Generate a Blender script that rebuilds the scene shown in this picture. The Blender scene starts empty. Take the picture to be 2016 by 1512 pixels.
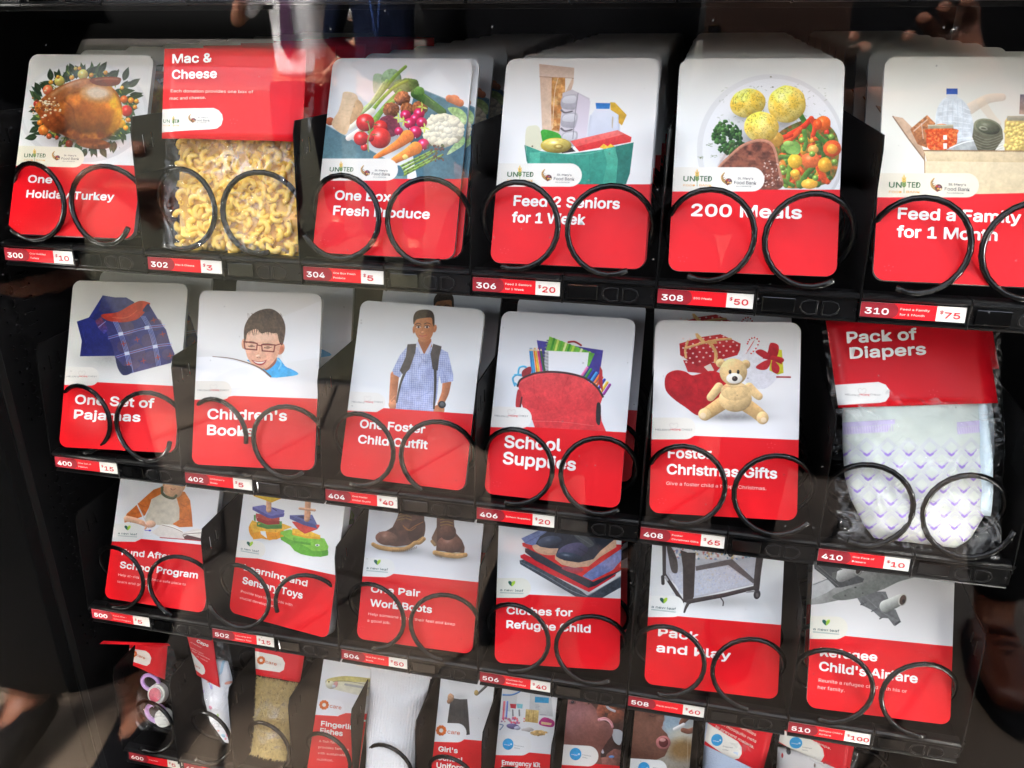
import bpy, bmesh, math, random, os
import numpy as np
from mathutils import Vector, Matrix
random.seed(7); rng = np.random.default_rng(7)
SC = bpy.context.scene; COL = SC.collection
R = math.radians

# ------------------------------------------------------------------ camera
cam_d = bpy.data.cameras.new('camera'); cam = bpy.data.objects.new('camera', cam_d); COL.objects.link(cam)
cam_d.sensor_width = 36; cam_d.lens = 36*1631.8/2016; cam_d.clip_start = .01; cam_d.clip_end = 300
cam.matrix_world = Matrix(((0.97570864, -0.086557, 0.20124745, 0.62597892),
                           (0.21906967, 0.38104083, -0.89822957, -0.63490593),
                           (0.00106456, 0.92049757, 0.39074685, 0.18385903),
                           (0, 0, 0, 1)))
SC.camera = cam

# ------------------------------------------------------------------ sky, sun, exposure
SUN_EL, SUN_AZ = R(52), R(-24)       # the sun stands behind the machine, a little to the left
w = bpy.data.worlds.new('World'); SC.world = w; w.use_nodes = True
nt = w.node_tree; bg = nt.nodes['Background']
sky = nt.nodes.new('ShaderNodeTexSky'); sky.sky_type = 'NISHITA'; sky.sun_disc = False
sky.sun_elevation = SUN_EL; sky.sun_rotation = SUN_AZ; sky.air_density = .65; sky.dust_density = 8.0; sky.ozone_density = .3
hs = nt.nodes.new('ShaderNodeHueSaturation'); hs.inputs['Saturation'].default_value = .42   # thin high cloud whitens the sky
nt.links.new(sky.outputs[0], hs.inputs['Color']); nt.links.new(hs.outputs[0], bg.inputs[0]); bg.inputs[1].default_value = .15
sd = bpy.data.lights.new('sun', 'SUN'); sd.energy = 1.9; sd.angle = R(10); sd.color = (1, .95, .87)
sun = bpy.data.objects.new('sun', sd); COL.objects.link(sun)
dirv = Vector((math.sin(SUN_AZ)*math.cos(SUN_EL), math.cos(SUN_AZ)*math.cos(SUN_EL), math.sin(SUN_EL)))
sun.rotation_euler = dirv.to_track_quat('Z', 'Y').to_euler()
SC.view_settings.view_transform = 'Standard'; SC.view_settings.look = 'None'
SC.view_settings.exposure = 3.88; SC.view_settings.gamma = 1
SC.render.engine = 'CYCLES'
SC.cycles.use_denoising = True; SC.cycles.max_bounces = 10; SC.cycles.transparent_max_bounces = 24
SC.cycles.glossy_bounces = 4; SC.cycles.diffuse_bounces = 4; SC.cycles.caustics_reflective = False; SC.cycles.caustics_refractive = False
SC.cycles.sample_clamp_indirect = 6

# ------------------------------------------------------------------ helpers
def tag(o, label=None, cat=None, group=None, kind=None):
    if label: o['label'] = label
    if cat: o['category'] = cat
    if group: o['group'] = group
    if kind: o['kind'] = kind
    return o

def empty(name, loc=(0, 0, 0), label=None, cat=None, group=None):
    o = bpy.data.objects.new(name, None); COL.objects.link(o); o.location = loc; o.empty_display_size = .02
    return tag(o, label, cat, group)

def link(name, me, mat=None, parent=None, loc=None, mtx=None):
    o = bpy.data.objects.new(name, me); COL.objects.link(o)
    if mat is not None and not me.materials: me.materials.append(mat)
    if parent is not None: o.parent = parent
    if mtx is not None: o.matrix_local = mtx
    elif loc is not None: o.location = loc
    return o

def mesh_py(name, v, f, smooth=False):
    me = bpy.data.meshes.new(name); me.from_pydata([tuple(a) for a in v], [], f); me.update()
    if smooth: me.polygons.foreach_set('use_smooth', [True]*len(me.polygons))
    return me

def bm_mesh(name, bm, smooth=False):
    bmesh.ops.recalc_face_normals(bm, faces=bm.faces)
    me = bpy.data.meshes.new(name); bm.to_mesh(me); bm.free()
    if smooth: me.polygons.foreach_set('use_smooth', [True]*len(me.polygons))
    return me

def add_box(bm, x0, x1, y0, y1, z0, z1, bev=0, seg=2):
    r = bmesh.ops.create_cube(bm, size=1)
    for v in r['verts']:
        v.co = Vector(((x0+x1)/2+v.co.x*(x1-x0), (y0+y1)/2+v.co.y*(y1-y0), (z0+z1)/2+v.co.z*(z1-z0)))
    if bev:
        es = list({e for v in r['verts'] for e in v.link_edges})
        bmesh.ops.bevel(bm, geom=es, offset=bev, segments=seg, affect='EDGES', profile=.5)

def box(name, x0, x1, y0, y1, z0, z1, bev=0, seg=2):
    bm = bmesh.new(); add_box(bm, x0, x1, y0, y1, z0, z1, bev, seg); return bm_mesh(name, bm)

def tube(name, pts, rad, n=8, closed=False, cap=True):
    pts = [Vector(p) for p in pts]; N = len(pts); v = []; f = []
    rads = rad if hasattr(rad, '__len__') else [rad]*N
    t0 = (pts[1]-pts[0]).normalized(); up = Vector((0, 0, 1)) if abs(t0.z) < .9 else Vector((1, 0, 0))
    nrm = t0.cross(up).normalized()
    for i, p in enumerate(pts):
        if closed: t = (pts[(i+1) % N]-pts[i-1]).normalized()
        else: t = (pts[min(i+1, N-1)]-pts[max(i-1, 0)]).normalized()
        nrm = (nrm-t*nrm.dot(t)).normalized(); b = t.cross(nrm)
        for k in range(n):
            a = 2*math.pi*k/n; v.append(p+(nrm*math.cos(a)+b*math.sin(a))*rads[i])
    M = N if closed else N-1
    for i in range(M):
        for k in range(n):
            a = i*n+k; b_ = i*n+(k+1) % n; c = ((i+1) % N)*n+(k+1) % n; d = ((i+1) % N)*n+k
            f.append((a, b_, c, d))
    if cap and not closed:
        f.append(tuple(range(n-1, -1, -1))); f.append(tuple((N-1)*n+k for k in range(n)))
    return mesh_py(name, v, f, True)

def srgb(r, g, b):
    def c(x):
        x = x/255
        return x/12.92 if x <= .04045 else ((x+.055)/1.055)**2.4
    return (c(r), c(g), c(b), 1)

MATS = {}
def mat(name, col=(.5, .5, .5), rough=.5, spec=.5, bump=0, bscale=200, vary=0, vscale=30, metal=0, coat=0, sss=0, emit=0):
    if name in MATS: return MATS[name]
    m = bpy.data.materials.new(name); m.use_nodes = True; MATS[name] = m
    nt = m.node_tree; b = nt.nodes['Principled BSDF']
    c = tuple(col[:3])+(1,)
    b.inputs['Base Color'].default_value = c; b.inputs['Roughness'].default_value = rough
    b.inputs['Specular IOR Level'].default_value = spec; b.inputs['Metallic'].default_value = metal
    b.inputs['Coat Weight'].default_value = coat
    if sss: b.inputs['Subsurface Weight'].default_value = sss; b.inputs['Subsurface Scale'].default_value = .01
    if emit: b.inputs['Emission Color'].default_value = c; b.inputs['Emission Strength'].default_value = emit
    tc = nt.nodes.new('ShaderNodeTexCoord')
    if vary:
        n = nt.nodes.new('ShaderNodeTexNoise'); n.inputs['Scale'].default_value = vscale; n.inputs['Detail'].default_value = 6
        nt.links.new(tc.outputs['Object'], n.inputs['Vector'])
        mx = nt.nodes.new('ShaderNodeMix'); mx.data_type = 'RGBA'
        mx.inputs[6].default_value = tuple(x*(1-vary) for x in c[:3])+(1,); mx.inputs[7].default_value = tuple(min(1, x*(1+vary)) for x in c[:3])+(1,)
        nt.links.new(n.outputs[0], mx.inputs[0]); nt.links.new(mx.outputs[2], b.inputs['Base Color'])
    if bump:
        n = nt.nodes.new('ShaderNodeTexNoise'); n.inputs['Scale'].default_value = bscale; n.inputs['Detail'].default_value = 4
        nt.links.new(tc.outputs['Object'], n.inputs['Vector'])
        bp = nt.nodes.new('ShaderNodeBump'); bp.inputs['Strength'].default_value = bump; bp.inputs['Distance'].default_value = .002
        nt.links.new(n.outputs[0], bp.inputs['Height']); nt.links.new(bp.outputs[0], b.inputs['Normal'])
    return m

def film_mat(name, f0=.04, gain=1.0, rough=.02, tint=(1, 1, 1), bump=0, bscale=60, cloud=0):
    """thin clear sheet: transparent, with a mirror share that grows at grazing angles"""
    m = bpy.data.materials.new(name); m.use_nodes = True; nt = m.node_tree; nt.nodes.clear()
    out = nt.nodes.new('ShaderNodeOutputMaterial'); tr = nt.nodes.new('ShaderNodeBsdfTransparent'); gl = nt.nodes.new('ShaderNodeBsdfGlossy')
    tr.inputs[0].default_value = tuple(tint)+(1,); gl.inputs['Roughness'].default_value = rough
    g = nt.nodes.new('ShaderNodeNewGeometry'); dot = nt.nodes.new('ShaderNodeVectorMath'); dot.operation = 'DOT_PRODUCT'
    nt.links.new(g.outputs['Incoming'], dot.inputs[0]); nrm_src = g.outputs['Normal']
    if bump:
        tc = nt.nodes.new('ShaderNodeTexCoord'); n = nt.nodes.new('ShaderNodeTexNoise'); n.inputs['Scale'].default_value = bscale; n.inputs['Detail'].default_value = 3; n.inputs['Distortion'].default_value = 1.5
        nt.links.new(tc.outputs['Object'], n.inputs['Vector'])
        # sharp creases: fold the noise about its middle value
        f1 = nt.nodes.new('ShaderNodeMath'); f1.operation = 'SUBTRACT'; f1.inputs[1].default_value = .5; nt.links.new(n.outputs[0], f1.inputs[0])
        f2 = nt.nodes.new('ShaderNodeMath'); f2.operation = 'ABSOLUTE'; nt.links.new(f1.outputs[0], f2.inputs[0])
        bp = nt.nodes.new('ShaderNodeBump'); bp.inputs['Strength'].default_value = bump; bp.inputs['Distance'].default_value = .012
        nt.links.new(f2.outputs[0], bp.inputs['Height']); nt.links.new(bp.outputs[0], gl.inputs['Normal'])
    nt.links.new(nrm_src, dot.inputs[1])
    def M(op, a, b=None):
        n = nt.nodes.new('ShaderNodeMath'); n.operation = op
        for i, x in enumerate((a, b)):
            if x is None: continue
            if hasattr(x, 'links'): nt.links.new(x, n.inputs[i])
            else: n.inputs[i].default_value = x
        return n.outputs[0]
    c = M('ABSOLUTE', dot.outputs['Value']); k = M('POWER', M('SUBTRACT', 1.0, c), 5.0)
    fr = M('MULTIPLY', M('ADD', M('MULTIPLY', k, 1-f0), f0), gain)
    n = nt.nodes.new('ShaderNodeClamp'); nt.links.new(fr, n.inputs[0])
    mx = nt.nodes.new('ShaderNodeMixShader'); nt.links.new(n.outputs[0], mx.inputs[0])
    nt.links.new(tr.outputs[0], mx.inputs[1]); nt.links.new(gl.outputs[0], mx.inputs[2])
    last = mx.outputs[0]
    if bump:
        # creases whitened in the colour, standing in for glints caught on the folds
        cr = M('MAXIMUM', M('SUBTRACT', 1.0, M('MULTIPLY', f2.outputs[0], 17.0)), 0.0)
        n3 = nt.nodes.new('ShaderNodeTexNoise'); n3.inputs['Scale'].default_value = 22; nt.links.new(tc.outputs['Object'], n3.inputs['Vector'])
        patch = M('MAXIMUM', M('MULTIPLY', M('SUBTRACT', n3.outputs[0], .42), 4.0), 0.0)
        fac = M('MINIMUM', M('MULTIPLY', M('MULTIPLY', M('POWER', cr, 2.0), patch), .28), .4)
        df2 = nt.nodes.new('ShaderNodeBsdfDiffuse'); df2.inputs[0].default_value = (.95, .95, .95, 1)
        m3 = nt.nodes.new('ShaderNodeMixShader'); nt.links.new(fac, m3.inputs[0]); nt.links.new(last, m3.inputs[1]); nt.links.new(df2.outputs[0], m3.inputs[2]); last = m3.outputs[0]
    if cloud:
        df = nt.nodes.new('ShaderNodeBsdfDiffuse'); df.inputs[0].default_value = (.85, .85, .85, 1)
        m2 = nt.nodes.new('ShaderNodeMixShader'); m2.inputs[0].default_value = cloud
        nt.links.new(last, m2.inputs[1]); nt.links.new(df.outputs[0], m2.inputs[2]); last = m2.outputs[0]
    nt.links.new(last, out.inputs[0]); MATS[name] = m
    return m

BLACK = mat('black_plastic', (.003, .003, .0032), .28, .22, bump=.05, bscale=900)
BLACKM = mat('black_coated_steel', (.0025, .0024, .0024), .5, .05, bump=.08, bscale=1400, vary=.3, vscale=40)
WIRE = mat('black_coated_wire', (.0025, .0025, .0025), .16, .3)
GLASS = film_mat('window_glass', .038, .62, 0.0, (.985, .99, .985))
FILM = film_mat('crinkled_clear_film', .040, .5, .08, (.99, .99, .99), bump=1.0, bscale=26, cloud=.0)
CLEAR = film_mat('clear_label_window', .05, 1.0, .06)
# dust and dried specks on the outside of the pane
nt = GLASS.node_tree; tc_ = nt.nodes.new('ShaderNodeTexCoord'); vo = nt.nodes.new('ShaderNodeTexVoronoi'); vo.inputs['Scale'].default_value = 160
nt.links.new(tc_.outputs['Object'], vo.inputs['Vector'])
lt = nt.nodes.new('ShaderNodeMath'); lt.operation = 'LESS_THAN'; lt.inputs[1].default_value = .10; nt.links.new(vo.outputs['Distance'], lt.inputs[0])
sp = nt.nodes.new('ShaderNodeSeparateColor'); nt.links.new(vo.outputs['Color'], sp.inputs[0])
gt = nt.nodes.new('ShaderNodeMath'); gt.operation = 'GREATER_THAN'; gt.inputs[1].default_value = .955; nt.links.new(sp.outputs[0], gt.inputs[0])
mu = nt.nodes.new('ShaderNodeMath'); mu.operation = 'MULTIPLY'; nt.links.new(lt.outputs[0], mu.inputs[0]); nt.links.new(gt.outputs[0], mu.inputs[1])
m5 = nt.nodes.new('ShaderNodeMath'); m5.operation = 'MULTIPLY'; m5.inputs[1].default_value = .22; nt.links.new(mu.outputs[0], m5.inputs[0])
df_ = nt.nodes.new('ShaderNodeBsdfDiffuse'); df_.inputs[0].default_value = (.5, .5, .48, 1); mg = nt.nodes.new('ShaderNodeMixShader'); ou = [n for n in nt.nodes if n.type == 'OUTPUT_MATERIAL'][0]
prev = ou.inputs[0].links[0].from_socket; nt.links.new(m5.outputs[0], mg.inputs[0]); nt.links.new(prev, mg.inputs[1]); nt.links.new(df_.outputs[0], mg.inputs[2]); nt.links.new(mg.outputs[0], ou.inputs[0])
RED = mat('red_print', srgb(226, 24, 36)[:3], .45, .2)
WHITE = mat('white_print', (.80, .80, .78), .4, .4)
CREAM = mat('cream_paper', (.80, .76, .66), .5, .3)
DKRED = mat('dark_red_print', srgb(146, 34, 44)[:3], .45, .2)
REDTXT = mat('red_ink', srgb(200, 30, 42)[:3], .4, .4)
GREYTXT = mat('grey_ink', srgb(85, 85, 88)[:3], .5, .3)
GREENTXT = mat('green_ink', srgb(58, 100, 62)[:3], .5, .3)
ORANGETXT = mat('orange_ink', srgb(226, 170, 90)[:3], .5, .3)
TEALTXT = mat('teal_ink', srgb(52, 92, 92)[:3], .5, .3)
CARETXT = mat('brown_orange_ink', srgb(196, 92, 40)[:3], .5, .3)
PINKTXT = mat('pale_red_caption_ink', srgb(240, 190, 185)[:3], .5, .3)

# fonts: Blender ships Inter; the built-in font stands in when it is not there
def get_font():
    for kind in ('LOCAL', 'SYSTEM'):
        p = os.path.join(bpy.utils.resource_path(kind), 'datafiles', 'fonts', 'Inter.woff2')
        if os.path.exists(p):
            try: return bpy.data.fonts.load(p)
            except Exception: pass
    return None
FONT = get_font()
TEXTQ = []
def text(parent, s, x0, y0, x1, cap, m, z=.00022, bold=0, name='lettering', ang=0.0):
    """queue one line of flat lettering: baseline from (x0,y0), spanning to x1, capital height cap, on parent's local xy plane"""
    TEXTQ.append((parent, s, x0, y0, x1, cap, m, z, bold, name, ang))

def flush_text():
    tmp = []
    for q in TEXTQ:
        c = bpy.data.curves.new('t', 'FONT'); c.body = q[1]; c.size = 1
        if FONT: c.font = FONT
        c.resolution_u = 4 if q[5] > .004 else 2; c.fill_mode = 'FRONT'
        o = bpy.data.objects.new('t', c); COL.objects.link(o); tmp.append(o)
    bpy.context.view_layer.update(); dg = bpy.context.evaluated_depsgraph_get()
    for q, o in zip(TEXTQ, tmp):
        me = bpy.data.meshes.new_from_object(o.evaluated_get(dg))
        if not me.vertices: continue
        co = np.zeros(len(me.vertices)*3); me.vertices.foreach_get('co', co); co = co.reshape(-1, 3)
        CAPU = .728 if FONT else .70
        xa, xb = co[:, 0].min(), co[:, 0].max()
        sy = q[5]/CAPU*(1.12 if q[9] == 'headline' else 1); sx = (q[4]-q[2])/max(1e-6, xb-xa) if q[4] is not None else sy
        X = (co[:, 0]-xa)*sx; Y = co[:, 1]*sy; ca, sa = math.cos(q[10]), math.sin(q[10])
        co[:, 0] = q[2]+X*ca-Y*sa; co[:, 1] = q[3]+X*sa+Y*ca; co[:, 2] = .0003 if q[7] == 'P' else q[7]
        if q[8] > .4:
            # heavier weight: the same outline stamped a hair apart
            d = .0105*min(q[8], 2.4)*sy; k = [(0, 0)]+[(d*math.cos(a), d*math.sin(a)) for a in np.linspace(0, 2*math.pi, 8 if q[8] > 1.5 else 4, endpoint=False)]
            fs = [tuple(p.vertices) for p in me.polygons]; n = len(co)
            vv = np.concatenate([co+np.array([a, b, i*2.5e-6]) for i, (a, b) in enumerate(k)]); bpy.data.meshes.remove(me)
            me = bpy.data.meshes.new(q[9]); me.from_pydata(vv.tolist(), [], [tuple(v+i*n for v in f) for i in range(len(k)) for f in fs]); me.update()
        else:
            me.vertices.foreach_set('co', co.ravel()); me.update(); me.materials.clear()
        link(q[9], me, q[6], q[0], mtx=q[11] if q[7] == 'P' else None)
    for o in tmp:
        c = o.data; bpy.data.objects.remove(o); bpy.data.curves.remove(c)
# ------------------------------------------------------------------ ground outside the machine (seen mirrored in the glass)
GZ = -1.0
def ground_mat(name, c1, c2, scale, rough=.9, bump=.4, c3=None):
    m = bpy.data.materials.new(name); m.use_nodes = True; nt = m.node_tree; b = nt.nodes['Principled BSDF']
    tc = nt.nodes.new('ShaderNodeTexCoord'); n = nt.nodes.new('ShaderNodeTexNoise'); n.inputs['Scale'].default_value = scale; n.inputs['Detail'].default_value = 8
    r = nt.nodes.new('ShaderNodeValToRGB'); r.color_ramp.elements[0].position = .35; r.color_ramp.elements[1].position = .65
    r.color_ramp.elements[0].color = c1+(1,); r.color_ramp.elements[1].color = c2+(1,)
    if c3: e = r.color_ramp.elements.new(.5); e.color = c3+(1,)
    nt.links.new(tc.outputs['Object'], n.inputs['Vector']); nt.links.new(n.outputs[0], r.inputs[0]); nt.links.new(r.outputs[0], b.inputs['Base Color'])
    bp = nt.nodes.new('ShaderNodeBump'); bp.inputs['Strength'].default_value = bump; nt.links.new(n.outputs[0], bp.inputs['Height']); nt.links.new(bp.outputs[0], b.inputs['Normal'])
    b.inputs['Roughness'].default_value = rough
    return m
def sheet(name, x0, x1, y0, y1, z, m):
    o = link(name, mesh_py(name, [(x0, y0, z), (x1, y0, z), (x1, y1, z), (x0, y1, z)], [(0, 1, 2, 3)]), m)
    return tag(o, kind='structure')
SOIL = ground_mat('soil', (.06, .05, .04), (.10, .085, .07), 3)
GRASSM = ground_mat('worn_grass', (.014, .015, .005), (.040, .034, .015), 5, c3=(.025, .023, .009))
ASPH = ground_mat('asphalt', (.06, .06, .062), (.10, .10, .105), 30)
CONC = ground_mat('concrete', (.10, .09, .075), (.14, .125, .105), 6)
sheet('ground', -150, 150, -150, 150, GZ-.05, SOIL)
sheet('lawn', -40, 40, -17, -2.2, GZ-.01, GRASSM)
sheet('sidewalk', -40, 40, -18.5, -17, GZ+.0, CONC)
sheet('road', -60, 60, -30, -18.5, GZ-.04, ASPH)
sheet('far_verge', -60, 60, -80, -30, GZ-.01, GRASSM)

PAVE = [ground_mat('paving_stone_%s' % n, a, b, 9, .75, .25) for n, a, b in (
    ('brown', (.098, .070, .048), (.150, .112, .080)), ('grey', (.096, .076, .058), (.140, .115, .090)), ('dark', (.070, .052, .038), (.108, .084, .062)))]
pavement = link('pavement', mesh_py('pavement', [(-3, -2.19, GZ-.012), (4, -2.19, GZ-.012), (4, 1.2, GZ-.012), (-3, 1.2, GZ-.012)], [(0, 1, 2, 3)]), mat('joint_sand', (.018, .015, .013), .95))
tag(pavement, kind='structure')
# random flagstones: a jittered lattice of corner points, each cell one stone
cw, ch_ = .42, .36
nx, ny = 12, 6
P = {}
for i in range(nx+1):
    for j in range(ny+1):
        P[i, j] = (-1.9+i*cw+(j % 2)*.16+random.uniform(-.06, .06), -2.16+j*ch_+random.uniform(-.05, .05))
for i in range(nx):
    for j in range(ny):
        q = [P[i, j], P[i+1, j], P[i+1, j+1], P[i, j+1]]
        cx = sum(a[0] for a in q)/4; cy = sum(a[1] for a in q)/4
        bm = bmesh.new()
        vs = [bm.verts.new(((x-cx)*.972, (y-cy)*.968, 0)) for x, y in q]
        f = bm.faces.new(vs); e = bmesh.ops.extrude_face_region(bm, geom=[f])
        for v in [g for g in e['geom'] if isinstance(g, bmesh.types.BMVert)]: v.co.z = .012
        top = [ed for ed in bm.edges if all(v.co.z > .01 for v in ed.verts)]
        bmesh.ops.bevel(bm, geom=top, offset=.006, segments=1, affect='EDGES')
        link('paving_stone', bm_mesh('paving_stone', bm), PAVE[random.choice((0, 0, 1, 2))], pavement, (cx, cy, GZ-.012+random.uniform(-.002, .002)))

# ------------------------------------------------------------------ vending machine cabinet
ROWZ = {200: .2195, 300: 0.0, 400: -.2184, 500: -.4113, 600: -.6248}
XL, XR = -.032, .945
GY = -.10
vm = empty('vending_machine', (0, 0, GZ), 'large black vending machine cabinet with a full glass front and four stocked shelf rows', 'vending machine')
def vpart(name, me, m, parent=None): return link(name, me, m, parent or vm, (0, 0, -GZ) if parent is None else None)
INNER = mat('black_cabinet_liner', (.002, .002, .002), .55, .04, bump=.1, bscale=700, vary=.3)
# left liner wall with the rows of round and slotted mounting holes: plate built around the holes
def pierced(x, y0, y1, z0, z1, holes, th):
    """plate in the yz plane at x with rectangular/elliptic through holes [(yc, zc, ry, rz, n)], tilted none"""
    bm = bmesh.new()
    ys = sorted({y0, y1}); outer = [(y0, z0), (y1, z0), (y1, z1), (y0, z1)]
    # strips between holes: each hole gets its own square cell
    zs = sorted(holes, key=lambda h: h[1]); cols = {}
    for h in holes: cols.setdefault(round(h[0], 4), []).append(h)
    bounds = []; ck = sorted(cols)
    edges = [y0]
    for a, b in zip(ck, ck[1:]): edges.append((a+b)/2)
    edges.append(y1)
    for c, ya, yb in zip(ck, edges, edges[1:]):
        hs = sorted(cols[c], key=lambda h: h[1]); zz = [z0]+[(a[1]+b[1])/2 for a, b in zip(hs, hs[1:])]+[z1]
        for h, za, zb in zip(hs, zz, zz[1:]):
            n = h[4]; ring = []; outr = []
            for k in range(n):
                a = 2*math.pi*(k+.5)/n
                cy, cz = math.cos(a), math.sin(a)
                if n == 4: cy, cz = math.copysign(1, cy), math.copysign(1, cz)
                ring.append((h[0]+h[2]*cy, h[1]+h[3]*cz))
                t = max(abs(cy), abs(cz)); ey, ez = cy/t, cz/t
                outr.append((ya+(yb-ya)*(ey+1)/2, za+(zb-za)*(ez+1)/2))
            corners = [(yb, zb), (ya, zb), (ya, za), (yb, za)]
            r1 = [bm.verts.new((x, *p)) for p in ring]; r2 = [bm.verts.new((x, *p)) for p in outr]
            for k in range(n):
                k2 = (k+1) % n; a, b = outr[k], outr[k2]; mid = None
                for cpt in corners:
                    if (abs(a[0]-cpt[0]) < 1e-9 or abs(a[1]-cpt[1]) < 1e-9) and (abs(b[0]-cpt[0]) < 1e-9 or abs(b[1]-cpt[1]) < 1e-9) and abs(a[0]-b[0]) > 1e-9 and abs(a[1]-b[1]) > 1e-9: mid = cpt
                if mid and n > 4: bm.faces.new((r1[k], r2[k], bm.verts.new((x, *mid)), r2[k2], r1[k2]))
                else: bm.faces.new((r1[k], r2[k], r2[k2], r1[k2]))
    bmesh.ops.remove_doubles(bm, verts=bm.verts, dist=1e-5)
    g = bmesh.ops.extrude_face_region(bm, geom=list(bm.faces))
    for v in [q for q in g['geom'] if isinstance(q, bmesh.types.BMVert)]: v.co.x -= th
    return bm
holes = []
for k in range(52):
    z = .20-k*.0133
    if not any(abs(z-(rz+.0)) < .022 for rz in (0, -.2184, -.4113)):
        holes.append((.030, z, .0045, .0048, 10)); holes.append((.050, z, .0075, .0022, 8)); holes.append((.018, z-.003, .0017, .0017, 6))
vpart('liner_wall', bm_mesh('liner_wall', pierced(XL-.002, GY+.035, .70, -.80, .60, holes, .002)), INNER)
vpart('side_wall', box('side_wall', XL-.07, XL-.025, GY+.025, .72, -.94, .85, .004), INNER)
vpart('side_wall', box('side_wall', XR, XR+.07, GY+.025, .72, -.94, .85, .004), INNER)
vpart('outer_side_panel', box('outer_side_panel', 1.28, 1.32, GY+.025, .72, -.94, .85, .004), INNER)
vpart('back_wall', box('back_wall', XL-.024, XR-.001, .70, .72, -.94, .85), INNER)
vpart('cabinet_roof', box('cabinet_roof', XL-.024, XR-.001, GY+.025, .699, .80, .85), INNER)
vpart('cabinet_floor', box('cabinet_floor', XL-.024, XR-.001, GY+.025, .699, -.94, -.78), INNER)
FRAME = mat('dark_green_black_enamel', (.0012, .0016, .0014), .45, .02, bump=.05, bscale=500)
bm = bmesh.new()
add_box(bm, -.125, .0372, GY+.0095, GY+.024, -.70, .70, .0015)
add_box(bm, .93, 1.32, GY+.0095, GY+.024, -.70, .70, .0015)
add_box(bm, -.125, 1.32, GY+.0095, GY+.024, .7005, .85, .0015)
add_box(bm, -.125, 1.32, GY+.0095, GY+.024, -.94, -.7005, .0015)
vpart('door_frame', bm_mesh('door_frame', bm), FRAME)
vpart('door_trim', box('door_trim', .0290, .0372, GY+.0245, GY+.034, -.699, .699, .0012), mat('dark_grey_trim', (.005, .0055, .005), .55, .05))
vpart('glass_pane', box('glass_pane', -.125, 1.32, GY, GY+.005, -.90, .82), GLASS)
# the two upright light strips just behind the door frame, with their rows of diodes
LEDM = mat('light_diode', (1.0, .97, .93), .5, .5, emit=1)
LED_L, LED_R, BEAM = 42.0, 56.0, 5
def led(x, ang, power):
    lm = bpy.data.materials.new('lit_diode'); lm.use_nodes = True; b = lm.node_tree.nodes['Principled BSDF']
    b.inputs['Emission Color'].default_value = (1.0, .965, .91, 1)
    # lensed diodes: the beam is strongest straight ahead
    nt = lm.node_tree; g = nt.nodes.new('ShaderNodeNewGeometry'); d_ = nt.nodes.new('ShaderNodeVectorMath'); d_.operation = 'DOT_PRODUCT'
    nt.links.new(g.outputs['Incoming'], d_.inputs[0]); nt.links.new(g.outputs['Normal'], d_.inputs[1])
    mx_ = nt.nodes.new('ShaderNodeMath'); mx_.operation = 'MAXIMUM'; mx_.inputs[1].default_value = .02; nt.links.new(d_.outputs['Value'], mx_.inputs[0])
    pw_ = nt.nodes.new('ShaderNodeMath'); pw_.operation = 'POWER'; pw_.inputs[1].default_value = BEAM; nt.links.new(mx_.outputs[0], pw_.inputs[0])
    ml_ = nt.nodes.new('ShaderNodeMath'); ml_.operation = 'MULTIPLY'; ml_.inputs[1].default_value = power; nt.links.new(pw_.outputs[0], ml_.inputs[0]); nt.links.new(ml_.outputs[0], b.inputs['Emission Strength'])
    s = vpart('light_strip', box('light_strip', -.008, .008, -.002, .0, -.62, .62), mat('strip_board', (.5, .5, .48), .5))
    s.location = (x, GY+.046, -GZ-.02); s.rotation_euler = (0, 0, ang)
    dm = box('diode', -.0045, .0045, 0.0002, .003, -.0045, .0045)
    dm.materials.append(lm)
    for k in range(19):
        d = link('diode', dm, None, s, (0, 0, -.585+k*.065))
led(.005, R(-84), LED_L)
led(.936, R(84), LED_R)

# ------------------------------------------------------------------ shelf trays
def rail_profile():
    # cross-section (y, z) of the moulded front rail of one selection
    return [(.004, -.0165), (-.001, -.0165), (-.0015, -.0150), (.0012, -.0138), (.0030, .0), (.0014, .0008),
            (-.0010, .0012), (-.0024, .0026), (-.0020, .0046), (-.0002, .0058), (.0030, .0062), (.009, .0060), (.009, -.0165)]
def extrude_x(prof, x0, x1, name):
    n = len(prof); v = [(x0, *p) for p in prof]+[(x1, *p) for p in prof]
    f = [tuple(range(n-1, -1, -1)), tuple(range(n, 2*n))]+[(k, (k+1) % n, n+(k+1) % n, n+k) for k in range(n)]
    return mesh_py(name, v, f)
def divider_mesh():
    th = .0012; holes = [(.0106, .0917, .0012, .0018, 6), (.0236, .094, .0016, .0078, 4), (.0325, .0922, .0010, .0014, 6), (.0382, .096, .0014, .0062, 4)]
    bm = pierced(0, .0, .055, .07, .1175, holes, th)
    # lower body and the long rear part of the plate, front edge leaning back a little
    def quad(p):
        vs = [bm.verts.new((0, *a)) for a in p]; f = bm.faces.new(vs)
        g = bmesh.ops.extrude_face_region(bm, geom=[f])
        for v in [q for q in g['geom'] if isinstance(q, bmesh.types.BMVert)]: v.co.x -= th
    quad([(-.0005, -.001), (.62, -.001), (.62, .0699), (.0, .0699)])
    quad([(.0551, .07), (.62, .07), (.62, .1175), (.0551, .1175)])
    for v in bm.verts:          # lean and round the upper front corner
        if v.co.y < .03:
            v.co.y += max(0, .030-v.co.y)/.03*(.0125*max(0, v.co.z)/.1175)
            if v.co.z > .112 and v.co.y < .018: v.co.y += .004
        v.co.y -= .002
    me = bm_mesh('divider', bm); return me
DIV = divider_mesh()
def window_mesh():
    bm = bmesh.new(); add_box(bm, .0795, .1035, -.0012, -.0002, -.0125, -.0010, .0006); return bm_mesh('label_window', bm)
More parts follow.
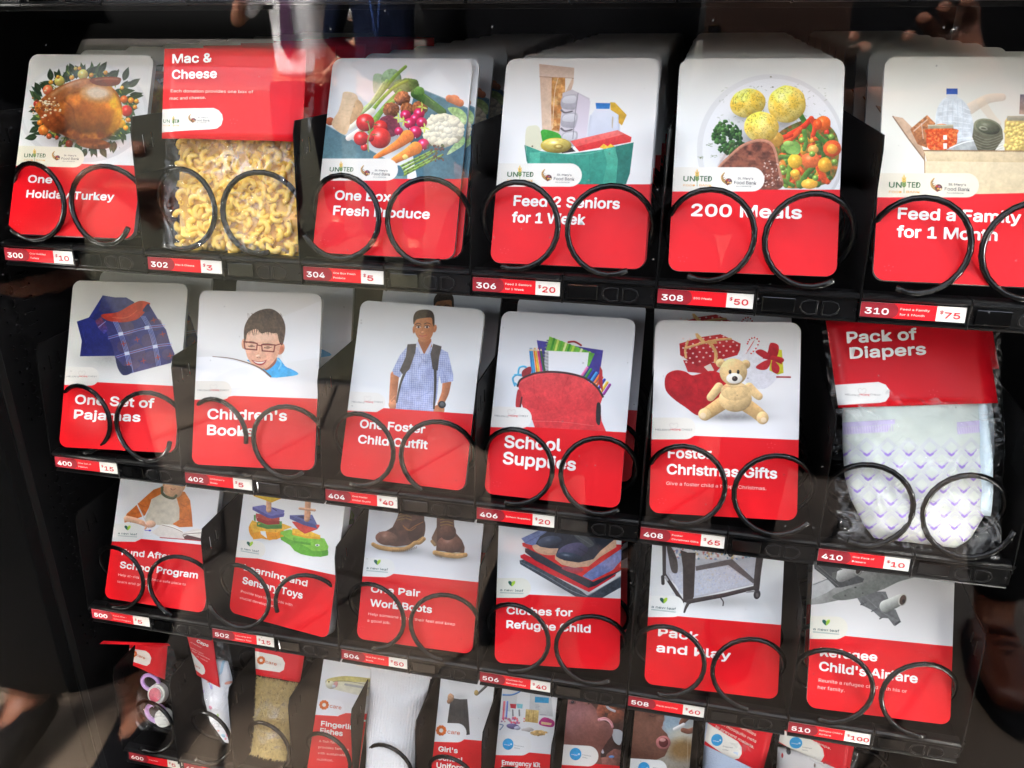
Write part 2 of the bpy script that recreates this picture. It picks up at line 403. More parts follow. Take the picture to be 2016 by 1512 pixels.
def loops_mesh():
    bm = bmesh.new()
    for x in (.1065, .1225):
        # raised D-shaped finger loops, standing proud of the rail
        r = bmesh.ops.create_circle(bm, segments=4, radius=1)
        bmesh.ops.delete(bm, geom=r['verts'], context='VERTS')
    pts_l = []
    for s, x in ((-1, .1195), (1, .1235)):
        path = [(x, -.0012, -.0022), (x, -.0012, -.0122), (x+s*.006, -.0012, -.0130), (x+s*.0105, -.0012, -.0105), (x+s*.012, -.0012, -.007), (x+s*.0105, -.0012, -.0035), (x+s*.006, -.0012, -.0016)]
        me = tube('l', path, .0007, 6, closed=True); bm.from_mesh(me); bpy.data.meshes.remove(me)
    return bm_mesh('finger_loops', bm)
WIN, LOOPS = window_mesh(), loops_mesh()
RAIL_A = extrude_x(rail_profile(), .0006, .0741, 'label_rail'); RAIL_B = extrude_x(rail_profile(), .0759, .1482, 'blank_rail')
END = box('rail_joint', .0742, .0758, -.0012, .009, -.0172, .0065, .0004)
FLOOR = box('tray_floor', -.006, .906, .010, .62, -.0040, -.0010)
bm = bmesh.new(); bmesh.ops.create_cone(bm, cap_ends=True, segments=10, radius1=.0013, radius2=.0010, depth=.0008); bmesh.ops.rotate(bm, verts=bm.verts, matrix=Matrix.Rotation(R(90), 3, 'X')); SCREW = bm_mesh('screw', bm)
FLANGE = box('tray_flange', -.004, .904, .0095, .0110, -.0200, -.0045, .0004)
def helix(phi0, hand, turns, pitch, rad, wire=.0024, start_y=-.001):
    pts = []; n = 26; tot = int(turns*n)
    for i in range(tot+1):
        ph = phi0+360*i/n; a = R(ph)
        x = hand*math.sin(a)*rad; z = -math.cos(a)*rad
        pts.append((x, start_y+pitch*(ph-min(phi0, 0)*.0)/360 if ph > 0 else start_y+pitch*ph/360*.15, z))
    return tube('coil', pts, wire, 8)
def label_thing(tray, x, num, name, price, half=False):
    """the red and white price label in its clear holder"""
    lw = .0735
    L = link('price_label', box('price_label', 0, lw-.001, -.0004, .0, -.0112, .0), mat('label_card', (.8, .78, .7), .5), tray)
    # follows the slope of the rail face
    L.matrix_local = Matrix.Translation((x+.0006, .0010, -.0006)) @ Matrix.Rotation(R(-7), 4, 'X')
    P_ = Matrix.Translation((0, -.0005, -.0112)) @ Matrix.Rotation(R(90), 4, 'X')
    face = empty('label_print'); face.parent = L; face.matrix_local = P_
    bpy.data.objects.remove(face)
    def flat(nm, x0, x1, m, zz, rnd=False):
        if rnd:
            pts = [(x0, 0), (x1-.004, 0)]+[(x1-.004+.005*math.sin(a), .0056-.0056*math.cos(a)) for a in np.linspace(.3, math.pi-.3, 7)]+[(x1-.004, .0112), (x0, .0112)]
        else: pts = [(x0, 0), (x1, 0), (x1, .0112), (x0, .0112)]
        me = mesh_py(nm, [(a, b, zz) for a, b in pts], [tuple(range(len(pts)))])
        o = link(nm, me, m, L); o.matrix_local = P_; return o
    pw = .0200 if len(price) < 3 else (.0225 if len(price) == 3 else .026)
    a = flat('red_field', 0, lw-.001-pw, RED, .0001); flat('number_field', 0, .0255, DKRED, .0002, True)
    def t(s, x0, y, x1, cap, m, b): TEXTQ.append((L, s, x0, y, x1, cap, m, 'P', b, 'label_lettering', 0, P_))
    t(num, .0032, .0026, .0196, .0062, WHITE, 2.0)
    ls = name.split('\n')
    sc = .0255
    if len(ls) == 1: t(ls[0], .0275, .0049, min(.0275+len(ls[0])*.00155, lw-pw-.003), .0021, CREAM, 1)
    else:
        for k, s in enumerate(ls): t(s, .0275, .0066-k*.0040, min(.0275+len(s)*.00155, lw-pw-.003), .0021, CREAM, 1)
    px = lw-.001-pw
    t('$', px+.0022, .0055, px+.0048, .0036, REDTXT, 1)
    t(price, px+.0058, .0026, px+.0058+len(price)*.0052, .0062, REDTXT, 2.0)

LAB = {300: [('300', 'One Holiday\nTurkey', '10'), ('302', 'Mac & Cheese', '3'), ('304', 'One Box Fresh\nProduce', '5'), ('306', 'Feed 2 Seniors\nfor 1 Week', '20'), ('308', '200 Meals', '50'), ('310', 'Feed a Family\nfor 1 Month', '75')],
       400: [('400', 'One Set of\nPajamas', '15'), ('402', "Children's\nBooks", '5'), ('404', 'One Foster\nChild Outfit', '40'), ('406', 'School Supplies', '20'), ('408', 'Foster\nChristmas Gifts', '65'), ('410', 'One Pack of\nDiapers', '10')],
       500: [('500', 'Fund After-\nSchool Program', '5'), ('502', 'Learning and\nSensory Toys', '15'), ('504', 'One Pair Work\nBoots', '50'), ('506', 'Clothes for\nRefugee Child', '40'), ('508', 'Pack and Play', '60'), ('510', "Refugee Child's\nAirfare", '100')]}
START = {300: [(-50, -60), (-30, -20), (-65, -25), (-20, -30), (-25, -35), (-25, -30)],
         400: [(-5, -75), (80, -40), (-15, 20), (-15, -40), (-20, -60), (-25, -85)],
         500: [(-20, 10), (-75, 70), (0, -5), (-10, -40), (-15, -5), (-20, -15)]}
RAD, PITCH = .0330, .037
def make_tray(row, label, coils=True):
    t = empty('product_tray', (0, 0, ROWZ[row]), label, 'shelf tray', 'shelf trays of the vending machine')
    link('tray_floor', FLOOR, BLACKM, t)
    for i in range(6):
        x = i*.15
        link('label_rail', RAIL_A, BLACK, t, (x, 0, 0)); link('blank_rail', RAIL_B, BLACK, t, (x, 0, 0)); link('rail_joint', END, BLACK, t, (x, 0, 0))
        if row != 600:
            link('label_window', WIN, CLEARBLACK, t, (x, 0, 0)); link('finger_loops', LOOPS, BLACK, t, (x, 0, 0))
    for i in range(6):
        for dx in (.0772, .1465): link('screw', SCREW, BLACK, t, (i*.15+dx, -.0008, -.0070))
    link('tray_flange', FLANGE, BLACKM, t)
    for i in range(7 if row != 600 else 13):
        x = i*(.15 if row != 600 else .075); d = link('divider', DIV, BLACKM, t, (x-.0003, 0, .0))
    if row in LAB:
        for i, (n, s, p) in enumerate(LAB[row]): label_thing(t, i*.15, n, s, p)
        for i, (a, b) in enumerate(START[row]):
            for h, x0, s in ((1, .036, a), (-1, .1095, b)):
                me = helix(s, h, 10.1 if row == 300 else 5.1, PITCH, RAD); me.materials.append(WIRE)
                link('coil', me, None, t, (i*.15+x0, 0, .0415))
    return t
CLEARBLACK = mat('glossy_black_window', (.002, .002, .002), .06, .5)
TR = {200: make_tray(200, 'black shelf tray whose bottom edge crosses the top of the window'),
      300: make_tray(300, 'black shelf tray with labels 300 to 310, the highest full row'),
      400: make_tray(400, 'black shelf tray with labels 400 to 410, second full row'),
      500: make_tray(500, 'black shelf tray with labels 500 to 510, third full row'),
      600: make_tray(600, 'black shelf tray of narrow columns at the very bottom, labels 600 and 601')}
label_thing(TR[600], 0.004, '600', 'Pacifier', '5'); label_thing(TR[600], .079, '601', 'Baby Caps', '5')
for j in range(12):
    me = helix(-30, 1, 6.1, PITCH, .0300); me.materials.append(WIRE); link('coil', me, None, TR[600], (j*.075+.038, 0, .038))
# ------------------------------------------------------------------ donation cards
# number: (x, y, z, yaw, lean, roll), width, height, thickness, print-layout corners TL TR BR BL
CARDS = {
    300: ((0.0709, 0.0042, 0.0129, 0.0651, 0.4845, -0.0042), 0.125, 0.171, 0.005, [[196, 88], [998, 96], [861, 1284], [49, 1248]]),
    304: ((0.3698, 0.0074, 0.0107, 0.0123, 0.4713, 0.0032), 0.125, 0.171, 0.0035, [[200, 105], [1032, 109], [915, 1304], [75, 1260]]),
    306: ((0.5258, 0.0099, 0.0108, 0.0206, 0.4577, 0.0087), 0.125, 0.171, 0.0022, [[227, 103], [1101, 101], [1013, 1309], [130, 1270]]),
    308: ((0.6694, 0.0064, 0.0141, 0.0516, 0.488, 0.0091), 0.125, 0.171, 0.0016, [[136, 100], [1047, 97], [999, 1302], [70, 1268]]),
    310: ((0.8185, 0.0039, 0.0161, 0.0277, 0.4849, 0.0031), 0.125, 0.171, 0.004, [[277, 84], [1247, 87], [1200, 1318], [212, 1271]]),
    400: ((0.0759, 0.0013, -0.2033, 0.0876, 0.4714, 0.0115), 0.125, 0.171, 0.004, [[237, 81], [1070, 104], [975, 1336], [132, 1289]]),
    402: ((0.2249, 0.0021, -0.2055, 0.0867, 0.4198, 0.0158), 0.125, 0.171, 0.005, [[182, 108], [1011, 129], [958, 1328], [128, 1284]]),
    404: ((0.3744, 0.0088, -0.208, -0.0179, 0.4805, 0.0008), 0.125, 0.171, 0.005, [[305, 103], [1125, 165], [988, 1368], [162, 1264]]),
    406: ((0.5179, 0.0077, -0.2074, -0.022, 0.484, 0.0159), 0.125, 0.171, 0.0025, [[221, 102], [1068, 154], [963, 1354], [105, 1258]]),
    408: ((0.6691, 0.0082, -0.2035, 0.0443, 0.465, 0.0369), 0.125, 0.171, 0.0016, [[153, 121], [1020, 138], [995, 1317], [115, 1267]]),
    500: ((0.0777, 0.0061, -0.3981, -0.0141, 0.4927, 0.0136), 0.125, 0.171, 0.009, [[454, -253], [1376, -154], [1191, 1309], [260, 1167]]),
    502: ((0.2249, 0.0083, -0.4002, -0.1331, 0.3901, -0.0004), 0.125, 0.171, 0.013, [[393, -220], [1274, -46], [1092, 1367], [225, 1132]]),
    504: ((0.3787, 0.006, -0.3978, -0.0039, 0.4952, 0.0227), 0.125, 0.171, 0.002, [[361, -199], [1332, -109], [1207, 1330], [223, 1196]]),
    506: ((0.5274, 0.0078, -0.3967, 0.0356, 0.5182, 0.0638), 0.125, 0.171, 0.0016, [[226, -221], [1237, -190], [1218, 1262], [183, 1195]]),
    508: ((0.6768, 0.0093, -0.3989, 0.022, 0.4769, 0.0217), 0.125, 0.171, 0.0016, [[226, -162], [1231, -79], [1167, 1308], [148, 1186]]),
    510: ((0.8274, 0.0088, -0.3963, 0.0254, 0.5036, 0.0135), 0.125, 0.171, 0.003, [[244, -192], [1293, -98], [1251, 1315], [181, 1180]]),
    603: ((0.268, 0.008, -0.613, 0.0, 0.47, -0.04), 0.0625, 0.165, 0.0012, [[878, 9], [1399, 114], [1178, 1618], [656, 1492]]),
    605: ((0.417, 0.008, -0.613, 0, 0.47, -0.0), 0.0625, 0.165, 0.0012, [[252, -95], [743, -18], [605, 1365], [111, 1268]]),
    606: ((0.489, 0.008, -0.613, 0, 0.47, 0), 0.0625, 0.165, 0.0012, [[819, -6], [1325, 74], [1191, 1479], [681, 1379]]),
    607: ((0.5635, 0.008, -0.613, 0, 0.47, 0), 0.0625, 0.165, 0.0012, [[1424, 89], [1947, 172], [1818, 1602], [1291, 1499]]),
    608: ((0.637, 0.008, -0.613, 0, 0.47, 0), 0.0625, 0.165, 0.0012, [[214, -78], [661, -8], [558, 1195], [108, 1107]]),
}

def pose_matrix(t):
    x, y, z, yaw, lean, roll = t
    return Matrix.Translation((x, y, z)) @ Matrix.Rotation(yaw, 4, 'Z') @ Matrix.Rotation(-lean, 4, 'X') @ Matrix.Rotation(R(90), 4, 'X') @ Matrix.Rotation(roll, 4, 'Z')

def homography(src, dst):
    A = []
    for (x, y), (u, v) in zip(src, dst):
        A.append([x, y, 1, 0, 0, 0, -u*x, -u*y]); A.append([0, 0, 0, x, y, 1, -v*x, -v*y])
    h = np.linalg.solve(np.array(A, float), np.array(dst, float).ravel())
    return np.append(h, 1).reshape(3, 3)

def card_mesh(w, h, th, rad=.0085, n=6):
    """rounded card: front print face at z=0, body behind; the front face carries the print coordinates"""
    pts = []
    for cx, cy, a0 in ((w/2-rad, h-rad, 0), (-w/2+rad, h-rad, 90), (-w/2+rad, rad, 180), (w/2-rad, rad, 270)):
        for k in range(n+1):
            a = R(a0+90*k/n); pts.append((cx+rad*math.cos(a), cy+rad*math.sin(a)))
    N = len(pts); v = [(x, y, 0) for x, y in pts]+[(x, y, -th) for x, y in pts]
    f = [tuple(range(N)), tuple(range(2*N-1, N-1, -1))]+[(N+k, N+(k+1) % N, (k+1) % N, k) for k in range(N)]
    me = mesh_py('card', v, f)
    uv = me.uv_layers.new(name='UVMap')
    for p in me.polygons:
        for li in p.loop_indices:
            c = me.vertices[me.loops[li].vertex_index].co; uv.data[li].uv = ((c.x+w/2)/w, c.y/h)
        p.material_index = 0 if p.index == 0 else 1
    return me

def print_mat(name, rgb, rough=.36, bump=0):
    """material whose colour is the artwork computed above (a printed sheet)"""
    h, w = rgb.shape[:2]
    im = bpy.data.images.new(name, w, h, alpha=False); buf = np.ones((h, w, 4), np.float32); buf[:, :, :3] = np.clip(rgb, 0, 1)[::-1]
    im.pixels.foreach_set(buf.ravel()); im.update(); im.pack()
    m = bpy.data.materials.new(name); m.use_nodes = True; nt = m.node_tree; b = nt.nodes['Principled BSDF']
    t = nt.nodes.new('ShaderNodeTexImage'); t.image = im; t.extension = 'EXTEND'
    mx = nt.nodes.new('ShaderNodeMix'); mx.data_type = 'RGBA'; mx.blend_type = 'MULTIPLY'; mx.inputs[0].default_value = 1; mx.inputs[7].default_value = (.88, .88, .87, 1)
    nt.links.new(t.outputs[0], mx.inputs[6]); nt.links.new(mx.outputs[2], b.inputs['Base Color'])
    b.inputs['Roughness'].default_value = rough; b.inputs['Specular IOR Level'].default_value = .18
    return m

EDGE = mat('card_edge', (.42, .42, .42), .55, vary=.15, vscale=400)
CARDOBJ = {}
LABELS = {
    300: 'card with a roast turkey on leaves, selection 300 in the top left column',
    304: 'card with a box of mixed vegetables, selection 304 between macaroni bag and grocery bag card',
    306: 'card with a green shopping bag of groceries, selection 306',
    308: 'card with a plate of steak, potatoes and vegetables, selection 308',
    310: 'card with an open cardboard box of jars and cans, selection 310 at the right edge',
    400: 'card with folded plaid pajamas, selection 400',
    402: 'card with a laughing boy in glasses reading, selection 402',
    404: 'tilted card with a standing boy in checked shirt and backpack straps, selection 404',
    406: 'card with a red backpack full of school supplies, selection 406',
    408: 'card with a teddy bear, red heart and presents, selection 408',
    500: 'card with a child in orange sleeves writing, selection 500',
    502: 'thick tilted card with stacked wooden toys, selection 502',
    504: 'card with a pair of brown leather work boots, selection 504',
    506: 'card with dark shoes on a pile of folded clothes, selection 506',
    508: 'card with a folding playpen, selection 508',
    510: 'card with the underside of an airliner, selection 510',
    603: 'narrow card with a small fish in the bottom row beside the seed bag',
    605: 'narrow card with a grey school skirt in the bottom row beside the white sock',
    606: 'narrow card with toiletries and a blue topped bucket in the bottom row',
    607: 'narrow card with the tilted face of a child held by hands in the bottom row',
    608: 'narrow card with a child taking a white pill in the bottom row'}

def make_card(k):
    t, w, h, th, cr = CARDS[k]
    me = card_mesh(w, h, th, .0085 if w > .1 else .006)
    art = ART(k, w, h, cr); PAINT[k](art); art.finish()
    me.materials.append(print_mat('card_print', art.img)); me.materials.append(EDGE)
    o = link('donation_card', me); o.matrix_world = pose_matrix(t)
    tag(o, LABELS[k], 'donation card'); CARDOBJ[k] = (o, art)
    for s in art.texts: text(o, *s)
    return o

def copy_card(k, dy, dz=0, dx=0, label='', group='', scale_roll=0):
    src, art = CARDOBJ[k]; c = src.copy(); COL.objects.link(c)
    c.matrix_world = Matrix.Translation((dx, dy, dz)) @ src.matrix_world @ Matrix.Rotation(scale_roll, 4, 'Z')
    tag(c, label, 'donation card', group)
    for s in art.texts[:0]: pass
    return c
# ------------------------------------------------------------------ the printed artwork, computed
def _h(ix, iy, seed):
    n = (ix*374761393+iy*668265263+seed*1442695041) & 0xffffffff
    n = ((n ^ (n >> 13))*1274126177) & 0xffffffff
    return ((n ^ (n >> 16)) & 0xffff)/65535.0
def vnoise(X, Y, s, seed=0):
    x, y = X/s, Y/s; ix, iy = np.floor(x).astype(np.int64), np.floor(y).astype(np.int64); fx, fy = x-ix, y-iy
    fx = fx*fx*(3-2*fx); fy = fy*fy*(3-2*fy)
    a = _h(ix, iy, seed); b = _h(ix+1, iy, seed); c = _h(ix, iy+1, seed); d = _h(ix+1, iy+1, seed)
    return (a*(1-fx)+b*fx)*(1-fy)+(c*(1-fx)+d*fx)*fy
def fbm(X, Y, s, seed=0, o=3):
    t = 0; a = 1; n = 0
    for k in range(o): t = t+a*vnoise(X, Y, s, seed+k*17); n += a; a *= .55; s *= .5
    return t/n
def spline(pts, closed=False, n=6):
    P = [np.array(p, float) for p in pts]; N = len(P); out = []
    rngi = range(N) if closed else range(N-1)
    for i in rngi:
        p0 = P[i-1] if (closed or i > 0) else P[i]; p1 = P[i]; p2 = P[(i+1) % N]; p3 = P[(i+2) % N] if (closed or i+2 < N) else p2
        for k in range(n):
            t = k/n; out.append(.5*((2*p1)+(-p0+p2)*t+(2*p0-5*p1+4*p2-p3)*t*t+(-p0+3*p1-3*p2+p3)*t**3))
    if not closed: out.append(P[-1])
    return out

class ART:
    def __init__(self, k, w, h, corners, wpx=None, quad=None):
        self.k, self.w, self.h = k, w, h
        wpx = wpx or (380 if w > .1 else 200); hpx = int(wpx*h/w)
        tl, tr, br, bl = corners
        # card metres (x from centre, y up) -> layout units, and back
        rect = [(-w/2, h), (w/2, h), (w/2, 0), (-w/2, 0)]
        self.H = homography(quad or rect, [tl, tr, br, bl]); self.Hi = np.linalg.inv(self.H)
        cx = ((np.arange(wpx)+.5)/wpx-.5)*w; cy = (1-(np.arange(hpx)+.5)/hpx)*h
        GX, GY_ = np.meshgrid(cx, cy)
        if quad:
            Q = homography(rect, quad); d = Q[2, 0]*GX+Q[2, 1]*GY_+1; GX, GY_ = (Q[0, 0]*GX+Q[0, 1]*GY_+Q[0, 2])/d, (Q[1, 0]*GX+Q[1, 1]*GY_+Q[1, 2])/d
        D = self.H[2, 0]*GX+self.H[2, 1]*GY_+1
        self.X = (self.H[0, 0]*GX+self.H[0, 1]*GY_+self.H[0, 2])/D; self.Y = (self.H[1, 0]*GX+self.H[1, 1]*GY_+self.H[1, 2])/D
        self.s = abs(self.X[0, -1]-self.X[0, 0])/wpx
        self.img = np.ones((hpx, wpx, 3))*.96; self.texts = []
    def c(self, x, y):
        q = self.Hi @ np.array([x, y, 1.0]); return q[0]/q[2], q[1]/q[2]
    def reg(self, x0, x1, y0, y1):
        r = np.where((self.Y.max(1) >= y0) & (self.Y.min(1) <= y1))[0]; c = np.where((self.X.max(0) >= x0) & (self.X.min(0) <= x1))[0]
        if len(r) == 0 or len(c) == 0: return None
        return slice(r[0], r[-1]+1), slice(c[0], c[-1]+1)
    def put(self, sl, m, col):
        m = m[..., None]; self.img[sl] = self.img[sl]*(1-m)+col*m
    def grad(self, top, bot, noise=.01):
        hh = self.img.shape[0]; t = np.linspace(0, 1, hh)[:, None, None]
        self.img[:] = np.array(top)/255*(1-t)+np.array(bot)/255*t
        self.img += (fbm(self.X, self.Y, 200, 3)[..., None]-.5)*noise
    def ell(self, cx, cy, rx, ry, col, ang=0, sh=.3, hl=0, rough=0, rs=None, tex=0, ts=None, c2=None, a=1, soft=1, seed=1, li=(-.35, -.6), edge=.25):
        m = max(rx, ry)*(1.1+rough)+3; sl = self.reg(cx-m, cx+m, cy-m, cy+m)
        if sl is None: return
        X, Y = self.X[sl]-cx, self.Y[sl]-cy; ca, sa = math.cos(R(ang)), math.sin(R(ang))
        x, y = (X*ca+Y*sa)/rx, (-X*sa+Y*ca)/ry; r = np.hypot(x, y)
        if rough: r = r+rough*(fbm(self.X[sl], self.Y[sl], rs or rx*.4, seed)-.5)*2
        mask = np.clip((1-r)*min(rx, ry)/(self.s*soft)+.5, 0, 1)*a
        lx = li[0]*ca+li[1]*sa; ly = -li[0]*sa+li[1]*ca
        f = 1+sh*(x*lx+y*ly)*1.1-edge*sh*np.clip(r, 0, 1)**3+sh*.12
        C = np.array(col)/255
        if c2 is not None:
            q = np.clip((fbm(self.X[sl], self.Y[sl], ts or rx*.3, seed+5)-.5)*3+.5, 0, 1)[..., None]; C = C*(1-q)+np.array(c2)/255*q
        else: C = C*np.ones(f.shape+(3,))
        if tex: f = f*(1+tex*(fbm(self.X[sl], self.Y[sl], ts or rx*.25, seed+9)-.5)*2)
        C = C*f[..., None]
        if hl: C = C+hl*np.exp(-(((x-lx*.55)**2+(y-ly*.55)**2)/.06))[..., None]
        self.put(sl, mask, np.clip(C, 0, 1))
    def poly(self, pts, col, c2=None, g=None, tex=0, ts=30, smooth=False, closed=True, a=1, soft=1, rough=0, rs=20, seed=2, tcol=None, tc=0):
        """filled shape; g=((x0,y0),(x1,y1)) runs col into c2 along that line"""
        if smooth: pts = spline(pts, True, 5)
        P = np.array(pts, float); x0, y0 = P.min(0)-3; x1, y1 = P.max(0)+3
        sl = self.reg(x0, x1, y0, y1)
        if sl is None: return
        X, Y = self.X[sl], self.Y[sl]
        if rough: X = X+rough*(fbm(self.X[sl], self.Y[sl], rs, seed+3)-.5)*2; Y = Y+rough*(fbm(self.X[sl], self.Y[sl], rs, seed+31)-.5)*2
        d = np.full(X.shape, 1e9); ins = np.zeros(X.shape, bool); N = len(P)
        for i in range(N):
            ax, ay = P[i]; bx_, by = P[(i+1) % N]; ex, ey = bx_-ax, by-ay; L = ex*ex+ey*ey+1e-9
            t = np.clip(((X-ax)*ex+(Y-ay)*ey)/L, 0, 1); d = np.minimum(d, (X-ax-t*ex)**2+(Y-ay-t*ey)**2)
            if abs(ey) > 1e-9: ins ^= ((ay > Y) != (by > Y)) & (X < ex*(Y-ay)/ey+ax)
        sd = np.sqrt(d)*np.where(ins, 1, -1); mask = np.clip(sd/(self.s*soft)+.5, 0, 1)*a
        C = np.array(col)/255*np.ones(X.shape+(3,))
        if c2 is not None:
            if g is None: g = ((0, y0), (0, y1))
            gx, gy = g[1][0]-g[0][0], g[1][1]-g[0][1]; t = np.clip(((X-g[0][0])*gx+(Y-g[0][1])*gy)/(gx*gx+gy*gy+1e-9), 0, 1)[..., None]
            C = C*(1-t)+np.array(c2)/255*t
        if tcol is not None:
            q = np.clip((fbm(X, Y, ts, seed+7)-.5)*4+tc, 0, 1)[..., None]; C = C*(1-q)+np.array(tcol)/255*q
        if tex: C = C*(1+tex*(fbm(X, Y, ts, seed)-.5)*2)[..., None]
        self.put(sl, mask, np.clip(C, 0, 1))
    def line(self, pts, w, col, w2=None, sh=.25, smooth=True, a=1, tex=0, ts=20, soft=1, seed=4):
        if smooth and len(pts) > 2: pts = spline(pts, False, 5)
        P = np.array(pts, float); w2 = w if w2 is None else w2; mw = max(w, w2)
        sl = self.reg(P[:, 0].min()-mw-3, P[:, 0].max()+mw+3, P[:, 1].min()-mw-3, P[:, 1].max()+mw+3)
        if sl is None: return
        X, Y = self.X[sl], self.Y[sl]; best = np.full(X.shape, 1e9); side = np.zeros(X.shape); N = len(P)-1
        for i in range(N):
            ax, ay = P[i]; ex, ey = P[i+1]-P[i]; L = ex*ex+ey*ey+1e-9; t = np.clip(((X-ax)*ex+(Y-ay)*ey)/L, 0, 1)
            dx, dy = X-ax-t*ex, Y-ay-t*ey; hw = (w+(w2-w)*(i+t)/N)/2; q = np.hypot(dx, dy)-hw
            up = q < best; best = np.where(up, q, best); side = np.where(up, (dx*-.4+dy*-.7)/(hw+1e-6), side)
        mask = np.clip(-best/(self.s*soft)+.5, 0, 1)*a
        f = 1+sh*np.clip(side, -1, 1)
        if tex: f = f*(1+tex*(fbm(X, Y, ts, seed)-.5)*2)
        self.put(sl, mask, np.clip(np.array(col)/255*f[..., None], 0, 1))
    def shadow(self, cx, cy, rx, ry, amt, ang=0):
        m = max(rx, ry)*2; sl = self.reg(cx-m, cx+m, cy-m, cy+m)
        if sl is None: return
        X, Y = self.X[sl]-cx, self.Y[sl]-cy; ca, sa = math.cos(R(ang)), math.sin(R(ang))
        r2 = ((X*ca+Y*sa)/rx)**2+((-X*sa+Y*ca)/ry)**2
        self.img[sl] *= (1-amt*np.exp(-r2*1.5))[..., None]
    def leaf(self, x, y, L, wd, ang, col, vein=None, sh=.35):
        ca, sa = math.cos(R(ang)), math.sin(R(ang)); pts = []
        for t in np.linspace(0, 1, 9): pts.append((t*L, -wd/2*math.sin(math.pi*t**.8)))
        for t in np.linspace(1, 0, 9)[1:-1]: pts.append((t*L, wd/2*math.sin(math.pi*t**.8)))
        pts = [(x+a*ca-b*sa, y+a*sa+b*ca) for a, b in pts]
        d = [min(255, c*(1+sh)) for c in col]
        self.poly(pts, col, d, g=((x+sa*wd/2, y-ca*wd/2), (x-sa*wd/2, y+ca*wd/2)), tex=.15, ts=10)
        if vein: self.line([(x, y), (x+L*ca, y+L*sa)], 1.6, vein, sh=0)
    def dots(self, n, box, r, col, seed=0, ang=0, jit=.4, el=1, inside=None):
        q = np.random.default_rng(seed)
        for i in range(n):
            x, y = q.uniform(box[0], box[2]), q.uniform(box[1], box[3])
            if inside and not inside(x, y): continue
            rr = r*(1+jit*q.uniform(-1, 1)); c = [min(255, a*q.uniform(.75, 1.2)) for a in col]
            self.ell(x, y, rr*el, rr, c, ang=q.uniform(0, 180) if ang is None else ang, sh=.2)
    def finish(self):
        """the grain and small tonal variety of a printed photograph, left off blank paper and the flat red"""
        I = self.img; h, w = I.shape[:2]; U, V = np.meshgrid(np.arange(w)*1.0, np.arange(h)*1.0)
        m = np.clip((.80-I.min(2))*4, 0, 1)*(1-np.clip((I[..., 0]-I[..., 1]-.70)*12, 0, 1))
        t = .15*(fbm(U, V, 5, 71, 2)-.5)+.13*(fbm(U, V, 16, 5, 2)-.5)+.05*(vnoise(U, V, 1.5, 9)-.5)
        I *= (1+m*t)[..., None]; mean = I.mean(2, keepdims=True); I += (I-mean)*.05*m[..., None]
        np.clip(I, 0, 1, out=I)
    def text(self, s, x0, y0, x1, cap, m, bold=0, name='lettering', y1=None):
        """one printed line: baseline start (x0,y0), right end x1, capital height, all in layout units"""
        a = self.c(x0, y0); b = self.c(x1, y0 if y1 is None else y1); u = self.c(x0, y0-cap)
        self.texts.append((s, a[0], a[1], a[0]+math.hypot(b[0]-a[0], b[1]-a[1]), math.hypot(u[0]-a[0], u[1]-a[1]), m, .00022, bold, name, math.atan2(b[1]-a[1], b[0]-a[0]) if y1 is not None else 0.0))

REDC, REDD = (224, 20, 32), (218, 15, 27)
def red_band(A, yl, yr):
    """red lower field whose top edge runs from yl (left card edge) to yr (right card edge)"""
    xl = A.X.min()-60; xr = A.X.max()+60; yb = A.Y.max()+60
    xa, xb = A.c(0, 0)[0]*0, 0
    L = A.H @ np.array([-A.w/2, A.h*.4, 1]); Rr = A.H @ np.array([A.w/2, A.h*.4, 1]); lx, rx = L[0]/L[2], Rr[0]/Rr[2]
    m = (yr-yl)/(rx-lx)
    A.poly([(xl, yl+(xl-lx)*m), (xr, yl+(xr-lx)*m), (xr, yb), (xl, yb)], REDC, REDD, g=((0, yl), (0, yb)), tex=.02, ts=90)
    A.band = (lx, yl, m)
def pill(A, top, right, bot, slope=None, col=(236, 232, 224)):
    """rounded cream logo tab standing on the left card edge"""
    m = A.band[2] if slope is None else slope; lx = A.band[0]; r = (bot-top)/2; xr = right-r; pts = [(lx-80, top-80*m)]
    for k in range(13):
        a = -math.pi/2+math.pi*k/12; pts.append((xr+r*math.cos(a), top+r+r*math.sin(a)+(xr-lx)*m))
    pts.append((lx-80, bot-80*m)); A.poly(pts, col)
def tri_dots(A, x, y):
    for dx, dy in ((0, 0), (22, -6), (44, 2), (8, 20), (30, 22)): A.ell(x+dx, y+dy, 2.2, 2.2, (238, 150, 150), sh=0, a=.7)
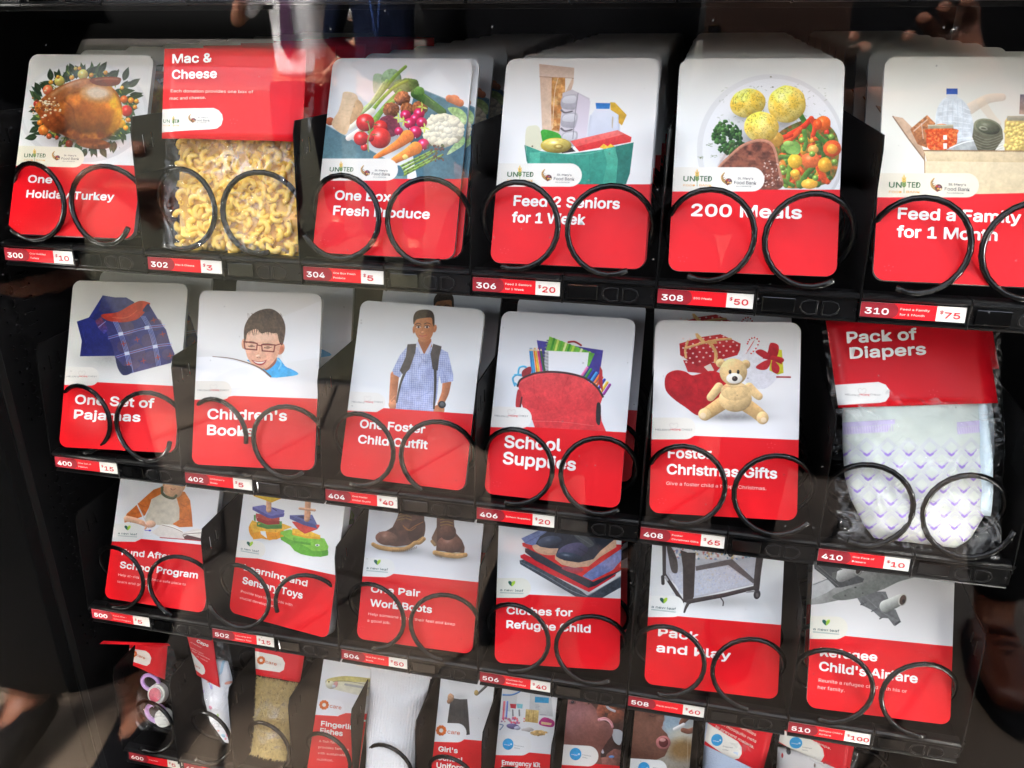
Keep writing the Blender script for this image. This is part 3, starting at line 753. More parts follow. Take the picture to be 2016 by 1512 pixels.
def food_logos(A, ux, uy, w1, sx, sy, w2, k=1.0):
    """'UNITED FOOD BANK' with a wheat ear for the I, and the second food bank's cornucopia mark"""
    cap = 36*k; x = ux
    A.text('UN', x, uy, x+w1*.40, cap, GREENTXT, 1.6, 'logo_lettering'); A.text('TED', x+w1*.58, uy, x+w1, cap, GREENTXT, 1.6, 'logo_lettering')
    A.text('FOOD', x, uy+cap*.72, x+w1*.42, cap*.40, ORANGETXT, .8, 'logo_lettering'); A.text('BANK', x+w1*.56, uy+cap*.72, x+w1, cap*.40, ORANGETXT, .8, 'logo_lettering')
    wx = x+w1*.485
    for i in range(4):
        c = (96, 128, 62) if i > 1 else (220, 170, 70)
        for s in (-1, 1): A.ell(wx+s*5*k, uy-cap*1.15+i*11*k, 3.2*k, 8*k, c, ang=s*28, sh=.2)
    A.line([(wx, uy-cap*1.5), (wx, uy+cap*.7)], 2.2*k, (110, 140, 70), sh=0); A.ell(wx, uy-cap*1.45, 3*k, 8*k, (226, 178, 80), sh=.2)
    A.line([(sx+8*k, sy-52*k), (sx-4*k, sy-34*k), (sx+2*k, sy-14*k), (sx+20*k, sy-2*k)], 5*k, (176, 140, 88), 20*k, sh=.4)
    for i in range(5): A.line([(sx-5*k+i*5*k, sy-34*k+i*9*k), (sx+5*k+i*5*k, sy-38*k+i*8*k)], 1.6*k, (70, 50, 36), sh=0)
    A.ell(sx+30*k, sy-8*k, 17*k, 16*k, (86, 62, 52), sh=.3)
    for dx, dy, c in ((22, -14, (170, 60, 50)), (34, -12, (150, 90, 120)), (28, -2, (206, 150, 70)), (40, 0, (220, 190, 150)), (24, 6, (120, 60, 50))): A.ell(sx+dx*k, sy+dy*k, 6*k, 5.5*k, c, sh=.3)
    A.text("St. Mary's", sx+76*k, sy-18*k, sx+76*k+w2*.55, 15*k, GREYTXT, 1.2, 'logo_lettering'); A.text('Food Bank', sx+58*k, sy+6*k, sx+56*k+w2*.8, 23*k, GREYTXT, .6, 'logo_lettering')
    A.text('ALLIANCE', sx+66*k, sy+20*k, sx+66*k+w2*.55, 8*k, GREYTXT, .8, 'logo_lettering')
def chest_logo(A, x, y, w, k=1.0):
    hx = x+w*.5
    for s in (-1, 1):
        A.line([(hx, y-4*k), (hx+s*20*k, y-20*k), (hx+s*24*k, y-36*k), (hx+s*12*k, y-44*k), (hx, y-34*k)], 1.8*k, (186, 176, 172), sh=0, a=.8)
    A.text("HELEN'S", x, y, x+w*.40, 15*k, GREYTXT, .1, 'logo_lettering'); A.text('HOPE', x+w*.41, y, x+w*.69, 15*k, REDTXT, 2, 'logo_lettering'); A.text('CHEST', x+w*.71, y, x+w, 15*k, GREYTXT, .1, 'logo_lettering')
def leaf_logo(A, x, y, w, y1, k=1.0):
    hx = x+w*.5; hy = (y+y1)/2-64*k
    A.poly([(hx, hy+22*k), (hx-26*k, hy-2*k), (hx-26*k, hy-20*k), (hx-10*k, hy-20*k), (hx, hy-8*k)], (40, 98, 84), (20, 70, 66), smooth=True)
    A.poly([(hx, hy+22*k), (hx, hy-6*k), (hx+12*k, hy-20*k), (hx+28*k, hy-20*k), (hx+24*k, hy+2*k)], (176, 206, 62), (140, 186, 60), smooth=True)
    A.text('a new leaf', x, y, x+w, 27*k, TEALTXT, 1.0, 'logo_lettering', y1=y1)
    A.line([(x, y+12*k), (x+w, y1+12*k)], 2.4*k, (110, 150, 150), sh=0, smooth=False)
    for i in range(22):
        t = i/22; A.line([(x+w*t, y+17*k+(y1-y)*t), (x+w*(t+.025), y+17*k+(y1-y)*(t+.025))], 3*k, (130, 150, 150), sh=0, smooth=False, a=.8)
def care_logo(A, x, y, k, x1, y1):
    for i in range(10):
        a = 2*math.pi*i/10; A.ell(x+26*k*math.cos(a), y+26*k*math.sin(a), 12*k, 12*k, (214, 106, 40), sh=.1)
    A.ell(x, y, 13*k, 13*k, (240, 232, 222), sh=0)
    A.text('care', x+44*k, y+20*k, x1, 40*k, CARETXT, .9, 'logo_lettering', y1=y1)
def globe_logo(A, x, y, r, tx, ty, w):
    A.ell(x, y, r, r*1.05, (52, 156, 214), sh=.05)
    A.text('unicef', x-r*.72, y+r*.12, x+r*.35, r*.30, WHITE, .6, 'logo_lettering'); A.ell(x+r*.58, y+r*.02, r*.17, r*.17, (200, 228, 242), sh=0)
    A.text('Inspired', tx, ty-14, tx+w, 13, GREYTXT, 0, 'logo_lettering'); A.text('Gifts', tx, ty+10, tx+w*.6, 13, GREYTXT, 0, 'logo_lettering')
PAINT = {}
def paint(k):
    def d(f): PAINT[k] = f; return f
    return d

@paint(300)
def _(A):
    A.grad((236, 236, 230), (246, 246, 246)); A.ell(540, 460, 420, 330, (228, 229, 228), sh=.05); A.ell(540, 455, 395, 305, (240, 240, 240), sh=.04)
    A.shadow(540, 520, 330, 220, .35)
    q = np.random.default_rng(4)
    dk = [(36, 52, 34), (48, 66, 40), (28, 42, 30), (60, 82, 52), (44, 70, 56)]
    for i in range(120):
        a = q.uniform(0, 2*math.pi); rr = q.uniform(.80, 1.02); x, y = 545+300*rr*math.cos(a), 450+238*rr*math.sin(a)
        A.leaf(x, y, q.uniform(45, 105), q.uniform(20, 40), math.degrees(a)+q.uniform(-55, 55), dk[q.integers(5)], (92, 112, 70) if i % 3 == 0 else None)
    for x, y, L, an in ((330, 260, 80, -95), (400, 260, 80, -130), (480, 210, 70, -115), (640, 210, 90, -55), (700, 230, 80, -25), (800, 260, 95, -70), (830, 300, 95, -35), (840, 350, 90, 5), (840, 370, 90, -20), (260, 330, 70, -120), (240, 620, 80, 170), (650, 690, 80, 60), (560, 700, 70, 120), (740, 650, 80, 95), (250, 560, 70, 150)):
        A.leaf(x, y, L, 42, an, dk[int(L) % 5], (92, 112, 70))
    for i in range(60):
        a = q.uniform(0, 2*math.pi); x, y = 545+300*math.cos(a)*q.uniform(.86, 1.05), 450+232*math.sin(a)*q.uniform(.86, 1.05)
        A.leaf(x, y, q.uniform(18, 40), 9, q.uniform(0, 360), (122, 136, 62))
    fr = [(385, 262, 33, (198, 196, 104)), (537, 220, 34, (196, 198, 110)), (310, 320, 33, (206, 120, 78)), (820, 455, 36, (186, 62, 52)), (803, 380, 24, (208, 110, 50)), (848, 387, 19, (222, 150, 50)), (884, 392, 15, (226, 160, 54)), (874, 430, 14, (220, 150, 60)), (790, 540, 26, (214, 176, 56)), (814, 565, 17, (226, 160, 48)), (830, 515, 16, (214, 140, 60)), (330, 270, 15, (222, 162, 56)), (465, 240, 16, (224, 170, 62)), (592, 224, 15, (222, 160, 60)), (684, 208, 14, (220, 158, 56)), (515, 180, 12, (222, 160, 56)), (790, 306, 13, (220, 170, 66)), (282, 580, 34, (206, 128, 50)), (258, 532, 18, (210, 130, 46)), (318, 620, 18, (170, 88, 44)), (368, 628, 13, (168, 70, 40)), (240, 410, 24, (150, 62, 44)), (448, 668, 24, (150, 66, 34)), (490, 182, 12, (210, 190, 90)), (375, 235, 12, (224, 164, 60))]
    for x, y, r, c in fr: A.ell(x, y, r, r*1.02, c, sh=.5, hl=.35, c2=[min(255, c[0]+14), c[1]-20, c[2]-10], seed=int(x))
    # the bird
    A.shadow(560, 640, 230, 60, .6)
    A.poly([(225, 430), (300, 350), (400, 290), (500, 252), (570, 245), (650, 262), (745, 320), (785, 400), (788, 480), (760, 570), (690, 625), (590, 650), (480, 640), (390, 600), (320, 540), (250, 480)], (158, 84, 32), (112, 50, 18), smooth=True, tex=.22, ts=46, tcol=(196, 120, 46), tc=.25)
    A.ell(700, 470, 92, 140, (196, 122, 34), ang=-8, sh=.55, rough=.06, c2=(222, 156, 48), ts=46, tex=.14, li=(.45, -.55), a=.9, soft=10)
    A.ell(560, 470, 170, 130, (166, 90, 34), ang=10, sh=.6, rough=.06, c2=(190, 112, 44), ts=50, tex=.18, li=(.1, -.8), a=.85, soft=10)
    A.poly([(300, 372), (350, 318), (440, 276), (540, 250), (600, 258), (560, 300), (480, 330), (420, 372), (360, 420), (310, 420)], (196, 126, 78), (150, 82, 40), smooth=True, tex=.18, ts=24, soft=6)
    A.line([(340, 352), (420, 300), (520, 268)], 18, (226, 178, 136), 10, sh=.1, a=.6, soft=8)
    A.poly([(520, 330), (560, 296), (640, 290), (720, 318), (735, 360), (690, 400), (600, 400), (540, 376)], (226, 180, 138), (206, 142, 82), smooth=True, tex=.10, ts=20, soft=14)
    A.poly([(560, 330), (610, 306), (680, 318), (700, 350), (650, 376), (590, 370)], (244, 226, 206), (232, 204, 174), smooth=True, tex=.08, ts=12, soft=12)
    A.poly([(580, 262), (600, 244), (700, 234), (775, 240), (782, 262), (760, 288), (690, 296), (620, 286)], (150, 72, 40), (110, 46, 22), smooth=True, tex=.2, ts=18); A.line([(620, 256), (690, 248), (765, 252)], 9, (206, 146, 112), 5, sh=.1, a=.7, soft=4)
    A.ell(350, 520, 105, 66, (112, 52, 22), ang=38, sh=.6, rough=.08, c2=(146, 76, 36), ts=34, tex=.25, soft=6)
    A.line([(420, 392), (470, 440), (486, 520), (520, 600)], 10, (96, 42, 18), 5, sh=.1, a=.5, soft=5); A.line([(740, 350), (772, 420), (766, 540)], 14, (232, 174, 60), 8, a=.5, sh=.2, soft=6)
    A.ell(605, 668, 112, 34, (150, 80, 38), ang=6, sh=.5, c2=(112, 56, 28), ts=20)
    A.poly([(400, 590), (520, 636), (640, 640), (720, 600), (700, 640), (600, 668), (470, 656)], (84, 36, 14), smooth=True, a=.6, soft=8)
    A.ell(560, 520, 200, 110, (110, 50, 18), ang=4, sh=.2, a=.25, rough=.1, soft=24)
    for i in range(70):
        x, y = q.normal(300, 42), q.normal(430, 26); A.ell(x, y, q.uniform(5, 12), q.uniform(4, 9), [(222, 190, 150), (166, 112, 66), (240, 222, 196), (120, 60, 34)][q.integers(4)], sh=.4)
    red_band(A, 782, 812); pill(A, 680, 545, 810, .03, (233, 228, 206))
    food_logos(A, 157, 755, 138, 345, 765, 145, .92)
    A.text('One', 182, 918, 336, 58, WHITE, 3, 'headline'); A.text('Holiday Turkey', 172, 1014, 738, 58, WHITE, 3, 'headline'); tri_dots(A, 90, 1170)

@paint(304)
def _(A):
    A.grad((238, 240, 242), (248, 249, 250))
    tl = (96, 132, 146)
    A.poly([(690, 272), (1000, 400), (990, 830), (700, 830), (640, 500)], tl, (72, 112, 128), tex=.06)
    A.poly([(150, 495), (260, 560), (640, 780), (640, 840), (100, 840)], tl, (110, 146, 150), tex=.06)
    A.line([(150, 497), (640, 780)], 5, (150, 178, 184), sh=0, smooth=False); A.line([(690, 274), (1000, 405)], 4, (140, 168, 176), sh=0, smooth=False)
    A.line([(915, 350), (925, 352)], 54, (214, 138, 98), sh=.3); A.line([(890, 345), (955, 372)], 44, (206, 130, 92), sh=.35, smooth=False)
    A.ell(180, 480, 26, 24, (176, 96, 66), sh=.3)
    A.shadow(560, 560, 330, 160, .35)
    A.poly([(440, 205), (495, 210), (470, 290), (440, 310)], (176, 200, 164), (206, 220, 196), smooth=True, tex=.1)
    A.ell(545, 230, 60, 62, (150, 176, 138), ang=20, sh=.4, tex=.15, ts=14); A.ell(650, 265, 60, 42, (92, 124, 62), sh=.4, rough=.15, tex=.3, ts=14); A.ell(605, 280, 50, 50, (110, 140, 80), sh=.4, rough=.1, tex=.2)
    for p, w, c in (([(630, 155), (560, 220), (470, 330), (300, 510)], 26, (150, 182, 88)), ([(520, 240), (440, 360), (300, 480)], 30, (182, 204, 128)), ([(640, 240), (560, 280), (460, 380), (380, 500)], 24, (140, 176, 70)), ([(600, 300), (520, 380), (440, 480)], 34, (120, 158, 66)), ([(560, 360), (480, 430), (420, 540)], 34, (130, 168, 76)), ([(500, 250), (400, 400), (330, 440)], 18, (206, 220, 160))):
        A.line(p, w*.7, c, w, sh=.3, tex=.1, ts=9)
    A.line([(430, 420), (300, 520)], 40, (238, 232, 214), 30, sh=.2); A.line([(420, 500), (290, 580)], 44, (240, 226, 216), 34, sh=.2)
    A.poly([(265, 305), (335, 320), (345, 380), (300, 500), (268, 560), (190, 500), (230, 420), (250, 350)], (238, 212, 178), (226, 190, 150), smooth=True, tex=.05)
    A.poly([(340, 350), (378, 390), (360, 440), (300, 500), (310, 430)], (226, 190, 146), (206, 164, 120), smooth=True)
    for y in (340, 375, 410, 450): A.line([(250, y), (300, y+8), (340, y+2)], 2, (206, 172, 134), sh=0, a=.5)
    for x, y, r in ((610, 345, 48), (545, 412, 50), (640, 410, 44), (714, 402, 48)): A.ell(x, y, r, r*.9, (128, 76, 44), sh=.6, rough=.12, rs=14, tex=.35, ts=9, c2=(160, 100, 62), seed=x)
    A.line([(690, 315), (760, 360), (850, 425)], 60, (70, 104, 50), 46, sh=.5, tex=.15, ts=10); A.line([(705, 290), (800, 370)], 6, (130, 160, 90), sh=0, a=.7); A.ell(710, 300, 34, 26, (108, 150, 74), sh=.3, rough=.2, tex=.2, ts=8)
    A.poly([(560, 450), (600, 520), (560, 570), (500, 560), (470, 500), (490, 455)], (136, 62, 76), (106, 44, 60), smooth=True, tex=.3, ts=12)
    A.poly([(880, 405), (940, 400), (990, 440), (985, 500), (940, 470)], (150, 184, 112), (196, 214, 160), smooth=True, tex=.25, ts=12)
    A.poly([(900, 640), (970, 570), (975, 620), (880, 680)], (140, 180, 110), (196, 216, 168), smooth=True, tex=.25, ts=12)
    q = np.random.default_rng(3)
    A.ell(850, 535, 125, 100, (214, 204, 176), sh=.3, rough=.08, rs=24)
    for i in range(110):
        a, r = q.uniform(0, 6.28), math.sqrt(q.uniform(0, 1)); x, y = 850+118*r*math.cos(a), 530+92*r*math.sin(a)
        A.ell(x, y, q.uniform(12, 24), q.uniform(11, 20), (240-12*r, 233-14*r, 212-20*r), sh=.22, seed=i, tex=.04, ts=5)
    def sph(x, y, r, c, hl=.5): A.ell(x, y, r, r*.97, c, sh=.55, hl=hl)
    for x, y, r in ((480, 515, 42), (385, 635, 22), (365, 582, 44)): sph(x, y, r, (190, 46, 42))
    sph(390, 488, 54, (196, 48, 44)); sph(478, 580, 64, (200, 52, 46)); sph(420, 580, 22, (180, 40, 40), .2)
    A.line([(405, 480), (418, 540), (405, 600), (410, 660)], 7, (150, 158, 96), 9, sh=.2)
    for x, y in ((405, 485), (450, 500), (370, 540), (440, 560)):
        for a in range(5): A.line([(x, y), (x+22*math.cos(a*1.25), y+12*math.sin(a*1.25))], 4, (96, 116, 60), 1.5, sh=0)
    for x, y, r in ((630, 445, 32), (710, 435, 33), (685, 465, 28), (655, 493, 34), (726, 488, 32), (688, 545, 38), (735, 618, 35), (590, 540, 26)): sph(x, y, r, (184, 32, 78), .7); A.ell(x, y+r*.9, 3, 5, (240, 200, 210), sh=0)
    for x, y in ((590, 460), (620, 480), (730, 395), (745, 520)):
        for a in range(4): A.leaf(x, y, 34, 10, a*80+20, (176, 190, 90))
    A.line([(640, 570), (580, 620), (450, 695)], 78, (232, 128, 56), 24, sh=.4, tex=.06, ts=9); A.line([(690, 640), (640, 670), (560, 715)], 78, (236, 140, 64), 40, sh=.4, tex=.06, ts=9)
    for x, y, an in ((640, 580, 60), (600, 610, 60), (560, 640, 60), (660, 650, 60), (620, 690, 60)): A.line([(x-12, y-18), (x+4, y+10)], 2, (206, 100, 40), sh=0, a=.6)
    A.ell(628, 692, 16, 16, (222, 196, 110), sh=.3, rough=.3)
    for i, (x0, y0, x1, y1) in enumerate(((560, 790, 760, 690), (590, 800, 800, 690), (600, 775, 820, 650), (620, 800, 850, 680), (560, 770, 780, 660))):
        A.line([(x0, y0), (x1, y1)], 15, (128, 156, 68), 12, sh=.4, tex=.15, ts=6)
        for t in np.linspace(.1, 1, 7): A.ell(x0+(x1-x0)*t, y0+(y1-y0)*t, 7, 3.5, (84, 96, 58) if t < .7 else (96, 78, 62), ang=-30, sh=.2)
    A.dots(40, (760, 620, 860, 720), 6, (98, 84, 62), 5, None)
    A.poly([(575, 750), (600, 748), (620, 800), (575, 800)], (70, 108, 124), smooth=True)
    red_band(A, 822, 824); pill(A, 702, 585, 834, .0)
    food_logos(A, 178, 778, 140, 372, 795, 140, .98)
    A.text('One Box', 210, 945, 540, 66, WHITE, 3, 'headline'); A.text('Fresh Produce', 200, 1036, 772, 66, WHITE, 3, 'headline'); tri_dots(A, 125, 1190); tri_dots(A, 780, 850)

@paint(306)
def _(A):
    A.grad((232, 231, 228), (250, 250, 252)); A.shadow(640, 800, 330, 60, .12)
    A.poly([(412, 134), (612, 156), (608, 240), (590, 300), (560, 560), (430, 540), (420, 320)], (214, 182, 160), (222, 196, 172), tex=.05)
    A.poly([(412, 134), (612, 156), (608, 215), (414, 204)], (206, 178, 160), (222, 200, 184)); A.line([(414, 206), (608, 216)], 3, (150, 120, 104), sh=0, smooth=False)
    A.poly([(484, 210), (560, 212), (566, 300), (540, 520), (484, 515), (480, 380)], (196, 140, 84), (178, 116, 62), tex=.25, ts=24, tcol=(214, 168, 110), tc=.3)
    A.line([(520, 212), (500, 300), (488, 500)], 5, (236, 214, 190), sh=0, a=.7); A.poly([(560, 214), (600, 216), (560, 300)], (236, 224, 210))
    # egg box
    A.poly([(545, 300), (600, 280), (700, 330), (690, 480), (680, 560), (600, 570), (525, 540), (540, 400)], (198, 192, 198), (214, 206, 214), tex=.03)
    A.poly([(630, 300), (704, 345), (682, 552), (605, 566)], (212, 202, 214), (222, 212, 224), smooth=False)
    for y in (320, 425, 530):
        A.poly([(548, y), (628, y-10), (622, y+58), (602, y+76), (538, y+62)], (186, 184, 190), (166, 162, 170), smooth=True); A.poly([(556, y+2), (618, y-4), (612, y+36), (548, y+34)], (222, 220, 226), (196, 196, 202), smooth=True)
        A.line([(538, y+78), (560, y+92), (600, y+84)], 12, (110, 104, 110), 8, sh=.2)
    A.line([(634, 300), (616, 430), (604, 562)], 5, (150, 146, 154), sh=0, smooth=False)
    # milk
    A.poly([(735, 385), (812, 385), (866, 425), (868, 520), (856, 600), (690, 600), (706, 430)], (226, 229, 240), (198, 204, 222), smooth=False, tex=.02)
    A.line([(706, 430), (692, 520), (690, 598)], 10, (196, 202, 220), sh=.1, a=.8, soft=4); A.line([(866, 430), (866, 520), (856, 590)], 12, (188, 194, 214), sh=.1, a=.8, soft=4)
    A.poly([(734, 356), (818, 358), (814, 390), (738, 390)], (46, 110, 184), (70, 140, 208)); A.poly([(828, 440), (836, 440), (832, 500), (826, 490)], (196, 186, 170), smooth=True)
    A.poly([(818, 352), (845, 354), (912, 425), (885, 485), (866, 470), (866, 425), (820, 395)], (218, 178, 66), (196, 150, 50), tex=.12)
    # bag contents
    A.poly([(425, 512), (520, 530), (530, 570), (430, 600)], (70, 168, 60), (48, 150, 44), smooth=True); A.poly([(336, 510), (370, 486), (410, 494), (426, 560), (430, 620), (340, 640)], (228, 226, 200), (214, 212, 186), smooth=True)
    A.ell(372, 604, 5, 4, (90, 80, 60))
    A.poly([(590, 575), (860, 512), (940, 552), (935, 580), (640, 634)], (226, 84, 78), (206, 40, 44), tex=.03); A.poly([(590, 575), (860, 512), (900, 534), (620, 608)], (238, 126, 120), (226, 84, 80))
    A.poly([(560, 580), (620, 634), (540, 645)], (50, 40, 38))
    A.ell(508, 600, 88, 44, (176, 152, 60), sh=.5, hl=.4); A.ell(510, 594, 78, 34, (198, 178, 92), sh=.4, hl=.5); A.ell(522, 606, 28, 14, (158, 134, 58), sh=.3); A.ell(522, 604, 16, 7, (214, 196, 120), sh=.1); A.line([(430, 590), (470, 570), (540, 566)], 4, (236, 222, 160), sh=0, a=.8)
    for x in (780, 820, 905): A.poly([(x-24, 612), (x, 590), (x+26, 606), (x+10, 622)], (236, 190, 60))
    # bag
    A.poly([(336, 600), (420, 632), (560, 650), (760, 625), (952, 582), (945, 620), (905, 830), (345, 830), (343, 700)], (64, 152, 132), (44, 132, 116), tex=.05, ts=40)
    A.poly([(850, 604), (952, 582), (930, 760), (905, 830), (850, 830)], (44, 122, 108), (36, 110, 100), tex=.05)
    A.poly([(780, 624), (845, 610), (862, 680), (850, 830), (772, 830), (800, 700)], (84, 176, 150), (60, 150, 130), smooth=False); A.poly([(356, 640), (418, 638), (414, 720), (356, 720)], (88, 178, 152), (68, 160, 140))
    A.line([(412, 638), (640, 652), (770, 630)], 4, (96, 180, 158), sh=0)
    for x in (345, 700, 900): A.line([(x, 660), (x+4, 820)], 2.5, (36, 110, 98), sh=0, a=.6)
    A.line([(330, 600), (342, 690)], 5, (30, 110, 96), sh=0)
    red_band(A, 822, 822); pill(A, 702, 656, 836, 0)
    food_logos(A, 229, 778, 148, 434, 792, 150, 1.05)
    A.text('Feed 2 Seniors', 266, 943, 870, 70, WHITE, 3, 'headline'); A.text('for 1 Week', 256, 1038, 672, 70, WHITE, 3, 'headline'); tri_dots(A, 190, 1195)

@paint(308)
def _(A):
    A.grad((236, 237, 232), (244, 244, 248)); A.ell(640, 600, 410, 415, (222, 222, 222), sh=.04); A.ell(645, 605, 385, 395, (236, 236, 238), sh=.03)
    q = np.random.default_rng(9); A.shadow(700, 640, 300, 230, .25); A.shadow(520, 600, 200, 150, .2)
    for i in range(150):
        x, y = q.uniform(340, 950), q.uniform(240, 460); A.line([(x, y), (x+q.uniform(-14, 14), y+q.uniform(-9, 9))], 2.6, (84, 94, 50), 1.5, sh=0, a=.6 if i < 60 else 0 if q.random() < .5 else .5)
    # vegetables
    A.poly([(640, 560), (720, 480), (880, 430), (1000, 520), (1005, 700), (940, 790), (720, 812), (690, 720), (660, 620)], (96, 104, 52), (120, 110, 56), smooth=True, tex=.4, ts=20, tcol=(172, 96, 44), tc=.2)
    for i in range(70):
        x, y = q.uniform(690, 960), q.uniform(500, 800); c = [(92, 128, 56), (196, 84, 40), (224, 162, 58), (70, 100, 44), (206, 60, 40)][q.integers(5)]
        A.ell(x, y, q.uniform(12, 34), q.uniform(9, 18), c, ang=q.uniform(0, 180), sh=.4, hl=.2, tex=.15, ts=6)
    for p, w, c in (([(800, 410), (850, 480), (950, 570)], 30, (74, 122, 50)), ([(740, 520), (810, 480), (860, 430)], 34, (206, 62, 40)), ([(720, 560), (760, 530), (800, 490)], 34, (222, 88, 50)), ([(690, 540), (750, 520)], 30, (212, 64, 40)), ([(720, 800), (735, 740), (740, 690)], 26, (106, 140, 56)), ([(800, 800), (830, 740), (870, 700)], 34, (80, 116, 48)), ([(690, 640), (740, 640), (780, 640)], 24, (90, 130, 60)), ([(900, 580), (925, 620), (925, 650)], 26, (72, 104, 46)), ([(820, 500), (830, 560), (820, 600)], 26, (90, 132, 60)), ([(900, 700), (925, 750), (950, 780)], 34, (212, 84, 44)), ([(700, 770), (760, 800)], 26, (84, 120, 50)), ([(860, 430), (880, 470), (870, 520)], 30, (216, 76, 46))):
        A.line(p, w, c, w*.8, sh=.45, tex=.12, ts=8)
    for x, y, rx, ry, c in ((925, 455, 42, 40, (232, 108, 46)), (975, 595, 50, 46, (226, 92, 44)), (975, 598, 30, 27, (238, 158, 60)), (855, 660, 55, 42, (224, 112, 62)), (770, 665, 40, 40, (228, 178, 60)), (935, 685, 38, 42, (224, 162, 54)), (770, 732, 26, 22, (230, 168, 60)), (850, 790, 46, 28, (228, 170, 66)), (665, 545, 42, 42, (206, 156, 70)), (870, 600, 30, 24, (222, 170, 90)), (700, 690, 20, 34, (204, 130, 50)), (895, 462, 24, 30, (222, 90, 40))):
        A.ell(x, y, rx, ry, c, sh=.35, hl=.2, tex=.08, ts=8, rough=.05)
    A.poly([(705, 570), (770, 555), (800, 580), (790, 625), (730, 620)], (112, 156, 76), (140, 180, 96), smooth=True)
    A.ell(735, 568, 30, 16, (150, 186, 100), sh=.3)
    for x, y in ((808, 548), (865, 625), (988, 668), (706, 726), (883, 757), (970, 530), (700, 700)): A.ell(x, y, 17, 16, (122, 158, 66), sh=.5, hl=.4)
    # potatoes
    def potato(x, y, rx, ry, an, s):
        A.shadow(x+6, y+ry*.75, rx*.95, ry*.5, .4, an); A.ell(x, y, rx, ry, (226, 190, 78), ang=an, sh=.42, hl=.18, rough=.03, c2=(236, 212, 120), ts=40, seed=s)
        for i in range(150):
            a, r = q.uniform(0, 6.28), math.sqrt(q.uniform(0, 1)); px_, py_ = x+rx*.92*r*math.cos(a), y+ry*.92*r*math.sin(a); an2 = q.uniform(0, 6.28); L = q.uniform(3, 9)
            A.line([(px_, py_), (px_+L*math.cos(an2), py_+L*math.sin(an2))], 2.6, [(124, 122, 50), (94, 98, 44), (150, 142, 62)][q.integers(3)], 1.6, sh=0, a=.75)
    potato(510, 345, 98, 80, -12, 2); potato(725, 350, 105, 102, -35, 5); potato(585, 476, 96, 84, 5, 7)
    # parsley
    for i in range(170):
        a, r = q.uniform(0, 6.28), math.sqrt(q.uniform(0, 1)); x, y = 400+82*r*math.cos(a)+.15*0, 540+95*r*math.sin(a)
        x += (y-540)*.15; A.ell(x, y, q.uniform(8, 17), q.uniform(6, 12), [(44, 78, 36), (60, 98, 48), (32, 60, 30), (78, 116, 60)][q.integers(4)], ang=q.uniform(0, 180), sh=.5, rough=.35, rs=6, seed=i)
    for x, y in ((325, 640), (250, 645), (350, 460), (300, 575)):
        for j in range(6): A.line([(x+q.uniform(-20, 20), y+q.uniform(-10, 10)), (x+q.uniform(-20, 20), y+q.uniform(-10, 10))], 2.5, (96, 116, 70), sh=0, a=.6)
    # steak
    st = [(345, 700), (400, 640), (470, 580), (560, 548), (630, 560), (662, 610), (676, 690), (697, 760), (690, 815), (560, 830), (345, 760)]
    A.poly([(x+4, y-6) for x, y in st], (172, 116, 96), smooth=True); A.poly(st, (140, 82, 62), (112, 66, 52), smooth=True, tex=.35, ts=26, tcol=(94, 54, 42), tc=.15)
    for i in range(14): A.line([(350+i*26, 690-i*4), (420+i*24, 570+i*18)], 9, (96, 52, 40), sh=0, a=.28, smooth=False, soft=5)
    for i in range(10): A.line([(360, 690+i*16-60), (690, 640+i*22)], 8, (186, 134, 110), sh=0, a=.20, smooth=False, soft=5)
    A.line([(350, 698), (410, 640), (480, 582), (565, 552), (632, 566), (662, 615), (680, 700), (696, 770)], 14, (196, 140, 116), 14, sh=.3, a=.8)
    for i in range(40): A.ell(q.uniform(600, 690), q.uniform(660, 800), q.uniform(2, 6), q.uniform(2, 5), (222, 200, 190), sh=.1, a=.8)
    for x, y in ((637, 200), (648, 256), (250, 646)): A.ell(x, y, 5, 3, (110, 110, 80), sh=0)
    red_band(A, 822, 822); pill(A, 698, 602, 832, 0)
    food_logos(A, 155, 775, 156, 372, 785, 155, 1.08)
    A.text('200 Meals', 200, 965, 804, 80, WHITE, 3, 'headline'); tri_dots(A, 130, 1195); tri_dots(A, 820, 860)

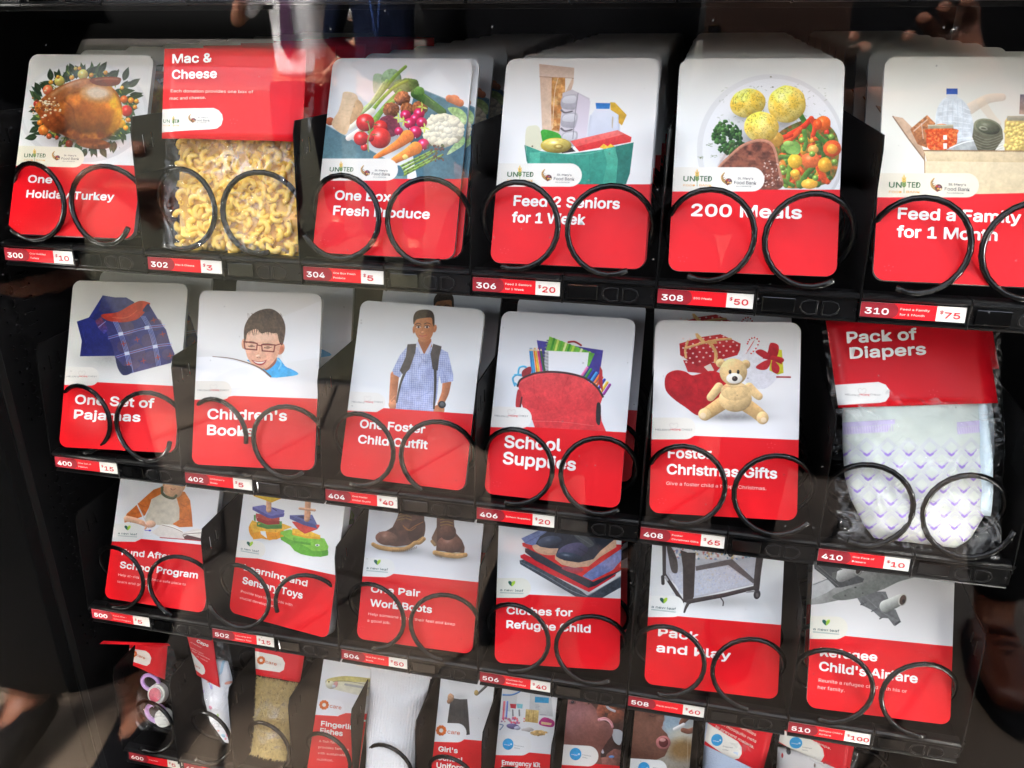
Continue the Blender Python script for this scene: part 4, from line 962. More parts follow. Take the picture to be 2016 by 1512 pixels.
@paint(310)
def _(A):
    A.grad((226, 225, 214), (244, 242, 236))
    A.line([(730, 360), (820, 310), (900, 300)], 60, (222, 196, 168), 40, sh=.2, a=.55); A.line([(790, 330), (840, 400), (880, 440)], 50, (226, 206, 180), 30, sh=.2, a=.5)
    A.ell(640, 420, 96, 120, (216, 222, 226), sh=.25, hl=.2); A.poly([(548, 400), (570, 330), (605, 300), (660, 300), (700, 330), (742, 420), (742, 500), (700, 560), (570, 560)], (218, 224, 228), (206, 214, 220), smooth=True, tex=.14, ts=26)
    for i in range(7): A.line([(560+i*6, 350+i*26), (640, 340+i*30), (730, 370+i*24)], 4, (238, 242, 246), sh=0, a=.8)
    for i in range(5): A.line([(590+i*24, 320), (580+i*28, 420), (600+i*22, 500)], 3, (176, 188, 198), sh=0, a=.5)
    A.poly([(603, 254), (662, 254), (662, 285), (603, 285)], (44, 82, 160), (64, 104, 184)); A.poly([(610, 284), (656, 284), (664, 304), (600, 304)], (214, 220, 226))
    A.poly([(316, 400), (370, 410), (430, 470), (490, 600), (486, 635), (330, 420)], (206, 176, 150), (184, 152, 126), tex=.05)
    A.line([(318, 402), (400, 520), (488, 636)], 6, (130, 104, 84), sh=0, smooth=False)
    A.poly([(410, 470), (500, 395), (545, 440), (510, 500), (500, 570), (450, 550)], (190, 130, 88), (160, 100, 62), tex=.35, ts=14); A.line([(430, 480), (500, 420)], 6, (226, 206, 190), sh=0, a=.7); A.line([(470, 440), (480, 520)], 5, (232, 216, 200), sh=0, a=.6)
    A.ell(578, 510, 82, 68, (206, 84, 36), sh=.4, tex=.3, ts=12, c2=(226, 120, 56)); A.poly([(498, 500), (500, 470), (655, 470), (660, 500), (655, 560), (630, 582), (525, 582), (498, 550)], (208, 84, 38), (196, 70, 30), smooth=True, tex=.22, ts=10, tcol=(232, 128, 70), tc=.2)
    A.poly([(505, 447), (640, 445), (640, 466), (505, 468)], (186, 178, 150), (150, 142, 116)); A.line([(505, 450), (640, 448)], 3, (226, 220, 200), sh=0, smooth=False)
    A.poly([(586, 502), (606, 502), (606, 526), (586, 526)], (250, 246, 240)); A.poly([(586, 545), (606, 545), (606, 575), (586, 575)], (250, 240, 230))
    A.poly([(600, 580), (680, 535), (780, 520), (770, 585)], (196, 200, 200), (150, 154, 156), smooth=False, tex=.2); A.line([(620, 570), (700, 540), (770, 528)], 6, (240, 242, 242), sh=0)
    A.poly([(748, 450), (900, 470), (905, 520), (860, 585), (770, 585), (740, 510)], (120, 118, 98), (84, 82, 66), tex=.1)
    for i in range(6): A.line([(752, 500+i*15), (820, 525+i*14), (900, 500+i*14)], 2.5, (156, 154, 136), sh=0, a=.7)
    A.ell(823, 462, 77, 46, (128, 128, 106), ang=15, sh=.3); A.ell(823, 460, 66, 36, (98, 100, 82), ang=15, sh=.5, hl=.15); A.ell(800, 466, 24, 11, (158, 158, 138), ang=12, sh=.2); A.ell(800, 466, 14, 5, (98, 98, 82), ang=12, sh=0)
    A.poly([(912, 430), (930, 400), (1100, 400), (1100, 590), (912, 590)], (222, 196, 130), (206, 176, 106), tex=.15)
    q = np.random.default_rng(2)
    for i in range(90): A.ell(q.uniform(918, 1040), q.uniform(440, 582), 12, 11, (228, 200, 120), sh=.35, hl=.2)
    A.poly([(925, 402), (1100, 395), (1100, 425), (925, 425)], (190, 186, 166), (150, 146, 126)); A.poly([(995, 285), (1100, 285), (1100, 395), (990, 390)], (110, 104, 116), (190, 160, 140), tex=.3)
    A.poly([(484, 585), (1250, 590), (1250, 655), (500, 648)], (222, 204, 170), (212, 190, 152), tex=.03); A.poly([(488, 640), (1250, 650), (1250, 830), (490, 830)], (226, 210, 178), (214, 196, 160), tex=.03)
    A.line([(484, 584), (1250, 590)], 8, (140, 112, 84), sh=0, smooth=False)
    for i in range(80): A.line([(486+i*9, 588), (490+i*9, 592)], 4, (226, 206, 170), sh=0, a=.7)
    A.line([(486, 600), (488, 705)], 5, (150, 124, 96), sh=0)
    red_band(A, 826, 806); pill(A, 704, 776, 833, 0, (232, 224, 206))
    food_logos(A, 297, 780, 166, 528, 790, 170, 1.12)
    A.text('Feed a Family', 346, 946, 996, 72, WHITE, 3, 'headline'); A.text('for 1 Month', 340, 1042, 870, 72, WHITE, 3, 'headline'); tri_dots(A, 275, 1200)

@paint(400)
def _(A):
    A.grad((206, 206, 198), (246, 247, 250)); A.shadow(520, 640, 320, 110, .25)
    A.poly([(262, 380), (350, 350), (450, 190), (540, 205), (620, 205), (680, 240), (560, 400), (560, 628), (285, 632), (298, 520)], (44, 54, 128), (30, 36, 102), tex=.14, ts=50)
    A.poly([(450, 190), (540, 205), (620, 205), (680, 240), (600, 300), (460, 320), (420, 300)], (66, 74, 120), (52, 56, 104), tex=.15); A.line([(350, 350), (400, 370), (500, 470)], 4, (24, 28, 84), sh=0, a=.7); A.line([(300, 440), (330, 540)], 4, (60, 70, 150), sh=0, a=.5)
    pl = [(395, 375), (450, 320), (600, 370), (740, 320), (790, 262), (850, 360), (910, 440), (940, 540), (972, 615), (945, 680), (600, 770), (560, 720), (520, 560), (470, 440)]
    A.poly(pl, (52, 56, 110), (60, 58, 108), tex=.12, ts=40)
    for (x, y, rx, ry) in ((620, 430, 60, 55), (700, 600, 60, 60), (880, 520, 46, 60), (830, 400, 50, 46), (600, 560, 46, 46), (780, 520, 50, 50), (660, 690, 60, 40), (800, 640, 60, 46), (920, 620, 40, 40)): A.ell(x, y, rx, ry, (92, 72, 92), sh=0, a=.55, rough=.1)
    A.poly([(440, 330), (480, 370), (560, 385), (640, 380), (720, 350), (790, 260), (780, 240), (720, 230), (650, 260), (560, 310)], (196, 72, 46), (176, 52, 38), smooth=True, tex=.14, ts=30); A.line([(520, 350), (620, 352), (700, 300)], 6, (222, 110, 74), sh=0, a=.6)
    A.poly([(780, 250), (796, 290), (770, 310), (740, 300)], (40, 44, 92), smooth=True)
    def band(p, offs, col, w, a=.8):
        for o in offs: A.line([(x+o[0], y+o[1]) for x, y in p], w, col, sh=0, a=a)
    v1 = [(540, 380), (580, 470), (625, 610), (655, 750)]; v2 = [(740, 340), (790, 430), (830, 560), (855, 700)]; h1 = [(490, 500), (600, 470), (770, 425), (900, 410)]; h2 = [(545, 640), (640, 610), (830, 560), (950, 545)]
    for v in (v1, v2): band(v, ((-14, 0), (-4, 0), (6, 0), (16, 0)), (160, 176, 232), 4)
    for h_ in (h1, h2): band(h_, ((0, -8), (0, 6)), (150, 170, 232), 4.5); band(h_, ((0, 0),), (206, 80, 80), 3, .6)
    for x, y in ((580, 470), (770, 425), (625, 612), (830, 562)): A.poly([(x-18, y-10), (x+16, y-16), (x+20, y+8), (x-14, y+14)], (222, 230, 248), a=.85)
    for x, y in ((700, 510), (745, 665), (885, 470), (640, 690), (850, 640), (940, 628), (600, 540), (820, 370)): A.line([(x-16, y+4), (x+16, y-4)], 6, (176, 60, 44), sh=0, a=.8, smooth=False); A.line([(x-3, y-16), (x+4, y+16)], 6, (176, 60, 44), sh=0, a=.8, smooth=False)
    A.poly([(395, 375), (440, 345), (490, 440), (460, 470), (420, 430)], (120, 52, 66), (60, 66, 150), tex=.3, ts=14); A.line([(420, 420), (470, 380)], 6, (170, 184, 232), sh=0, a=.7)
    A.poly([(545, 640), (560, 720), (600, 770), (660, 750), (650, 700), (600, 700)], (28, 34, 70), smooth=True, a=.8)
    red_band(A, 808, 850); pill(A, 706, 425, 840, .03, (226, 224, 218)); chest_logo(A, 190, 782, 218, 1.0)
    A.text('One Set of', 250, 975, 820, 80, WHITE, 3, 'headline', y1=1006); A.text('Pajamas', 243, 1082, 720, 78, WHITE, 3, 'headline', y1=1106)

SKIN = (226, 178, 150)
@paint(402)
def _(A):
    A.grad((220, 220, 218), (246, 247, 250))
    A.poly([(640, 330), (1000, 180), (1010, 560), (760, 600)], (236, 238, 242), (240, 242, 246), a=.5)
    A.poly([(500, 580), (720, 565), (760, 620), (845, 680), (700, 700), (620, 660)], (50, 150, 214), (70, 170, 226), smooth=False, tex=.08); A.poly([(640, 650), (690, 570), (715, 572), (735, 620), (800, 640), (845, 680), (660, 698)], (52, 152, 216), (84, 180, 232), smooth=True, tex=.08)
    A.line([(700, 570), (735, 600), (720, 640)], 12, (120, 200, 240), sh=.2)
    A.poly([(620, 600), (700, 560), (690, 610), (630, 650)], (150, 92, 72), smooth=True)
    A.ell(730, 505, 26, 40, (222, 150, 118), ang=18, sh=.3); A.ell(734, 508, 13, 24, (196, 112, 84), ang=18, sh=.1); A.ell(480, 470, 14, 34, (222, 164, 134), sh=.2)
    # face
    A.poly([(490, 400), (560, 350), (640, 350), (715, 410), (728, 480), (705, 560), (650, 625), (610, 640), (560, 625), (515, 580), (490, 500)], (234, 192, 166), (222, 166, 138), smooth=True, tex=.03)
    A.ell(540, 545, 34, 30, (236, 176, 152), sh=0, a=.5, soft=9); A.ell(655, 560, 34, 32, (236, 172, 148), sh=0, a=.5, soft=9); A.ell(700, 520, 30, 60, (206, 150, 120), sh=0, a=.35, soft=12)
    A.ell(600, 420, 80, 30, (240, 204, 180), sh=0, a=.6, soft=12)
    # hair
    A.poly([(485, 470), (482, 380), (500, 320), (540, 270), (600, 240), (670, 235), (730, 275), (760, 340), (760, 410), (742, 480), (722, 460), (706, 400), (680, 400), (640, 390), (600, 400), (570, 370), (530, 380), (505, 400), (495, 440)], (74, 58, 48), (92, 72, 58), smooth=True, tex=.3, ts=12)
    q = np.random.default_rng(6)
    for i in range(90):
        x, y = q.uniform(500, 745), q.uniform(255, 400); A.line([(x, y), (x+q.uniform(-4, 14), y+q.uniform(14, 34))], 3, [(54, 42, 34), (110, 86, 66), (80, 62, 50)][q.integers(3)], 1, sh=0, a=.6)
    for x in range(505, 700, 16): A.line([(x, 372), (x+q.uniform(-4, 10), 400+q.uniform(-4, 12))], 5, (70, 54, 44), 1, sh=0)
    A.line([(495, 462), (530, 455), (560, 462)], 6, (88, 60, 46), 3, sh=0, a=.8); A.line([(610, 472), (650, 470), (690, 478)], 7, (88, 60, 46), 3, sh=0, a=.8)
    # eyes looking down, nose, open smile
    A.line([(512, 486), (535, 490), (556, 486)], 5, (60, 36, 30), 3, sh=0); A.ell(535, 482, 12, 5, (120, 84, 70), sh=0, a=.7); A.line([(620, 496), (645, 500), (668, 494)], 5, (60, 36, 30), 3, sh=0); A.ell(645, 491, 12, 5, (120, 84, 70), sh=0, a=.7)
    A.line([(590, 490), (582, 530), (566, 552), (590, 566)], 5, (206, 146, 118), 7, sh=.1, a=.7); A.ell(578, 554, 16, 11, (236, 190, 164), sh=.3); A.ell(572, 563, 4, 3, (150, 84, 66), sh=0); A.ell(592, 566, 4, 3, (150, 84, 66), sh=0)
    A.poly([(536, 582), (570, 592), (612, 590), (634, 582), (618, 608), (590, 616), (560, 606)], (166, 72, 70), smooth=True); A.poly([(545, 586), (575, 594), (612, 592), (628, 586), (606, 602), (572, 602)], (244, 236, 230), smooth=True)
    A.line([(534, 580), (570, 590), (612, 588), (636, 580)], 3, (170, 90, 80), sh=0)
    # glasses
    fr = (116, 50, 46)
    for b in (((482, 455), (572, 468), (568, 512), (490, 505)), ((602, 476), (692, 478), (684, 524), (606, 518))): A.line(list(b)+[b[0]], 8, fr, sh=.1, smooth=False)
    A.line([(572, 478), (602, 484)], 7, fr, sh=0, smooth=False); A.line([(692, 482), (740, 468)], 7, fr, sh=0, smooth=False)
    # the book
    A.poly([(150, 560), (290, 556), (430, 585), (560, 625), (660, 696), (655, 740), (150, 800)], (246, 247, 250), (250, 251, 253), smooth=False); A.line([(270, 556), (400, 570), (520, 604), (600, 640), (662, 692)], 4, (120, 96, 84), 12, sh=.2); A.line([(300, 562), (420, 584), (560, 630)], 3, (226, 226, 232), sh=0)
    A.poly([(280, 720), (420, 640), (560, 640), (450, 760)], (240, 241, 246), smooth=True, a=.6)
    red_band(A, 840, 846); pill(A, 722, 400, 848, 0, (236, 232, 222)); A.poly([(380, 828), (410, 822), (1020, 844), (1020, 860), (350, 860)], REDC); chest_logo(A, 170, 788, 212, .95)
    A.text("Children's", 238, 976, 770, 82, WHITE, 3, 'headline', y1=990); A.text('Books', 236, 1084, 548, 82, WHITE, 3, 'headline', y1=1094)

@paint(404)
def _(A):
    A.grad((222, 226, 228), (246, 248, 251))
    bl = (150, 160, 196)
    # arms
    A.line([(528, 600), (520, 690), (515, 760), (512, 800)], 58, (186, 122, 86), 44, sh=.3); A.ell(515, 795, 28, 34, (196, 130, 94), sh=.35); A.line([(505, 770), (530, 740)], 12, (196, 130, 94), sh=.2)
    A.line([(872, 650), (860, 720), (830, 790)], 58, (190, 124, 88), 40, sh=.3); A.poly([(800, 800), (850, 800), (850, 850), (790, 850), (776, 830)], (196, 130, 94), smooth=True)
    A.ell(840, 795, 26, 24, (50, 50, 52), ang=20, sh=.3); A.ell(842, 794, 16, 15, (90, 92, 94), ang=20, sh=.2)
    # shirt
    A.poly([(610, 410), (560, 470), (512, 570), (520, 596), (562, 616), (590, 560), (540, 740), (534, 830), (780, 850), (806, 760), (822, 600), (835, 655), (914, 640), (915, 600), (880, 450), (800, 410), (720, 420)], (178, 186, 214), (166, 176, 210), smooth=False, tex=.06, ts=30)
    X0, Y0 = A.X, A.Y
    sl = A.reg(510, 920, 405, 852); X, Y = A.X[sl], A.Y[sl]; c = A.img[sl]; isb = (np.abs(c[..., 2]-.82) < .09) & (c[..., 0] < .76) & (c[..., 0] > .55)
    g = (((X*.995+Y*.06) % 14) < 4.5).astype(float)*.55+(((Y-X*.08) % 14) < 4.5).astype(float)*.55; fold = 1+.10*(fbm(X, Y, 46, 12)-.5)*2
    c2 = c*(1-.20*np.clip(g, 0, 1.1)[..., None]*np.array([1.25, 1.1, .6]))*fold[..., None]+.04; A.img[sl] = np.where(isb[..., None], np.clip(c2, 0, 1), c)
    for p in ([(690, 470), (715, 500), (740, 520)], [(700, 520), (680, 560)], [(560, 560), (600, 540)], [(640, 480), (640, 830)], [(740, 560), (790, 640)], [(840, 560), (870, 640)], [(600, 700), (660, 680)], [(700, 740), (780, 700)]): A.line(p, 3.5, (120, 128, 172), sh=0, a=.45)
    A.poly([(735, 555), (790, 540), (790, 600), (770, 640), (730, 610)], (150, 158, 200), a=.4)
    # neck, head
    A.poly([(682, 360), (768, 360), (774, 410), (722, 460), (680, 410)], (176, 112, 72), (160, 98, 62), smooth=False); A.poly([(668, 390), (682, 376), (716, 452), (700, 462)], (206, 210, 230)); A.poly([(776, 384), (770, 376), (728, 452), (748, 462)], (206, 210, 230))
    A.ell(792, 292, 13, 26, (196, 130, 92), ang=12, sh=.2); A.ell(654, 300, 8, 24, (190, 124, 86), sh=.2)
    A.poly([(656, 240), (668, 205), (722, 195), (772, 208), (786, 250), (784, 310), (766, 355), (735, 382), (704, 378), (672, 340), (658, 300)], (206, 144, 100), (188, 122, 80), smooth=True, tex=.03)
    A.poly([(652, 262), (652, 212), (672, 178), (715, 166), (765, 172), (788, 205), (790, 275), (778, 262), (772, 222), (735, 220), (690, 226), (668, 236)], (66, 56, 46), (82, 70, 56), smooth=True, tex=.25, ts=8)
    for x in (684, 740): A.ell(x, 282, 15, 7, (236, 224, 214), sh=0); A.ell(x+1, 282, 7, 7, (50, 34, 28), sh=0); A.line([(x-18, 276), (x, 271), (x+18, 277)], 3.5, (70, 46, 36), sh=0)
    A.line([(666, 264), (684, 256), (702, 264)], 6, (70, 50, 40), 4, sh=0); A.line([(724, 262), (742, 254), (764, 262)], 6, (70, 50, 40), 4, sh=0)
    A.line([(712, 290), (706, 312), (700, 320), (716, 324)], 4, (166, 104, 72), 4, sh=0, a=.8); A.ell(712, 316, 10, 7, (214, 154, 112), sh=.2)
    A.line([(690, 336), (712, 342), (740, 334)], 6, (176, 88, 76), 4, sh=0); A.line([(694, 342), (712, 349), (734, 342)], 5, (206, 124, 106), 3, sh=0, a=.8); A.line([(696, 360), (720, 366), (740, 358)], 5, (170, 108, 72), sh=0, a=.4)
    # straps
    A.poly([(612, 396), (670, 392), (664, 450), (625, 560), (585, 600), (560, 570), (600, 480)], (92, 84, 78), (74, 68, 64), tex=.08); A.line([(595, 580), (565, 660), (540, 780)], 18, (78, 72, 68), 10, sh=.3)
    A.poly([(782, 392), (838, 410), (822, 480), (812, 570), (778, 560), (764, 460)], (96, 88, 80), (74, 68, 64), tex=.08); A.line([(795, 560), (795, 680), (786, 820)], 20, (70, 66, 62), 12, sh=.3)
    red_band(A, 824, 878); pill(A, 706, 465, 834, .06, (234, 233, 228)); A.poly([(420, 838), (455, 818), (1100, 862), (1100, 890), (400, 850)], REDC); chest_logo(A, 244, 780, 206, .95)
    A.text('One Foster', 298, 946, 725, 66, WHITE, 3, 'headline', y1=984); A.text('Child Outfit', 286, 1048, 742, 66, WHITE, 3, 'headline', y1=1088); tri_dots(A, 220, 1195); tri_dots(A, 850, 885)

@paint(406)
def _(A):
    A.grad((222, 226, 232), (242, 245, 250)); A.shadow(600, 800, 330, 80, .12)
    A.poly([(440, 288), (860, 352), (830, 560), (470, 480)], (72, 66, 150), (60, 54, 136), tex=.05); A.line([(640, 300), (680, 298), (720, 320)], 12, (150, 50, 50), sh=.3)
    A.poly([(520, 264), (806, 374), (770, 450), (490, 380)], (128, 190, 70), (104, 170, 56))
    for i, c in enumerate(((70, 150, 50), (206, 226, 110), (92, 176, 60), (222, 236, 160), (60, 140, 46), (180, 214, 80), (110, 190, 70), (224, 234, 180), (80, 160, 50), (170, 206, 70))): x = 545+i*25; A.poly([(x, 272+i*9.5), (x+13, 277+i*9.5), (x-6, 350+i*5), (x-20, 350+i*5)], c)
    A.poly([(740, 360), (806, 372), (770, 456), (755, 440)], (84, 160, 60), (120, 190, 80)); 
    for i in range(6): A.ell(510+i*-5, 290+i*22, 9, 5, (120, 140, 110), sh=.2)
    A.poly([(492, 354), (770, 366), (758, 460), (730, 520), (484, 490)], (246, 248, 252), (230, 236, 246))
    for i in range(14): A.line([(484, 366+i*9), (512, 362+i*9)], 4, (66, 66, 70), sh=0, smooth=False)
    for i, (c, x) in enumerate((((50, 130, 190), 402), ((70, 150, 200), 412), ((226, 120, 50), 428), ((232, 190, 70), 437), ((206, 60, 110), 452), ((60, 90, 60), 470))):
        A.line([(x-4, 352), (x+10+i*2, 494)], 13, c, 15, sh=.35, smooth=False); A.poly([(x-11, 356), (x-4, 334), (x+4, 356)], (230, 206, 170)); A.ell(x-4, 340, 3, 4, c, sh=0)
    for c, x, y, an in (((218, 120, 170), 745, 486, 0), ((60, 140, 70), 768, 498, 0), ((50, 60, 150), 785, 508, 0), ((70, 150, 214), 803, 520, 0), ((226, 120, 60), 822, 536, 0), ((200, 90, 50), 838, 548, 0), ((60, 66, 160), 854, 562, 0), ((236, 190, 70), 872, 580, 0), ((150, 60, 150), 888, 594, 0)):
        A.line([(x+14, y-24), (x-24, y+34)], 17, c, 17, sh=.4, smooth=False)
    for p in (((322, 500), (330, 462), (365, 455), (388, 480), (392, 500)), ((300, 575), (288, 530), (310, 508), (345, 512))): A.line(p, 12, (90, 180, 222), sh=.35)
    A.line([(345, 505), (300, 506)], 9, (90, 180, 222), sh=.3); A.line([(305, 560), (320, 580)], 10, (90, 180, 222), sh=.3)
    A.poly([(350, 480), (400, 455), (400, 500), (350, 520)], (150, 46, 50), smooth=True); A.poly([(840, 450), (855, 480), (858, 620), (830, 560)], (176, 50, 54))
    # the bag
    rr = (214, 70, 74)
    A.poly([(345, 560), (330, 640), (350, 710), (410, 790), (430, 850), (880, 870), (850, 800), (840, 700), (860, 640), (600, 560)], rr, (206, 56, 62), tex=.05, ts=60)
    A.poly([(318, 570), (330, 540), (380, 510), (500, 492), (640, 500), (740, 530), (820, 590), (858, 640), (790, 700), (760, 740), (620, 720), (480, 740), (380, 710), (345, 650)], (220, 78, 82), (204, 56, 62), smooth=False, tex=.07, ts=70)
    A.line([(318, 578), (340, 535), (420, 500), (520, 488), (640, 498), (750, 530), (820, 585), (858, 645)], 12, (70, 48, 50), 14, sh=.3); A.line([(330, 560), (420, 512), (540, 498)], 3, (236, 130, 130), sh=0, a=.5)
    for p in ([(420, 520), (430, 640), (500, 740)], [(640, 520), (600, 640), (640, 740)], [(800, 620), (700, 720), (560, 780)], [(400, 790), (600, 800), (840, 840)]): A.line(p, 5, (186, 44, 52), 3, sh=0, a=.5)
    A.line([(420, 800), (600, 805), (800, 830)], 4, (236, 130, 130), sh=0, a=.5)
    A.poly([(820, 690), (845, 700), (840, 820), (815, 800)], (46, 40, 44), smooth=True); A.poly([(320, 600), (345, 640), (330, 720), (305, 700)], (176, 50, 56), smooth=True); A.line([(345, 650), (335, 710)], 10, (90, 40, 44), sh=0)
    red_band(A, 824, 872); pill(A, 706, 408, 838, .04, (236, 234, 230)); chest_logo(A, 174, 770, 212, 1.0)
    A.text('School', 236, 965, 588, 92, WHITE, 3, 'headline', y1=988); A.text('Supplies', 226, 1068, 682, 92, WHITE, 3, 'headline', y1=1112); tri_dots(A, 165, 1190)

@paint(408)
def _(A):
    A.grad((230, 230, 232), (244, 244, 248)); A.shadow(600, 640, 280, 80, .2); A.shadow(480, 400, 220, 60, .15)
    A.poly([(700, 300), (760, 280), (880, 440), (876, 470), (800, 530), (700, 500), (600, 340)], (232, 232, 238), (214, 214, 224), smooth=True, tex=.06, ts=16)
    A.line([(875, 460), (955, 461)], 9, (170, 44, 48), sh=.2, smooth=False)
    for p in ([(700, 262), (712, 238), (742, 226), (768, 248), (750, 290), (722, 320)], ): A.line(p, 9, (240, 236, 236), sh=.2); 
    cp = spline([(700, 262), (712, 238), (742, 226), (768, 248), (750, 290), (722, 320)], False, 6)
    for i in range(0, len(cp), 3): A.ell(cp[i][0], cp[i][1], 4.5, 4.5, (196, 40, 46), sh=0)
    A.line([(740, 240), (712, 290), (692, 320)], 8, (222, 200, 200), sh=.2); A.line([(736, 250), (700, 306)], 3, (196, 50, 54), sh=0)
    A.poly([(318, 360), (345, 430), (500, 445), (560, 380)], (176, 42, 48), smooth=False, tex=.1)
    A.poly([(440, 400), (475, 436), (502, 420), (480, 380)], (222, 208, 196))
    A.poly([(295, 262), (430, 222), (540, 206), (660, 262), (655, 300), (640, 330), (400, 398), (300, 330)], (186, 46, 50), (166, 34, 42), tex=.06)
    A.poly([(295, 262), (540, 206), (660, 262), (410, 300)], (200, 62, 64), (190, 50, 54)); A.poly([(300, 268), (410, 300), (402, 396), (300, 330)], (160, 32, 40))
    q = np.random.default_rng(8)
    for i in range(9):
        for j in range(6):
            x = 318+i*40+(j % 2)*18; y = 232+j*28-i*2+(i % 2)*6
            if y > 208 and (x-300)*.23+y > 262-40 and y < 385-(x-400)*.25 and x < 650: A.ell(x, y, 6.5, 5.5, (236, 206, 200), sh=.1, a=.9 if y > 250-(x-430)*.05 or x < 560 else .0)
    A.line([(345, 248), (330, 300), (335, 345)], 14, (222, 176, 120), sh=.2); A.line([(330, 290), (420, 262), (520, 240), (600, 234)], 14, (222, 176, 120), sh=.2); A.line([(470, 250), (510, 310), (510, 370)], 20, (216, 168, 110), sh=.25)
    for p in (((440, 248), (400, 230), (392, 204), (420, 236)), ((450, 252), (500, 240), (520, 262), (460, 262))): A.poly(p, (226, 182, 126), (206, 156, 96), smooth=True)
    A.poly([(388, 202), (404, 200), (452, 250), (430, 262)], (228, 184, 124))
    A.poly([(870, 290), (905, 300), (915, 436), (880, 446), (830, 420), (840, 330)], (214, 208, 60), (190, 186, 46)); A.poly([(745, 310), (800, 330), (790, 350), (845, 360), (905, 385), (908, 345), (870, 335), (886, 275), (838, 256), (824, 300), (815, 330)], (186, 38, 46), (160, 26, 38), tex=.15, ts=20)
    for p in ([(748, 312), (780, 296), (825, 320), (840, 355), (800, 350)], [(838, 258), (884, 272), (880, 330), (850, 350), (826, 310)], [(750, 400), (800, 365), (840, 360), (820, 410), (780, 418)], [(850, 360), (890, 400), (880, 440), (845, 420)]): A.poly(p, (200, 50, 56), (160, 28, 38), smooth=True, tex=.12)
    A.line([(850, 345), (905, 360)], 26, (176, 36, 44), sh=.2)
    # heart cushion
    A.poly([(208, 480), (225, 440), (275, 420), (330, 428), (370, 450), (420, 440), (480, 424), (540, 440), (600, 500), (580, 600), (480, 640), (410, 690), (330, 640), (260, 590), (215, 540)], (184, 30, 38), (150, 22, 32), smooth=True, tex=.10, ts=40)
    for p in ([(370, 455), (400, 500), (410, 560)], [(240, 470), (300, 500), (340, 580)], [(480, 440), (500, 500)]): A.line(p, 8, (140, 18, 28), 3, sh=0, a=.4)
    # bear
    b = (226, 194, 142); bd = (204, 168, 116)
    A.shadow(620, 700, 220, 30, .35)
    A.ell(540, 378, 28, 27, b, sh=.35); A.ell(690, 385, 27, 27, b, sh=.35); A.ell(541, 382, 14, 14, bd, sh=.2); A.ell(692, 388, 14, 14, bd, sh=.2)
    A.line([(530, 520), (490, 570), (480, 582)], 54, b, 46, sh=.35, tex=.04); A.line([(710, 520), (750, 560), (768, 575)], 54, b, 46, sh=.35, tex=.04)
    A.line([(560, 610), (500, 650), (448, 684)], 84, bd, 72, sh=.35); A.ell(445, 682, 38, 36, b, sh=.35); A.ell(435, 690, 18, 18, (236, 212, 176), sh=.1)
    A.line([(680, 620), (740, 660), (788, 700)], 84, bd, 72, sh=.35); A.ell(790, 704, 36, 38, b, sh=.35); A.ell(796, 716, 17, 16, (236, 212, 176), sh=.1)
    A.ell(628, 590, 98, 78, b, sh=.42, tex=.04, ts=14); A.ell(625, 545, 84, 56, b, sh=.15, a=.9); A.ell(616, 430, 82, 80, b, sh=.38, tex=.03, ts=14)
    A.ell(622, 468, 48, 32, (240, 236, 228), sh=.2); A.ell(625, 470, 17, 15, (56, 44, 40), sh=.3, hl=.3); A.ell(597, 430, 8, 12, (36, 28, 26), sh=.1, hl=.6); A.ell(645, 430, 8, 12, (36, 28, 26), sh=.1, hl=.6)
    A.line([(540, 510), (620, 520), (700, 512)], 5, (196, 160, 110), sh=0, a=.5); A.line([(628, 560), (626, 650)], 3, (200, 164, 112), sh=0, a=.5)
    red_band(A, 824, 836); pill(A, 702, 394, 832, 0, (234, 230, 222)); A.poly([(350, 830), (385, 810), (1030, 836), (1030, 850), (330, 850)], REDC); chest_logo(A, 152, 778, 220, 1.0)
    A.text('Foster', 229, 940, 484, 72, WHITE, 3, 'headline', y1=946); A.text('Christmas Gifts', 222, 1036, 874, 72, WHITE, 3, 'headline', y1=1064)
    A.text('Give a foster child a happy Christmas.', 217, 1102, 812, 28, PINKTXT, 0, 'caption', y1=1134); tri_dots(A, 170, 1190); tri_dots(A, 820, 860)

